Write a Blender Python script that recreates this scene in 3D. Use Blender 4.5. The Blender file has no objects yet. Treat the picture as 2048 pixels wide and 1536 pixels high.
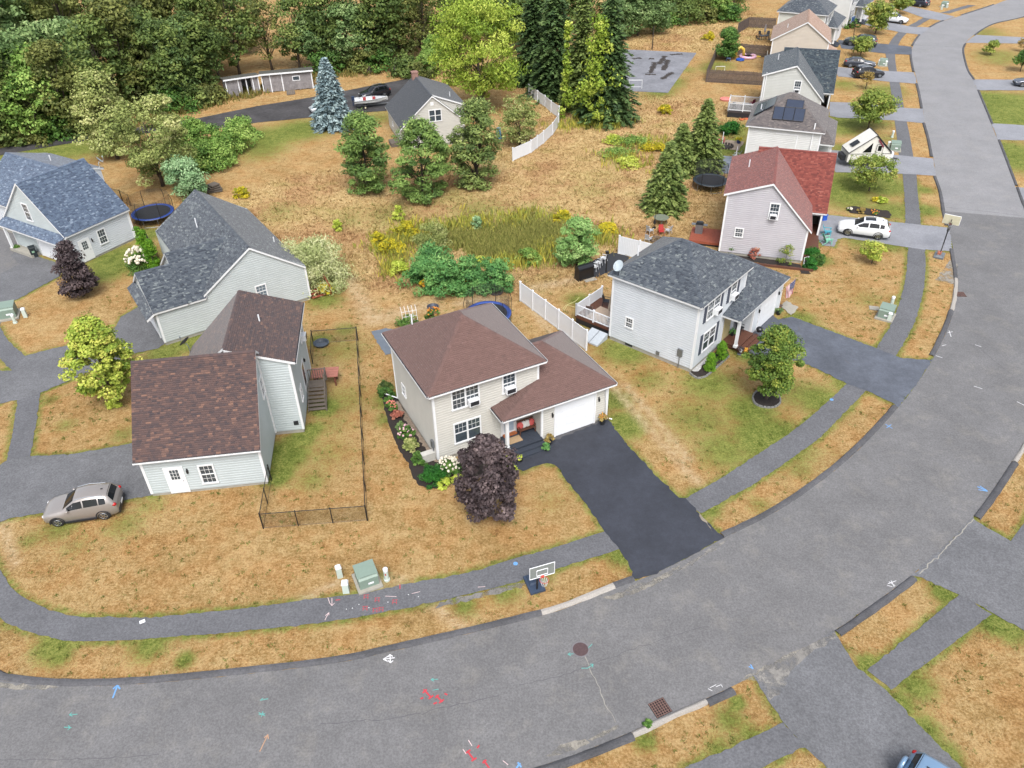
import bpy, math, random
import numpy as np
from mathutils import Vector, Matrix
from mathutils.geometry import tessellate_polygon

random.seed(7)
RNG = np.random.default_rng(7)
SC = bpy.context.scene
COL = SC.collection
R = math.radians

# ------------------------------------------------------------------ camera
CAM_H, F_PX, PITCH, ROLL = 34.0, 1574.0, R(36.54), R(-1.16)
fwd = Vector((0, math.cos(PITCH), -math.sin(PITCH)))
r0 = Vector((1, 0, 0)); u0 = r0.cross(fwd)
cr = math.cos(ROLL) * r0 + math.sin(ROLL) * u0
cu = -math.sin(ROLL) * r0 + math.cos(ROLL) * u0
cd = bpy.data.cameras.new('camera'); co = bpy.data.objects.new('camera', cd); COL.objects.link(co)
M = Matrix((cr, cu, -fwd)).transposed().to_4x4(); M.translation = Vector((0, 0, CAM_H))
co.matrix_world = M
cd.sensor_width = 36; cd.lens = 36 * F_PX / 2048
cd.clip_start = 0.5; cd.clip_end = 3000
SC.camera = co

# ------------------------------------------------------------------ world, sun, exposure
SUN_EL, SUN_AZ = R(55), R(176)          # azimuth clockwise from +Y (towards the sun)
w = bpy.data.worlds.new('World'); SC.world = w; w.use_nodes = True
nt = w.node_tree; nt.nodes.clear()
sky = nt.nodes.new('ShaderNodeTexSky'); sky.sky_type = 'NISHITA'; sky.sun_disc = False
sky.sun_elevation = SUN_EL; sky.sun_rotation = SUN_AZ
sky.air_density = 1.0; sky.dust_density = 4.0; sky.ozone_density = 1.0
hs = nt.nodes.new('ShaderNodeHueSaturation'); hs.inputs['Saturation'].default_value = 0.45   # thin overcast
bg = nt.nodes.new('ShaderNodeBackground'); bg.inputs['Strength'].default_value = 0.15
ow = nt.nodes.new('ShaderNodeOutputWorld')
nt.links.new(sky.outputs[0], hs.inputs['Color']); nt.links.new(hs.outputs[0], bg.inputs['Color']); nt.links.new(bg.outputs[0], ow.inputs[0])
sl = bpy.data.lights.new('sun', 'SUN'); so = bpy.data.objects.new('sun', sl); COL.objects.link(so)
sl.energy = 1.5; sl.angle = R(26); sl.color = (1.0, 0.98, 0.95)
sd = Vector((math.sin(SUN_AZ) * math.cos(SUN_EL), math.cos(SUN_AZ) * math.cos(SUN_EL), math.sin(SUN_EL)))
so.rotation_euler = sd.to_track_quat('Z', 'Y').to_euler(); so.location = sd * 200
SC.view_settings.view_transform = 'Standard'; SC.view_settings.look = 'None'
SC.view_settings.gamma = 1.0; SC.view_settings.exposure = 1.03
SC.cycles.max_bounces = 6; SC.cycles.diffuse_bounces = 3; SC.cycles.transparent_max_bounces = 8

# ------------------------------------------------------------------ survey: a ground point read off the photograph (2048 x 1536) -> world
def at(px, py, z=0.0):
    d = cr * ((px - 1024) / F_PX) - cu * ((py - 768) / F_PX) + fwd
    t = (CAM_H - z) / -d.z
    return Vector((d.x * t, d.y * t, z))
def at2(px, py):
    p = at(px, py); return (p.x, p.y)

# ------------------------------------------------------------------ tags
def tag(o, label=None, cat=None, group=None, kind=None):
    if label: o['label'] = label
    if cat: o['category'] = cat
    if group: o['group'] = group
    if kind: o['kind'] = kind
    return o
def empty(name, loc=(0, 0, 0), rz=0.0, label=None, cat=None, group=None):
    o = bpy.data.objects.new(name, None); COL.objects.link(o)
    o.location = loc; o.rotation_euler = (0, 0, rz); o.empty_display_size = 0.2
    return tag(o, label, cat, group)
KIDS = {}
def setp(o, parent):
    if parent is not None:
        o.parent = parent; KIDS.setdefault(parent.name, []).append(o)
def copy_tree(o, parent=None):
    c = o.copy(); COL.objects.link(c)
    c.parent = None
    setp(c, parent)
    for k in list(KIDS.get(o.name, [])): copy_tree(k, c)
    return c
def dup(o, loc, rz, label, scale=1.0, group=None, sz=None):
    c = copy_tree(o); c.location = loc; c.rotation_euler = (0, 0, rz)
    c.scale = (scale, scale, sz or scale); c['label'] = label
    if group: c['group'] = group
    return c

# ------------------------------------------------------------------ mesh builder
class MB:
    def __init__(s): s.v = []; s.f = []
    def add(s, vs, fs):
        b = len(s.v); s.v += [tuple(p) for p in vs]; s.f += [tuple(i + b for i in f) for f in fs]; return s
    def poly(s, pts): return s.add(pts, [tuple(range(len(pts)))])
    def box(s, c, d, rz=0.0, ch=0.0):
        x, y, z = d[0] / 2, d[1] / 2, d[2] / 2
        ca, sa = math.cos(rz), math.sin(rz)
        P = []
        for (a, b, e) in ((-x, -y, -z), (x, -y, -z), (x, y, -z), (-x, y, -z), (-x, -y, z), (x, -y, z), (x, y, z), (-x, y, z)):
            if e > 0 and ch: a -= math.copysign(ch, a); b -= math.copysign(ch, b)
            P.append((c[0] + a * ca - b * sa, c[1] + a * sa + b * ca, c[2] + e))
        return s.add(P, [(0, 3, 2, 1), (4, 5, 6, 7), (0, 1, 5, 4), (1, 2, 6, 5), (2, 3, 7, 6), (3, 0, 4, 7)])
    def bx(s, x0, x1, y0, y1, z0, z1): return s.box(((x0 + x1) / 2, (y0 + y1) / 2, (z0 + z1) / 2), (abs(x1 - x0), abs(y1 - y0), abs(z1 - z0)))
    def prism(s, pts, z0, z1):
        n = len(pts)
        V = [(p[0], p[1], z0) for p in pts] + [(p[0], p[1], z1) for p in pts]
        return s.add(V, [tuple(range(n - 1, -1, -1)), tuple(range(n, 2 * n))] + [(i, (i + 1) % n, n + (i + 1) % n, n + i) for i in range(n)])
    def extrude(s, pts, vec):
        n = len(pts); vec = Vector(vec)
        V = [Vector(p) for p in pts] + [Vector(p) + vec for p in pts]
        return s.add(V, [tuple(range(n - 1, -1, -1)), tuple(range(n, 2 * n))] + [(i, (i + 1) % n, n + (i + 1) % n, n + i) for i in range(n)])
    def tube(s, pts, r, n=6, cap=True):
        pts = [Vector(p) for p in pts]; m = len(pts)
        rs = r if isinstance(r, (list, tuple)) else [r] * m
        V = []; up = None
        for i, p in enumerate(pts):
            t = (pts[min(i + 1, m - 1)] - pts[max(i - 1, 0)])
            if t.length < 1e-9: t = Vector((0, 0, 1))
            t.normalize()
            if up is None: up = Vector((0, 0, 1)) if abs(t.z) < .9 else Vector((1, 0, 0))
            a = t.cross(up)
            if a.length < 1e-6: a = t.orthogonal()
            a.normalize(); b = t.cross(a); up = a.cross(t)
            for k in range(n):
                q = 2 * math.pi * k / n
                V.append(p + (a * math.cos(q) + b * math.sin(q)) * rs[i])
        F = [(i * n + k, i * n + (k + 1) % n, (i + 1) * n + (k + 1) % n, (i + 1) * n + k) for i in range(m - 1) for k in range(n)]
        if cap: F += [tuple(range(n - 1, -1, -1)), tuple(range((m - 1) * n, m * n))]
        return s.add(V, F)
    def lathe(s, prof, c=(0, 0, 0), n=12, cap=True):
        V = [(c[0] + r * math.cos(2 * math.pi * k / n), c[1] + r * math.sin(2 * math.pi * k / n), c[2] + z) for r, z in prof for k in range(n)]
        m = len(prof)
        F = [(i * n + k, i * n + (k + 1) % n, (i + 1) * n + (k + 1) % n, (i + 1) * n + k) for i in range(m - 1) for k in range(n)]
        if cap: F += [tuple(range(n - 1, -1, -1)), tuple(range((m - 1) * n, m * n))]
        return s.add(V, F)
    def ring(s, c, R0, r, n=20, m=6, ax='z'):
        V = []
        for i in range(n):
            a = 2 * math.pi * i / n
            for j in range(m):
                b = 2 * math.pi * j / m
                x, y, z = (R0 + r * math.cos(b)) * math.cos(a), (R0 + r * math.cos(b)) * math.sin(a), r * math.sin(b)
                if ax == 'y': x, y, z = x, z, y
                if ax == 'x': x, y, z = z, x, y
                V.append((c[0] + x, c[1] + y, c[2] + z))
        return s.add(V, [(i * m + j, ((i + 1) % n) * m + j, ((i + 1) % n) * m + (j + 1) % m, i * m + (j + 1) % m) for i in range(n) for j in range(m)])
    def ball(s, c, r, n=10, m=6, jit=0.0):
        rx, ry, rz = r if isinstance(r, (list, tuple)) else (r, r, r)
        V = [(c[0], c[1], c[2] - rz)]
        for i in range(1, m):
            t = math.pi * i / m - math.pi / 2
            for k in range(n):
                q = 2 * math.pi * k / n; j = 1 + random.uniform(-jit, jit)
                V.append((c[0] + rx * j * math.cos(t) * math.cos(q), c[1] + ry * j * math.cos(t) * math.sin(q), c[2] + rz * j * math.sin(t)))
        V.append((c[0], c[1], c[2] + rz)); e = len(V) - 1
        F = [(0, 1 + (k + 1) % n, 1 + k) for k in range(n)]
        for i in range(m - 2):
            for k in range(n):
                a = 1 + i * n; F.append((a + k, a + (k + 1) % n, a + n + (k + 1) % n, a + n + k))
        a = 1 + (m - 2) * n
        F += [(a + k, a + (k + 1) % n, e) for k in range(n)]
        return s.add(V, F)
    def tf(s, mat, i0=0):
        for i in range(i0, len(s.v)): s.v[i] = tuple(mat @ Vector(s.v[i]))
        return s
    def build(s, name, mat, parent=None, smooth=False, loc=None, rz=0.0):
        me = bpy.data.meshes.new(name); me.from_pydata(s.v, [], s.f); me.update()
        if mat: me.materials.append(mat)
        if smooth: me.polygons.foreach_set('use_smooth', [True] * len(me.polygons))
        o = bpy.data.objects.new(name, me); COL.objects.link(o)
        if loc is not None: o.location = loc; o.rotation_euler = (0, 0, rz)
        setp(o, parent)
        return o
def np_mesh(name, V, F, mat, parent=None, tint=None, smooth=False):
    """V (n,3), F (m,k) numpy -> object; tint: one float per face"""
    me = bpy.data.meshes.new(name); n, m, k = len(V), len(F), F.shape[1]
    me.vertices.add(n); me.vertices.foreach_set('co', np.asarray(V, np.float32).ravel())
    me.loops.add(m * k); me.loops.foreach_set('vertex_index', F.astype(np.int32).ravel())
    me.polygons.add(m); me.polygons.foreach_set('loop_start', np.arange(0, m * k, k, dtype=np.int32))
    me.polygons.foreach_set('loop_total', np.full(m, k, np.int32))
    if tint is not None:
        a = me.attributes.new('tint', 'FLOAT', 'FACE'); a.data.foreach_set('value', np.asarray(tint, np.float32))
    me.update(calc_edges=True)
    if smooth: me.polygons.foreach_set('use_smooth', np.ones(m, bool))
    me.materials.append(mat)
    o = bpy.data.objects.new(name, me); COL.objects.link(o); setp(o, parent)
    return o

# ------------------------------------------------------------------ materials
MATS = {}
def lin(c):
    return tuple(((x / 255) / 12.92 if x / 255 <= .04045 else ((x / 255 + .055) / 1.055) ** 2.4) for x in c)
def nodes(name):
    m = bpy.data.materials.new(name); m.use_nodes = True
    t = m.node_tree; p = t.nodes['Principled BSDF']
    return m, t, p
def mat(name, rgb=None, k=1.0, rough=.6, metal=0.0, var=.10, scale=6.0, bump=0.0, bscale=40.0, spec=.5, col=None, dirt=0.0, coat=0.0):
    """plain surface: base colour with soft mottling, optional fine relief"""
    if name in MATS: return MATS[name]
    m, t, p = nodes(name)
    c = col or tuple(min(.9, x * k * .79) for x in lin(rgb))
    tc = t.nodes.new('ShaderNodeTexCoord')
    nz = t.nodes.new('ShaderNodeTexNoise'); nz.inputs['Scale'].default_value = scale; nz.inputs['Detail'].default_value = 6; nz.inputs['Roughness'].default_value = .65
    t.links.new(tc.outputs['Object'], nz.inputs['Vector'])
    rp = t.nodes.new('ShaderNodeValToRGB')
    rp.color_ramp.elements[0].position = .3; rp.color_ramp.elements[1].position = .7
    rp.color_ramp.elements[0].color = tuple(x * (1 - var) for x in c) + (1,)
    rp.color_ramp.elements[1].color = tuple(min(1, x * (1 + var)) for x in c) + (1,)
    t.links.new(nz.outputs['Fac'], rp.inputs[0]); out = rp.outputs[0]
    t.links.new(out, p.inputs['Base Color'])
    p.inputs['Roughness'].default_value = rough; p.inputs['Metallic'].default_value = metal
    p.inputs['Specular IOR Level'].default_value = spec; p.inputs['Coat Weight'].default_value = coat
    if bump:
        n2 = t.nodes.new('ShaderNodeTexNoise'); n2.inputs['Scale'].default_value = bscale; n2.inputs['Detail'].default_value = 3
        t.links.new(tc.outputs['Object'], n2.inputs['Vector'])
        bp = t.nodes.new('ShaderNodeBump'); bp.inputs['Strength'].default_value = bump; bp.inputs['Distance'].default_value = .02
        t.links.new(n2.outputs['Fac'], bp.inputs['Height']); t.links.new(bp.outputs[0], p.inputs['Normal'])
    MATS[name] = m; return m
def tint_mat(name, stops, rough=.85, bump=.3, bscale=60.0, transl=0.0, spec=.3, noise=.25, nscale=1.2, sheen=0.0):
    """colour picked per face by the 'tint' attribute through a ramp; transl: leaf translucency"""
    if name in MATS: return MATS[name]
    m, t, p = nodes(name)
    at_ = t.nodes.new('ShaderNodeAttribute'); at_.attribute_name = 'tint'
    tc = t.nodes.new('ShaderNodeTexCoord')
    nz = t.nodes.new('ShaderNodeTexNoise'); nz.inputs['Scale'].default_value = nscale; nz.inputs['Detail'].default_value = 4
    t.links.new(tc.outputs['Object'], nz.inputs['Vector'])
    sb = t.nodes.new('ShaderNodeMath'); sb.operation = 'MULTIPLY_ADD'; sb.inputs[1].default_value = noise * 2; sb.inputs[2].default_value = -noise
    t.links.new(nz.outputs['Fac'], sb.inputs[0])
    ad = t.nodes.new('ShaderNodeMath'); ad.operation = 'ADD'; ad.use_clamp = True
    t.links.new(at_.outputs['Fac'], ad.inputs[0]); t.links.new(sb.outputs[0], ad.inputs[1])
    rp = t.nodes.new('ShaderNodeValToRGB'); el = rp.color_ramp.elements
    for i, (pos, c) in enumerate(stops):
        e = el[i] if i < 2 else el.new(pos)
        e.position = pos; e.color = tuple(c) + (1,)
    t.links.new(ad.outputs[0], rp.inputs[0]); t.links.new(rp.outputs[0], p.inputs['Base Color'])
    p.inputs['Roughness'].default_value = rough; p.inputs['Specular IOR Level'].default_value = spec
    p.inputs['Sheen Weight'].default_value = sheen; p.inputs['Sheen Roughness'].default_value = .5
    if bump:
        n2 = t.nodes.new('ShaderNodeTexNoise'); n2.inputs['Scale'].default_value = bscale
        t.links.new(tc.outputs['Object'], n2.inputs['Vector'])
        bp = t.nodes.new('ShaderNodeBump'); bp.inputs['Strength'].default_value = bump; bp.inputs['Distance'].default_value = .01
        t.links.new(n2.outputs['Fac'], bp.inputs['Height']); t.links.new(bp.outputs[0], p.inputs['Normal'])
    if transl:
        tr = t.nodes.new('ShaderNodeBsdfTranslucent'); mx = t.nodes.new('ShaderNodeMixShader'); mx.inputs[0].default_value = transl
        t.links.new(rp.outputs[0], tr.inputs['Color']); t.links.new(p.outputs[0], mx.inputs[1]); t.links.new(tr.outputs[0], mx.inputs[2])
        t.links.new(mx.outputs[0], t.nodes['Material Output'].inputs['Surface'])
    MATS[name] = m; return m
def ramp_of(cs, k=1.0):
    n = len(cs); return [(i / (n - 1), tuple(x * k for x in lin(c))) for i, c in enumerate(cs)]

WHITE = mat('white_trim', (238, 240, 242), .86, .45, var=.04)
WHITE2 = mat('white_vinyl', (236, 239, 243), .88, .4, var=.03)
BLACK = mat('black_metal', (28, 28, 30), 1, .45, var=.1)
DARKM = mat('dark_plastic', (34, 36, 42), 1, .5, var=.15)
GLASS = mat('window_glass', (70, 80, 88), .8, .06, var=.35, scale=1.5, spec=.8)
CARGL = mat('car_glass', (20, 24, 28), .7, .05, var=.1, spec=.4)
CONC = mat('concrete', (188, 184, 172), .62, .9, var=.12, scale=3, bump=.3)
GRAN = mat('granite', (196, 190, 182), .6, .85, var=.2, scale=14, bump=.3)
STEEL = mat('galvanised_steel', (150, 154, 158), .8, .4, .6, var=.1)
CHROME = mat('bright_metal', (200, 204, 208), .9, .22, .9, var=.05)
RUBBER = mat('tyre_rubber', (30, 30, 31), 1, .85, var=.15)
WOODG = mat('weathered_wood', (122, 112, 102), .62, .85, var=.25, scale=5, bump=.3)
WOODB = mat('brown_deck_wood', (112, 70, 52), .62, .65, var=.2, scale=6, bump=.2)
WOODR = mat('red_deck_stain', (176, 92, 66), .6, .7, var=.18, scale=6, bump=.2)
WOODP = mat('faded_red_wood', (196, 128, 112), .62, .8, var=.15, scale=5, bump=.2)
FOUND = mat('foundation_concrete', (176, 172, 160), .72, .9, var=.14, scale=2.5, bump=.2)
UGREEN = mat('utility_green', (150, 172, 158), .62, .5, var=.06)
UPALE = mat('utility_pale_green', (214, 228, 218), .72, .5, var=.05)
MULCH = mat('dark_mulch', (46, 38, 34), .8, .95, var=.5, scale=30, bump=1, bscale=60)
RED = mat('tail_light_red', (196, 26, 26), .7, .2, var=.05)
LAMPC = mat('head_light_clear', (226, 228, 230), .8, .1, var=.05)
BARK = mat('bark', (104, 92, 80), .55, .95, var=.3, scale=8, bump=.6, bscale=20)
BARKD = mat('dark_bark', (70, 60, 52), .55, .95, var=.3, scale=8, bump=.6, bscale=20)
# ================================================================== ground, road, pavements
def asphalt(name, rgb, k=.62, speck=.22, blotch=.12, rough=.88, dust=0.0, patchy=0.0):
    if name in MATS: return MATS[name]
    m, t, p = nodes(name); c = tuple(x * k * .72 for x in lin(rgb))
    g = t.nodes.new('ShaderNodeNewGeometry')
    def noise(sc, det=4, ro=.6):
        n = t.nodes.new('ShaderNodeTexNoise'); n.inputs['Scale'].default_value = sc; n.inputs['Detail'].default_value = det; n.inputs['Roughness'].default_value = ro
        t.links.new(g.outputs['Position'], n.inputs['Vector']); return n.outputs['Fac']
    def ramp(src, a, b, p0=.35, p1=.65):
        r = t.nodes.new('ShaderNodeValToRGB'); r.color_ramp.elements[0].position = p0; r.color_ramp.elements[1].position = p1
        r.color_ramp.elements[0].color = (a, a, a, 1); r.color_ramp.elements[1].color = (b, b, b, 1)
        t.links.new(src, r.inputs[0]); return r.outputs[0]
    def mul(a, b):
        x = t.nodes.new('ShaderNodeMix'); x.data_type = 'RGBA'; x.blend_type = 'MULTIPLY'; x.inputs[0].default_value = 1
        t.links.new(a, x.inputs[6]); t.links.new(b, x.inputs[7]); return x.outputs[2]
    base = t.nodes.new('ShaderNodeRGB'); base.outputs[0].default_value = c + (1,)
    o = mul(base.outputs[0], ramp(noise(9, 5, .85), 1 - speck, 1 + speck, .38, .62))
    o = mul(o, ramp(noise(.35, 5), 1 - blotch, 1 + blotch))
    o = mul(o, ramp(noise(2.2, 3), 1 - blotch * .5, 1 + blotch * .5))
    if dust:
        x = t.nodes.new('ShaderNodeMix'); x.data_type = 'RGBA'
        x.inputs[7].default_value = tuple(v * .6 for v in lin((190, 180, 160))) + (1,)
        f = ramp(noise(.55, 6, .7), 0, dust, .52, .72)
        t.links.new(f, x.inputs[0]); t.links.new(o, x.inputs[6]); o = x.outputs[2]
    t.links.new(o, p.inputs['Base Color']); p.inputs['Roughness'].default_value = rough; p.inputs['Specular IOR Level'].default_value = .4
    bp = t.nodes.new('ShaderNodeBump'); bp.inputs['Strength'].default_value = .5; bp.inputs['Distance'].default_value = .012
    t.links.new(noise(45, 2), bp.inputs['Height']); t.links.new(bp.outputs[0], p.inputs['Normal'])
    if patchy:
        al = ramp(noise(1.1, 7, .72), 0, .85, patchy - .12, patchy + .06); bw = t.nodes.new('ShaderNodeRGBToBW'); t.links.new(al, bw.inputs[0]); t.links.new(bw.outputs[0], p.inputs['Alpha'])
    MATS[name] = m; return m
A_ROAD = asphalt('road_asphalt', (150, 149, 150), .51, .24, .10, .66, dust=.14)
A_WALK = asphalt('walk_asphalt', (128, 129, 134), .58, .28, .10, .8)
A_SEAL = asphalt('sealed_drive', (66, 70, 81), .66, .12, .18, .7)
A_DRIVE = asphalt('drive_asphalt', (136, 137, 141), .56, .28, .14, .75)
A_BLUE = asphalt('worn_drive_asphalt', (106, 112, 124), .66, .14, .2, .8)
A_PALE = asphalt('pale_drive_asphalt', (166, 168, 175), .66, .16, .1, .65)
A_OLD = asphalt('old_drive_asphalt', (84, 82, 84), .6, .2, .35)
A_COURT = asphalt('court_asphalt', (158, 160, 168), .62, .12, .18)
A_BERM = asphalt('berm_asphalt', (106, 106, 110), .60, .25, .2)
SAND = asphalt('wash_sand', (196, 184, 164), .6, .12, .2, patchy=.4)

def catmull(pts, step=.5):
    P = [np.array(p, float) for p in pts]
    P = [2 * P[0] - P[1]] + P + [2 * P[-1] - P[-2]]
    out = []
    for i in range(1, len(P) - 2):
        L = np.linalg.norm(P[i + 1] - P[i]); n = max(1, int(L / step))
        for k in range(n):
            t = k / n
            out.append(.5 * ((2 * P[i]) + (-P[i - 1] + P[i + 1]) * t + (2 * P[i - 1] - 5 * P[i] + 4 * P[i + 1] - P[i + 2]) * t * t + (-P[i - 1] + 3 * P[i] - 3 * P[i + 1] + P[i + 2]) * t ** 3))
    out.append(P[-2]); return out
def px_line(pts): return [np.array(at2(*p)) for p in pts]
def rough_edge(pts, step=.22, amp=.035):
    """closed outline -> subdivided, slightly ragged"""
    out = []; n = len(pts)
    for i in range(n):
        a, b = np.array(pts[i], float), np.array(pts[(i + 1) % n], float); L = np.linalg.norm(b - a)
        d = np.linalg.norm((a + b) / 2)
        k = max(1, int(L / (step if d < 90 else 1.0)))
        nv = np.array([-(b - a)[1], (b - a)[0]]) / max(L, 1e-6)
        for j in range(k):
            out.append(a + (b - a) * j / k + nv * (random.gauss(0, amp) if j else 0))
    return out
PAVED = []
def sheet(name, pts, z, m, parent=None, amp=.035, skip=False):
    e = rough_edge(pts, amp=amp)
    tri = tessellate_polygon([[Vector((p[0], p[1], 0)) for p in e]])
    o = MB().add([(p[0], p[1], z) for p in e], [tuple(t) for t in tri]).build(name, m, parent)
    if o.data.polygons[0].normal.z < 0: o.data.flip_normals()
    if parent is None: tag(o, kind='structure')
    if not skip: PAVED.append(np.array(e))
    return o

IN = px_line([(0, 1361), (100, 1372), (236, 1371), (385, 1359.5), (512, 1346), (600, 1336), (700, 1322), (777, 1304.5), (887, 1279.5), (1024, 1247), (1124, 1219.5), (1231, 1177),
    (1306, 1149), (1380, 1113), (1449, 1075.5), (1536, 1033), (1611, 985.5), (1686, 928), (1745, 872), (1796, 815.5), (1833.5, 768), (1868, 714), (1890, 670), (1904, 634), (1913, 600), (1916, 559), (1909, 514),
    (1900, 466), (1891, 426.5), (1883.5, 384), (1872, 350), (1867, 317.5), (1858.5, 275), (1848.5, 240), (1846, 217.5), (1840, 185), (1833.5, 160), (1828.5, 140), (1823.5, 110), (1826, 92.5),
    (1841, 70), (1861, 55), (1886, 42.5), (1923.5, 31), (1981, 12.5), (2011, 1), (2060, -14), (2130, -32)])
OUT = px_line([(700, 1655), (900, 1592), (1069, 1536), (1149, 1509.5), (1261.5, 1464.5), (1349, 1424), (1409, 1399), (1461.5, 1374.5), (1506, 1352), (1590, 1310), (1668.5, 1262), (1750, 1205), (1821, 1152), (1890, 1092),
    (1946, 1033), (1985, 980), (2023, 923), (2048, 884), (2085, 815), (2110, 745), (2122, 670), (2116, 600), (2095, 530), (2063, 460), (2031, 375), (1996, 282.5), (1956, 185), (1946, 160), (1933.5, 140), (1925, 107.5), (1926, 92.5),
    (1936, 80), (1961, 60), (1986, 47.5), (2018.5, 40), (2048, 33), (2110, 14), (2180, -6)])
INC, OUTC = catmull(IN), catmull(OUT)
WEST = [np.array(p) for p in ((-29.5, 24.5), (-33, 28.5), (-35, 34), (-38, 45), (-43, 58), (-47, 72), (-50, 90))]
left = list(reversed(WEST)) 
road_pts = left + INC + list(reversed(OUTC)) + [np.array((-14, 12.2)), np.array((-40, 11)), np.array((-46, 24)), np.array((-47, 45)), np.array((-56, 72)), np.array((-59, 90))]
road = sheet('road', road_pts, .020, A_ROAD, amp=.01)

A_ROAD2 = asphalt('pale_road_asphalt', (170, 169, 171), .60, .18, .08, .58, dust=.12)
def part_of(C_, a, b):
    A, B = np.array(at2(*a)), np.array(at2(*b)); C2 = np.array(C_)
    i, j = int(((C2 - A) ** 2).sum(1).argmin()), int(((C2 - B) ** 2).sum(1).argmin())
    return C_[min(i, j):max(i, j) + 1]
sheet('road', part_of(INC, (1893, 424), (2130, -32)) + list(reversed(part_of(OUTC, (2052, 436), (2180, -6)))), .0222, A_ROAD2, amp=.01)
# dry and green grass ------------------------------------------------
GREEN = [  # photo x, y, radius in metres, strength
 (1400, 840, 3.6, .55), (1500, 700, 2.2, .8), (1420, 770, 3.0, .7), (1540, 880, 3.2, .95), (1500, 820, 2.5, .8), (1450, 900, 2.6, .7), (1640, 800, 2.4, .8), (1600, 790, 2.6, .6), (1250, 850, 1.8, .95), (1232, 800, 1.5, .9),
 (1250, 700, 2.6, .8), (1200, 640, 2.2, .8), (1160, 600, 1.6, .7), (1300, 760, 2, .5), (1690, 770, 1.5, .7),
 (570, 910, 2.0, 1), (555, 950, 1.3, 1), (600, 880, 1.4, .9), (650, 815, 1.4, .95), (625, 860, 1.2, .8), (640, 905, 3.0, .4), (620, 960, 1.6, .5), (660, 850, 2.5, .4), (680, 700, 3, .45), (680, 800, 2.6, .5),
 (780, 800, 1.6, .75), (770, 840, 1.0, .6), (640, 680, 1.4, .7), (690, 660, 1.4, .6),
 (240, 520, 4.0, .95), (210, 545, 2.6, .8), (290, 470, 2.0, .9), (180, 560, 2, .7), (40, 490, 2.5, .6), (10, 520, 2.5, .5), (380, 680, 2.2, 1), (330, 705, 2.0, .8), (300, 720, 1.5, .6), (650, 600, 2.0, .7), (660, 560, 2.6, .7),
 (100, 290, 9, .95), (160, 285, 7, .95), (40, 320, 6, .8), (540, 275, 5, .9), (600, 260, 5, .9), (520, 300, 5, .6), (660, 250, 4, .6), (750, 235, 4, .6),
 (1720, 360, 4.2, 1), (1680, 380, 4, 1), (1760, 370, 4, .9), (1780, 420, 3.5, .7), (1700, 400, 4, .7), (1700, 240, 3.6, .95), (1680, 255, 3.5, .9), (1760, 245, 3, .6), (1690, 300, 2.4, .8), (1770, 275, 3, .5),
 (1690, 170, 3, .7), (1770, 180, 4, .7), (1700, 120, 3, .4), (1470, 260, 3, .9), (1440, 300, 3, .9), (1470, 295, 3, .95), (1460, 320, 2, .8),
 (2000, 215, 5, 1.5), (2040, 215, 6, 1.5), (1980, 200, 4, 1.4), (2010, 235, 4, 1.4), (2040, 320, 5, .9), (2020, 300, 4, .9), (2000, 110, 5, .6), (1990, 120, 4, .6), (1970, 65, 5, .6),
 (1340, 165, 3, .9), (1320, 185, 3, .7), (1370, 140, 3, .6), (1300, 190, 4, .4), (1440, 130, 3.5, .7), (1420, 140, 3, .6),
 (110, 1290, 1.3, .9), (120, 1310, .9, .8), (300, 1290, 1.2, .8), (370, 1320, .6, .9), (1290, 1480, .7, .8), (1460, 1440, .9, .7), (1475, 1405, .5, .9), (1440, 1500, .9, .7), (1500, 1470, .8, .7),
 (1890, 1185, .9, 1), (1740, 1330, .8, .9), (1830, 1370, 1.2, .8), (1990, 1240, 1.3, 1), (2020, 1260, 1.2, .8), (1800, 1410, .9, .9), (1850, 1460, .9, .9), (1890, 1510, .9, .9), (1760, 1385, .7, .8), (1990, 1070, .6, .8),
 (780, 430, 4, .45), (960, 425, 5, .5), (1050, 440, 5, .55), (700, 440, 3, .4), (560, 420, 3, .4), (880, 400, 4, .35), (1180, 380, 4, .3), (250, 1050, 1.6, .5), (300, 1010, 1.5, .45), (150, 1090, 1.5, .35), (120, 1055, 1.5, .6), (60, 1080, 1.0, .5), (760, 1160, .7, .8), (735, 1178, .8, .8), (1010, 1180, 1.2, .7), (1075, 1150, 1.0, .8), (930, 1210, 1.0, .7), (1240, 1110, 1.1, .8),
 (1100, 1000, 1.6, .3), (990, 960, 1.4, .3), (1670, 905, .8, .3), (1420, 1020, .9, .8), (1390, 985, .8, .6), (1640, 520, 1.5, .7), (1780, 490, 2.0, .7), (1720, 485, 2, .6), (1845, 480, 1.5, .6), (1850, 420, 2, .8), (1848, 380, 1.6, .7),
 (1800, 600, 1.2, .6), (1820, 640, 1.0, .6), (1735, 600, 2.2, .4), (1600, 640, 1.8, .8), (1650, 670, 1.2, .6), (1720, 700, 1.2, .5), (1600, 600, 1.5, .3), (700, 680, 2.5, .3), (470, 640, 2, .5), (640, 590, 1.8, .7),
 (1520, 1010, 1.0, .5), (1600, 940, 1.2, .5), (1480, 980, 1.0, .4), (420, 740, 3.0, .4), (130, 850, 1.0, .5), (100, 800, .8, .6), (230, 805, 1, .5), (245, 870, 1.2, .5),
]
MEAD = [(1000, 420, 17), (760, 420, 12), (640, 400, 8), (1150, 380, 14), (1250, 330, 12), (900, 470, 10), (1050, 480, 9), (1180, 300, 12), (1330, 240, 10), (1280, 40, 22), (1400, 60, 14), (1100, 430, 10), (820, 520, 6), (560, 390, 4), (620, 430, 5), (1200, 450, 7), (1160, 250, 10), (450, 420, 3)]
GB = np.array([[*at2(a, b), r, s] for a, b, r, s in GREEN]); MBL = np.array([[*at2(a, b), r] for a, b, r in MEAD])
WALKS = []   # green fringe sources
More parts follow.
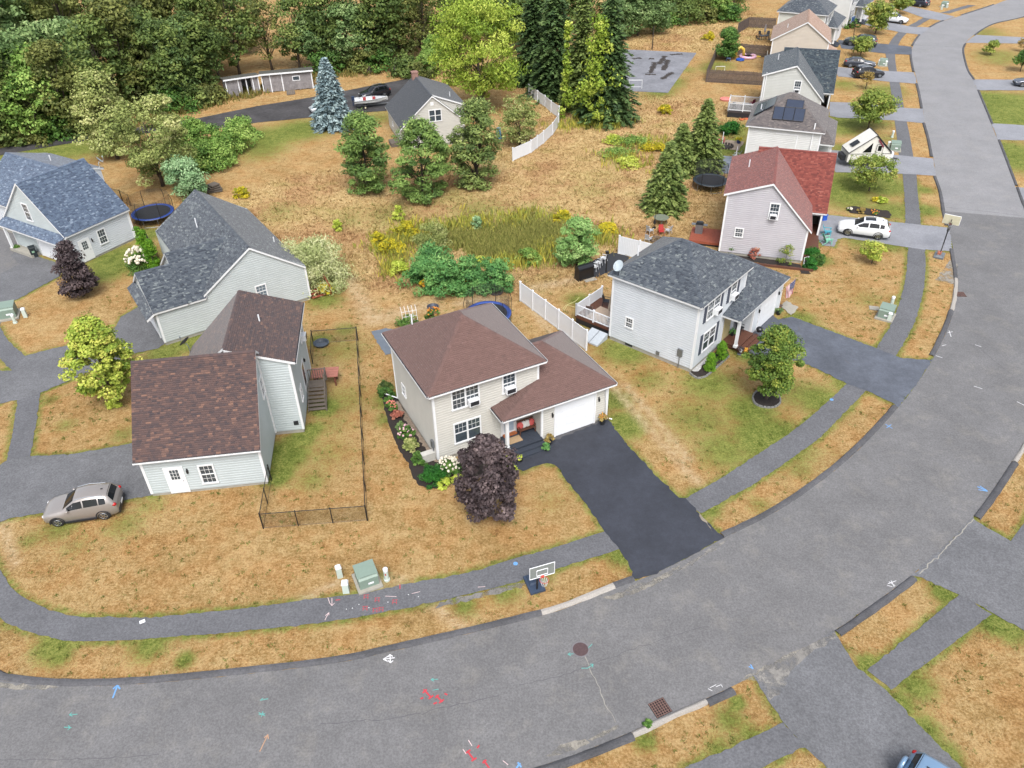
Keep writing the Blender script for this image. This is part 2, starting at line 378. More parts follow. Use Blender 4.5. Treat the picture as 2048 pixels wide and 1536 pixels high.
def ground_attr(X, Y):
    g = np.zeros_like(X); md = np.zeros_like(X)
    for x, y, r, s in GB: g = np.maximum(g, s * np.exp(-((X - x) ** 2 + (Y - y) ** 2) / (r * r) * 1.1))
    for x, y, r in MBL: md = np.maximum(md, np.clip(1.6 - ((X - x) ** 2 + (Y - y) ** 2) / (r * r), 0, 1))
    if WALKS:
        W_ = np.concatenate(WALKS); dm = np.full(X.shape, 9.0)
        sel = np.where((np.abs(X) < 45) & (Y < 120))[0]
        for i in range(0, len(sel), 4000):
            s_ = sel[i:i + 4000]
            dm[s_] = np.sqrt(((X[s_][:, None] - W_[None, :, 0]) ** 2 + (Y[s_][:, None] - W_[None, :, 1]) ** 2).min(1))
        g = np.maximum(g, .72 * np.exp(-(dm / .38) ** 2))
    return g, md
DIRT = [((1070, 618), (1100, 665), .45), ((1228, 775), (1300, 860), .35), ((1300, 860), (1395, 965), .35), ((1250, 770), (1380, 920), .3), ((606, 1200), (676, 1165), .25), ((866, 1214), (925, 1255), .3), ((5, 1050), (30, 1130), .3), ((745, 1165), (800, 1168), .5), ((1080, 640), (1060, 600), .4), ((700, 560), (745, 640), .8), ((745, 640), (860, 610), 1.0), ((1150, 560), (1070, 575), .6), ((1000, 600), (920, 605), .7)]
DL = [(np.array(at2(*a)), np.array(at2(*b)), r) for a, b, r in DIRT]
def dirt_attr(X, Y):
    d = np.zeros_like(X)
    for A, B, r in DL:
        v = B - A; t = np.clip(((X - A[0]) * v[0] + (Y - A[1]) * v[1]) / (v @ v), 0, 1)
        q = (X - A[0] - t * v[0]) ** 2 + (Y - A[1] - t * v[1]) ** 2; d = np.maximum(d, .8 * np.exp(-q / (r * r)))
    return d
def lawn_mat():
    m, t, p = nodes('lawn_grass')
    geo = t.nodes.new('ShaderNodeNewGeometry'); a = t.nodes.new('ShaderNodeAttribute'); a.attribute_name = 'gcol'
    sep = t.nodes.new('ShaderNodeSeparateColor'); t.links.new(a.outputs['Color'], sep.inputs[0])
    def noise(sc, det=4, ro=.6, stretch=None):
        n = t.nodes.new('ShaderNodeTexNoise'); n.inputs['Scale'].default_value = sc; n.inputs['Detail'].default_value = det; n.inputs['Roughness'].default_value = ro
        if stretch:
            mp = t.nodes.new('ShaderNodeMapping'); mp.inputs['Scale'].default_value = stretch; mp.inputs['Rotation'].default_value = (0, 0, .45)
            t.links.new(geo.outputs['Position'], mp.inputs[0]); t.links.new(mp.outputs[0], n.inputs['Vector'])
        else: t.links.new(geo.outputs['Position'], n.inputs['Vector'])
        return n.outputs['Fac']
    def math_(op, x, y, z=None, clamp=False):
        n = t.nodes.new('ShaderNodeMath'); n.operation = op; n.use_clamp = clamp
        for i, q in enumerate((x, y, z)):
            if q is None: continue
            if isinstance(q, (int, float)): n.inputs[i].default_value = q
            else: t.links.new(q, n.inputs[i])
        return n.outputs[0]
    def cramp(src, cs, k, p0=.3, p1=.7):
        r = t.nodes.new('ShaderNodeValToRGB'); el = r.color_ramp.elements; n = len(cs)
        for i, c in enumerate(cs):
            e = el[i] if i < 2 else el.new(.5)
            e.position = p0 + (p1 - p0) * i / (n - 1); e.color = tuple(x * k for x in lin(c)) + (1,)
        t.links.new(src, r.inputs[0]); return r.outputs[0]
    def mix(f, x, y):
        n = t.nodes.new('ShaderNodeMix'); n.data_type = 'RGBA'; t.links.new(f, n.inputs[0]); t.links.new(x, n.inputs[6]); t.links.new(y, n.inputs[7]); return n.outputs[2]
    big, midn, fine, hue = noise(.28, 4), noise(1.7, 5, .7), noise(7, 5, .85), noise(.5, 3)
    v = math_('MULTIPLY_ADD', big, .14, math_('MULTIPLY_ADD', midn, .28, math_('MULTIPLY', fine, .58)))
    dryA = cramp(v, [(131, 104, 64), (164, 132, 82), (190, 156, 102), (214, 186, 136)], .65, .39, .60)
    dryB = cramp(v, [(133, 98, 58), (166, 126, 76), (191, 149, 94), (213, 178, 126)], .65, .39, .60)
    dry = mix(cramp(hue, [(0, 0, 0), (255, 255, 255)], 1, .42, .62), dryA, dryB)
    grn = cramp(v, [(72, 94, 36), (98, 120, 46), (126, 144, 60), (162, 166, 88)], .62, .40, .60)
    mea = cramp(v, [(126, 102, 66), (160, 132, 86), (188, 160, 110), (212, 188, 140)], .84, .40, .60)
    meaB = cramp(v, [(118, 84, 58), (148, 108, 74), (174, 134, 94), (198, 164, 120)], .80, .40, .60); meaC = cramp(v, [(104, 96, 52), (136, 124, 68), (164, 150, 90), (188, 174, 116)], .80, .40, .60)
    mea = mix(cramp(noise(.16, 5, .6), [(0, 0, 0), (255, 255, 255)], .75, .45, .62), mea, meaB); mea = mix(cramp(noise(.23, 5, .65), [(0, 0, 0), (255, 255, 255)], .6, .52, .66), mea, meaC)
    gn = math_('ADD', sep.outputs[0], math_('MULTIPLY_ADD', math_('MULTIPLY_ADD', midn, .45, math_('MULTIPLY', fine, .55)), 1.8, -.93))
    gf = math_('MULTIPLY', math_('SMOOTH_MIN', math_('MAXIMUM', math_('MULTIPLY_ADD', gn, 2.2, -.35), 0), 1, .2), .92, clamp=True)
    sand = cramp(v, [(172, 146, 108), (196, 170, 130), (212, 190, 152), (226, 208, 176)], .64, .36, .64)
    c = mix(sep.outputs[1], dry, mea); c = mix(gf, c, grn); c = mix(math_('MULTIPLY', sep.outputs[2], math_('MULTIPLY_ADD', midn, 1.6, .0), None, True), c, sand)
    t.links.new(c, p.inputs['Base Color']); p.inputs['Roughness'].default_value = .95; p.inputs['Specular IOR Level'].default_value = .15
    bp = t.nodes.new('ShaderNodeBump'); bp.inputs['Strength'].default_value = 1.0; bp.inputs['Distance'].default_value = .09
    t.links.new(noise(9, 4, .8), bp.inputs['Height']); t.links.new(bp.outputs[0], p.inputs['Normal'])
    return m
LAWN = lawn_mat()

# sidewalks -----------------------------------------------------------
S_Z, D_Z = .028, .034
def walk(a, b):
    A, B = catmull(px_line(a), .5) if len(a) > 2 else px_line(a), catmull(px_line(b), .5) if len(b) > 2 else px_line(b)
    for l in (A, B): WALKS.append(np.array(catmull(l, .3) if len(l) < 3 else l))
    return sheet('sidewalk', A + list(reversed(B)), S_Z, A_WALK)
walk([(-40, 1040), (-22, 1085), (7.5, 1152), (32.5, 1184.5), (75, 1209.5), (125, 1227), (162.5, 1234.5), (250, 1235), (312, 1234), (375, 1228), (512, 1215), (600, 1202), (724, 1187), (774, 1176), (837, 1164), (937, 1146), (1024, 1119), (1124, 1090.5), (1212, 1062)],
     [(-75, 1080), (-50, 1165), (0, 1234.5), (25, 1252), (87.5, 1272), (140, 1282), (250, 1281), (375, 1272), (512, 1260), (662, 1243), (724, 1233), (837, 1212), (930, 1190), (1024, 1167), (1094, 1144), (1242, 1098)])
walk([(1368, 998), (1436, 960.5), (1536, 896), (1598, 853), (1640, 817), (1694, 768)], [(1402, 1027), (1470, 990), (1536, 950), (1636, 878), (1690, 825), (1733, 781)])
walk([(1751, 698), (1786, 641.5), (1803, 591), (1813, 544), (1816, 494)], [(1791, 714), (1828, 646.5), (1846, 584), (1851, 534), (1850, 499)])
walk([(1811, 447), (1810, 420), (1808, 384), (1805, 346)], [(1842, 452), (1839, 418), (1835, 384), (1833, 349)])
walk([(1798, 313), (1793, 270), (1789, 240)], [(1827, 316), (1820, 275), (1813, 242)])
walk([(1787, 217), (1783, 190), (1779, 164)], [(1808, 217), (1804, 192), (1799, 165)])
walk([(1778, 143), (1774, 125), (1771, 107)], [(1794, 144), (1791, 125), (1790, 108)])
walk([(1777, 89), (1785, 77), (1797, 64)], [(1796, 91), (1803, 78), (1814, 66)])
walk([(1815, 53), (1848, 35)], [(1833, 54), (1862, 37)])
walk([(1880, 26), (1936, 10)], [(1899, 27), (1952, 11)])
walk([(1734, 1341), (1782, 1302), (1855, 1243), (1919, 1189)], [(1782, 1380), (1835, 1340), (1910, 1284), (1984, 1229)])
walk([(1369, 1536), (1450, 1500), (1536, 1461), (1566, 1445)], [(1460, 1572), (1536, 1529.5), (1575, 1510), (1610, 1496)])
walk([(2019, 1086), (2050, 1042), (2080, 990)], [(2060, 1112), (2090, 1066), (2120, 1015)])
walk([(0, 655), (15, 679), (37, 701), (52, 713)], [(-22, 690), (-8, 712), (10, 727), (24, 742)])
walk([(81, 786), (72, 850), (61, 914)], [(36, 799), (26, 860), (14, 923)])

# driveways -----------------------------------------------------------
def drive(pts, m, extra=False):
    P = px_line(pts); WALKS.append(np.concatenate([np.linspace(P[i], P[i + 1], max(2, int(np.linalg.norm(P[i + 1] - P[i]) / .4))) for i in range(len(P) - 1)]))
    return sheet('driveway', P, D_Z, m)
drive([(1019, 914), (1092, 886), (1109, 868), (1211, 833), (1219, 843), (1249, 883), (1299, 938), (1349, 988), (1358, 996), (1371, 997), (1399, 1028), (1405, 1035), (1449, 1075.5), (1380, 1113), (1306, 1150), (1268, 1158), (1256, 1123), (1239, 1100), (1209, 1064), (1174, 1010), (1144, 975), (1120, 940), (1109, 930), (1094, 927), (1069, 933), (1046, 943), (1030, 938)], A_SEAL)
drive([(1514, 657), (1544, 629), (1556, 640), (1583.5, 634), (1660, 662), (1751, 696.5), (1801, 716.5), (1861, 721), (1868, 714), (1833.5, 768), (1796, 815.5), (1788, 808), (1733, 782), (1693, 768), (1640, 741), (1601, 724), (1560, 716), (1520, 722), (1474, 710), (1498, 672)], A_BLUE)
drive([(1640, 429), (1783.5, 444), (1878, 454), (1897, 456), (1900, 466), (1905, 503), (1848, 500), (1813, 495), (1768, 488), (1690, 476), (1676, 478), (1668, 494), (1643, 491), (1632, 470)], A_PALE)
drive([(1656, 300), (1786, 310), (1866, 317.5), (1872, 352), (1803, 348), (1671, 345)], A_PALE)
drive([(1659, 204), (1711, 206), (1808, 216), (1846, 217.5), (1849, 247), (1786, 241), (1678, 236), (1659, 232)], A_PALE)
drive([(1672, 134), (1776, 142.5), (1828, 145), (1834, 168), (1781, 164), (1676, 153)], A_PALE)
drive([(1676, 80), (1778, 89), (1824, 94), (1823, 110), (1771, 107.5), (1683, 97)], A_BLUE)
drive([(1704, 46), (1740, 36), (1823, 54), (1861, 55), (1841, 70), (1796, 64), (1721, 48)], A_PALE)
drive([(1790, 6), (1880, 26), (1910, 34), (1886, 42), (1848, 36), (1780, 12)], A_PALE)
drive([(1952, 70), (2048, 75), (2120, 78), (2120, 92), (2048, 87.5), (1930, 86)], A_PALE)
drive([(1945, 159), (2048, 160), (2130, 162), (2130, 184), (2048, 181), (1955, 181)], A_PALE)
drive([(1983, 247), (2048, 251), (2140, 256), (2140, 288), (2048, 281), (1995, 280)], A_PALE)
drive([(2031, 375), (2120, 380), (2140, 430), (2062, 456)], A_PALE)
drive([(1506, 1352), (1536, 1402), (1568, 1447), (1610, 1496), (1653, 1536), (1700, 1590), (1990, 1590), (1923, 1536), (1850, 1464), (1773, 1382), (1716, 1339), (1690, 1300), (1668.5, 1262), (1590, 1310)], A_DRIVE)
drive([(1821, 1152), (1836, 1154), (1916, 1189), (1986, 1227), (2048, 1262), (2140, 1310), (2180, 1170), (2048, 1103), (2021, 1083), (1948, 1040), (1946, 1033), (1890, 1092)], A_DRIVE)
drive([(-70, 945), (0, 931), (15, 921), (62, 913), (150, 908), (285, 884), (315, 989), (300, 992), (250, 1001), (87, 1026), (25, 1036), (0, 1045), (-50, 1055)], A_DRIVE)
drive([(-40, 740), (24, 742), (52, 712), (107, 697), (150, 690), (200, 672), (232, 654), (242, 634), (282, 611), (308, 640), (335, 684), (318, 697), (270, 707), (200, 735), (150, 757), (82, 785.5), (37, 800), (0, 808), (-50, 820)], A_DRIVE)
drive([(-40, 566), (0, 548), (40, 529), (22, 511), (34, 500), (110, 524), (125, 545), (117, 554), (35, 599), (0, 614), (-50, 640)], A_DRIVE)
walkm = sheet('driveway', px_line([(-30, 300), (0, 297), (100, 280), (200, 266), (300, 252), (400, 236), (512, 213), (622, 195), (720, 176), (830, 155), (852, 185), (772, 222), (707, 227), (624, 235), (512, 246), (400, 262), (300, 266), (200, 277), (75, 298), (0, 311), (-30, 316)]), D_Z, A_OLD)
court = sheet('sports_court', px_line([(1246, 99), (1393, 106), (1336, 186), (1200, 180)]), D_Z, A_COURT)

# kerbs: raised berm with a rounded profile ---------------------------
def kerb(name, line, side, m, wd=.40, h=.12):
    L = [np.array(p) for p in line]; V = []; n = len(L)
    prof = [(0, .02), (wd * .2, h * .75), (wd * .45, h), (wd * .85, h * .95), (wd, .0)]
    for i in range(n):
        t = L[min(i + 1, n - 1)] - L[max(i - 1, 0)]; t /= np.linalg.norm(t)
        nv = np.array([-t[1], t[0]]) * side
        for o, z in prof:
            q = L[i] + nv * (o + random.gauss(0, .012)); V.append((q[0], q[1], z))
    k = len(prof)
    F = [(i * k + j, i * k + j + 1, (i + 1) * k + j + 1, (i + 1) * k + j) for i in range(n - 1) for j in range(k - 1)]
    if side > 0: F = [tuple(reversed(f)) for f in F]
    o = MB().add(V, F).build(name, m, smooth=False); tag(o, kind='structure')
    PAVED.append(np.array([V[i * k][:2] for i in range(n)] + [V[i * k + k - 1][:2] for i in range(n - 1, -1, -1)]))
    return o
kerb('kerb', [np.array(p) for p in (WEST[2], WEST[1], WEST[0])] + part_of(INC, (0, 1361), (1085, 1232)), 1, A_BERM)
kerb('granite_kerb', part_of(INC, (1085, 1232), (1231, 1177)), 1, GRAN, .34, .15)
kerb('kerb', part_of(INC, (1231, 1177), (1268, 1163)), 1, A_BERM)
kerb('kerb', part_of(INC, (1449, 1075), (1796, 815)), 1, A_BERM)
kerb('kerb', part_of(INC, (1868, 714), (1906, 620)), 1, A_BERM)
kerb('granite_kerb', part_of(INC, (1906, 620), (1915, 560)), 1, GRAN, .34, .15)
kerb('kerb', part_of(INC, (1916, 559), (1905, 500)), 1, A_BERM, .35)
for a, b in (((1897, 452), (1873, 352)), ((1866, 316), (1850, 246)), ((1846, 217), (1834, 167)), ((1828, 144), (1824, 110)), ((1826, 92), (1842, 70)), ((1862, 55), (1888, 42)), ((1923, 31), (1990, 10))):
    kerb('kerb', part_of(INC, a, b), 1, A_BERM, .35)
kerb('kerb', part_of(OUTC, (900, 1592), (1258, 1466)), -1, A_BERM, .42)
kerb('granite_kerb', part_of(OUTC, (1258, 1466), (1400, 1402)), -1, GRAN, .3, .15)
kerb('kerb', part_of(OUTC, (1400, 1402), (1466, 1372)), -1, A_BERM, .42)
kerb('kerb', part_of(OUTC, (1668, 1262), (1821, 1152)), -1, A_BERM, .42)
kerb('kerb', part_of(OUTC, (1946, 1033), (2022, 925)), -1, A_BERM, .42)
kerb('granite_kerb', part_of(OUTC, (2022, 925), (2060, 862)), -1, GRAN, .3, .15)
for a, b in (((2062, 456), (2031, 375)), ((2030, 372), (1995, 281)), ((1983, 248), (1955, 182)), ((1946, 159), (1930, 88)), ((1945, 70), (2048, 33))):
    kerb('kerb', part_of(OUTC, a, b), -1, A_BERM, .3)

# garden beds ---------------------------------------------------------
BEDS = []
def bed(name, pts, m=MULCH, z=.05, edge=None):
    o = sheet(name, [np.array(p) for p in pts], z, m, amp=.05); return o
bed('mulch_bed', catmull(px_line([(798, 800), (772, 775), (766, 800), (775, 840), (786, 872), (800, 905), (818, 932), (826, 958), (838, 972), (858, 978), (880, 977), (900, 970), (925, 960), (960, 955), (1000, 950), (1024, 935)]), .4) + px_line([(1014, 916), (940, 915), (880, 926)]))
bed('gravel_strip', px_line([(797, 803), (788, 806), (800, 826), (830, 868), (852, 900), (866, 922), (878, 926)]), asphalt('bed_gravel', (176, 158, 140), .6, .35, .2), .058)
bed('mulch_bed', px_line([(1380, 742), (1398, 738), (1452, 684), (1458, 712), (1412, 752), (1394, 756)]))
bed('gravel_strip', px_line([(1382, 742), (1396, 744), (1420, 716), (1404, 712)]), asphalt('white_stones', (226, 226, 226), .65, .35, .15), .058)
bed('mulch_bed', px_line([(1694, 415), (1708, 413), (1740, 418), (1776, 422), (1783, 430), (1780, 437), (1745, 432), (1700, 426), (1692, 421)]))
bed('mulch_bed', catmull(px_line([(1505, 796), (1510, 786), (1524, 780), (1545, 783), (1558, 793), (1560, 806), (1548, 815), (1526, 815), (1510, 808), (1505, 796)]), .3)[:-1])
bed('mulch_bed', px_line([(1436, 500), (1500, 512), (1600, 530), (1605, 538), (1500, 524), (1432, 508)]))
bed('mulch_bed', px_line([(1622, 548), (1600, 548), (1606, 530)]))
bed('patio', px_line([(1440, 297), (1478, 302), (1488, 284), (1452, 280)]), asphalt('patio_stone', (196, 178, 158), .6, .2, .2), .05)
bed('patio', px_line([(1430, 345), (1470, 350), (1480, 315), (1440, 312)]), asphalt('patio_flag', (170, 180, 196), .6, .2, .3), .05)
bed('concrete_pad', px_line([(1561, 612), (1573, 602), (1597, 616), (1582, 632)]), CONC, .06)
bed('mulch_bed', px_line([(1150, 555), (1190, 520), (1225, 505), (1260, 515), (1240, 535), (1195, 555)]), mat('black_ground_cloth', (38, 40, 46), 1, .7), .05)
bed('wash_patch', px_line([(1398, 1026), (1406, 1036), (1416, 1052), (1425, 1068), (1421, 1056), (1412, 1046), (1404, 1042)]), SAND, .040)
bed('wash_patch', px_line([(1510, 1350), (1560, 1320), (1620, 1290), (1670, 1264), (1674, 1275), (1640, 1296), (1615, 1312), (1580, 1345), (1560, 1390), (1540, 1402), (1524, 1380)]), asphalt('drive_dust', (174, 170, 164), .6, .16, .2, patchy=.5), .039)
bed('wash_patch', px_line([(1340, 1150), (1400, 1112), (1452, 1080), (1440, 1092), (1395, 1122), (1330, 1158), (1280, 1172), (1230, 1192), (1260, 1172)]), asphalt('drive_dust', (174, 170, 164), .6, .16, .2, patchy=.5), .0238)
bed('wash_patch', px_line([(870, 1218), (940, 1202), (1024, 1180), (1080, 1160), (1060, 1163), (1024, 1170), (935, 1192), (880, 1204)]), asphalt('walk_dust', (158, 154, 150), .6, .16, .2, patchy=.45), .032)

bed('garage_apron', px_line([(1100, 876), (1109, 868), (1211, 833), (1214, 838), (1196, 847), (1150, 864), (1112, 880), (1096, 886)]), asphalt('apron_grey', (112, 112, 116), .62, .2, .2), .0415)
for pts in ([(1176, 1480), (1205, 1462), (1236, 1450), (1240, 1456), (1215, 1468), (1185, 1482)], [(1090, 1512), (1120, 1490), (1170, 1478), (1180, 1486), (1120, 1510)], [(0, 1364), (60, 1372), (120, 1376), (60, 1380), (0, 1376)], [(1205, 1196), (1290, 1170), (1360, 1130), (1345, 1150), (1290, 1180), (1230, 1200)], [(1870, 560), (1900, 520), (1915, 530), (1912, 570)], [(1480, 1362), (1560, 1318), (1600, 1300), (1580, 1325), (1520, 1362)]):
    bed('wash_patch', px_line(pts), asphalt('grit', (186, 180, 168), .6, .2, .2, patchy=.5), .0246)
# one ground sheet to the horizon -------------------------------------
def axis(lo, f0, f1, hi, fine, mid):
    a = list(np.arange(f0, f1, fine)); x = f0; s = fine; L_ = []
    while x > lo: s = min(s * 1.12, mid if x > lo * .6 else 40); x -= s; L_.append(x)
    x = f1; s = fine; H_ = []
    while x < hi: H_.append(x); s = min(s * 1.12, mid if x < hi * .35 else 40); x += s
    return np.array(sorted(L_) + a + H_)
gx = axis(-700, -42, 44, 700, .34, 3); gy = axis(-60, 17, 76, 900, .34, 3)
XX, YY = np.meshgrid(gx, gy); nx_, ny_ = len(gx), len(gy)
gA, gM = ground_attr(XX.ravel(), YY.ravel())
ii = (np.arange(ny_ - 1)[:, None] * nx_ + np.arange(nx_ - 1)[None, :]).ravel()
ground = np_mesh('ground', np.stack([XX.ravel(), YY.ravel(), np.zeros(nx_ * ny_)], 1), np.stack([ii, ii + 1, ii + nx_ + 1, ii + nx_], 1), LAWN)
ca = ground.data.attributes.new('gcol', 'FLOAT_COLOR', 'POINT')
ca.data.foreach_set('color', np.stack([gA, gM, dirt_attr(XX.ravel(), YY.ravel()), gA * 0 + 1], 1).astype(np.float32).ravel())
tag(ground, kind='structure')
# ================================================================== houses
def shingle_mat(name, cols, k=.60, rough=.9): return tint_mat(name, ramp_of(cols, k), rough, bump=.25, noise=.10, nscale=.5, spec=.5, sheen=.12)
SH_BROWN = shingle_mat('shingle_maroon', [(101, 76, 71), (111, 84, 78), (119, 91, 85), (132, 103, 96)])
SH_AUTUMN = shingle_mat('shingle_autumn', [(72, 61, 64), (86, 69, 68), (100, 77, 72), (132, 100, 86)])
SH_GREY = shingle_mat('shingle_charcoal', [(54, 62, 73), (74, 82, 93), (95, 103, 111), (136, 144, 145)])
SH_BLUE = shingle_mat('shingle_blue', [(74, 88, 110), (90, 106, 130), (107, 125, 148), (150, 166, 186)])
SH_RED = shingle_mat('shingle_red', [(116, 58, 53), (136, 68, 60), (152, 80, 70), (172, 104, 92)])
SH_SOLAR = shingle_mat('shingle_weathered', [(86, 82, 84), (104, 98, 98), (120, 112, 110), (138, 130, 126)])
SH_TAN = shingle_mat('shingle_tan', [(160, 126, 106), (178, 142, 120), (192, 158, 136), (206, 176, 156)])
SH_DARK = shingle_mat('shingle_slate', [(44, 56, 68), (58, 72, 84), (80, 92, 100), (118, 124, 124)])
SH_CAPE = shingle_mat('shingle_cape', [(50, 56, 66), (57, 64, 74), (64, 71, 81), (76, 82, 92)])
def side_mat(n, c): return mat(n, c, .77, .55, var=.06, scale=.8)
SD_CREAM = side_mat('siding_cream', (214, 212, 204)); SD_SAGE = side_mat('siding_sage', (196, 206, 208)); SD_SAGE2 = side_mat('siding_pale_sage', (200, 208, 208))
SD_BLUE = side_mat('siding_pale_blue', (218, 224, 230)); SD_GREY = side_mat('siding_grey', (196, 194, 200)); SD_WHITE = side_mat('siding_white', (228, 230, 228))
SD_STONE = side_mat('siding_stone', (204, 206, 202)); SD_TAN = side_mat('siding_tan', (206, 196, 182)); SD_CAPE = side_mat('siding_cape', (208, 206, 198)); SD_CREAM2 = side_mat('siding_light_cream', (222, 222, 212))
SHUT = mat('shutter_slate', (72, 80, 98), .8, .55); DOORB = mat('glass_door', (196, 214, 232), .7, .15, var=.1); YDOOR = mat('wood_door', (206, 190, 140), .7, .5, var=.15)
DECKG = mat('grey_deck_boards', (62, 70, 84), .62, .7, var=.18, scale=5); SOLAR = mat('solar_cell', (48, 58, 78), .8, .12, var=.12, scale=3, spec=.7)

def clip_z(poly, z0, z1):
    def cut(P, f):
        out = []
        for i in range(len(P)):
            a, b = P[i], P[(i + 1) % len(P)]; fa, fb = f(a), f(b)
            if fa >= 0: out.append(a)
            if (fa > 0) != (fb > 0) and abs(fa - fb) > 1e-9:
                t = fa / (fa - fb); out.append((a[0] + (b[0] - a[0]) * t, a[1] + (b[1] - a[1]) * t))
        return out
    P = cut(poly, lambda q: q[1] - z0)
    return cut(P, lambda q: z1 - q[1]) if len(P) > 2 else []

class House:
    def __init__(s, name, loc, a, siding, shingle, label, trim=WHITE, tv=.24):
        s.e = empty(name, (loc[0], loc[1], 0), a, label, 'house'); s.sd = siding; s.sh = shingle; s.trim = trim
        s.V = []; s.F = []; s.T = []; s.tv = tv
    # --- lap siding; polygon in (distance along wall, height), outward to the right of p0 -> p1
    def wall(s, p0, p1, poly, m=None, lap=.19):
        d = Vector((p1[0] - p0[0], p1[1] - p0[1], 0)); d.normalize(); n = Vector((d.y, -d.x, 0)); o = Vector((p0[0], p0[1], 0))
        b = MB(); z = min(q[1] for q in poly); zt = max(q[1] for q in poly)
        while z < zt - 1e-3:
            P = clip_z(poly, z, min(z + lap, zt))
            if len(P) > 2:
                zk = z + lap * .62
                for z0_, z1_ in ((z, min(zk, zt)), (zk, min(z + lap, zt))):
                    Q = clip_z(P, z0_, z1_) if z1_ > z0_ + 1e-4 else []
                    if len(Q) > 2: b.poly([o + d * q[0] + Vector((0, 0, q[1])) + n * (.034 if q[1] <= zk + 1e-5 else .034 * max(0, 1 - (q[1] - zk) / (lap * .38))) for q in Q])
                lo = [q for q in P if abs(q[1] - z) < 1e-4]
                if len(lo) >= 2:
                    x0, x1 = min(q[0] for q in lo), max(q[0] for q in lo)
                    b.poly([o + d * x1 + Vector((0, 0, z)) + n * .034, o + d * x0 + Vector((0, 0, z)) + n * .034, o + d * x0 + Vector((0, 0, z)) , o + d * x1 + Vector((0, 0, z))])
            z += lap
        return b.build('wall', m or s.sd, s.e)
    def rwall(s, p0, p1, z0, z1, m=None): 
        L = math.hypot(p1[0] - p0[0], p1[1] - p0[1]); return s.wall(p0, p1, [(0, z0), (L, z0), (L, z1), (0, z1)], m)
    def corner(s, u, v, z0, z1, w=.15):
        return MB().bx(u - w / 2, u + w / 2, v - w / 2, v + w / 2, z0, z1).build('corner_board', s.trim, s.e)
    def found(s, pts, z=.35):
        n = len(pts); b = MB()
        c = (sum(p[0] for p in pts) / n, sum(p[1] for p in pts) / n)
        q = [(p[0] - math.copysign(.015, p[0] - c[0]), p[1] - math.copysign(.015, p[1] - c[1])) for p in pts]
        return b.prism(q, -.1, z).build('foundation', FOUND, s.e)
    # --- one roof plane: polygon starting with its eave edge a -> b, slope rising to the left
    def plane(s, pts, slab, th=.17, exp=.13, tabs=.24, lift=0.0):
        P = [Vector(p) for p in pts]
        slab.extrude([p - Vector((0, 0, th)) for p in P], (0, 0, th))
        u = (P[1] - P[0]).normalized(); nrm = None
        for q in P[2:]:
            c = u.cross(q - P[0])
            if c.length > 1e-4: nrm = c.normalized(); break
        if nrm.z < 0: nrm = -nrm
        v = nrm.cross(u).normalized()
        Q = [((p - P[0]).dot(u), (p - P[0]).dot(v)) for p in P]; vm = max(q[1] for q in Q)
        def rng(y):
            xs = []
            for i in range(len(Q)):
                a, b = Q[i], Q[(i + 1) % len(Q)]
                if abs(a[1] - b[1]) < 1e-9:
                    if abs(a[1] - y) < 1e-6: xs += [a[0], b[0]]
                elif min(a[1], b[1]) - 1e-9 <= y <= max(a[1], b[1]) + 1e-9: xs.append(a[0] + (b[0] - a[0]) * (y - a[1]) / (b[1] - a[1]))
            return (min(xs), max(xs)) if xs else (0, 0)
        y = 0.0; k = 0; O = P[0]
        while y < vm - .01:
            y1 = min(y + exp, vm); (l0, r0_), (l1, r1) = rng(y), rng(y1 - 1e-6 if y1 >= vm else y1)
            if k == 0: y_ = -.03
            else: y_ = y
            x = min(l0, l1) - random.uniform(0, tabs)
            while x < max(r0_, r1):
                wd = tabs * random.uniform(.45, 1.35); x2 = x + wd
                a0, b0 = min(max(x, l0), r0_), min(max(x2, l0), r0_); a1, b1 = min(max(x, l1), r1), min(max(x2, l1), r1)
                if b0 - a0 > .003 or b1 - a1 > .003:
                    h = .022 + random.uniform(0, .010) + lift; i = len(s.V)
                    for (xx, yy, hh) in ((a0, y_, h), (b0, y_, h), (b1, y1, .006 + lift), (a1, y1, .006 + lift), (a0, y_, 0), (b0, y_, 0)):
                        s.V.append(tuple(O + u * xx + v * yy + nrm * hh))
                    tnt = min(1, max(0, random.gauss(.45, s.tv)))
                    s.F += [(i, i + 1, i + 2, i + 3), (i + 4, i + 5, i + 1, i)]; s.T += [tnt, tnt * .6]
                x = x2
            y = y1; k += 1
    def cap(s, p, q, w=.15, drop=.09, up=.035):
        p, q = Vector(p), Vector(q); d = q - p; L = d.length; d.normalize(); h = Vector((-d.y, d.x, 0))
        h.normalize(); x = 0.0; z = Vector((0, 0, 1))
        while x < L:
            x2 = min(L, x + .22); i = len(s.V)
            for t, e in ((x, .012), (x2, 0)):
                c = p + d * t + z * (up + e)
                s.V += [tuple(c + h * w - z * drop), tuple(c), tuple(c - h * w - z * drop)]
            tn = min(1, max(0, random.gauss(.4, .15))); s.F += [(i + 1, i + 4, i + 3, i), (i + 2, i + 5, i + 4, i + 1)]; s.T += [tn, tn]; x = x2
    def roof(s, planes, caps=(), th=.17, **k):
        slab = MB(); s.V, s.F, s.T = [], [], []
        for P in planes: s.plane(P, slab, th, **k)
        for a, b in caps: s.cap(a, b)
        r = slab.build('roof', s.trim, s.e)
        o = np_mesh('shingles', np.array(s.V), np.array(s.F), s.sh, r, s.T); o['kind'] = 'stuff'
        return r
    # --- things on a wall: origin p0, direction to p1, outward right
    def frame(s, p0, p1):
        d = Vector((p1[0] - p0[0], p1[1] - p0[1], 0)); d.normalize(); n = Vector((d.y, -d.x, 0))
        return Vector((p0[0], p0[1], 0)), d, n, math.atan2(d.y, d.x)
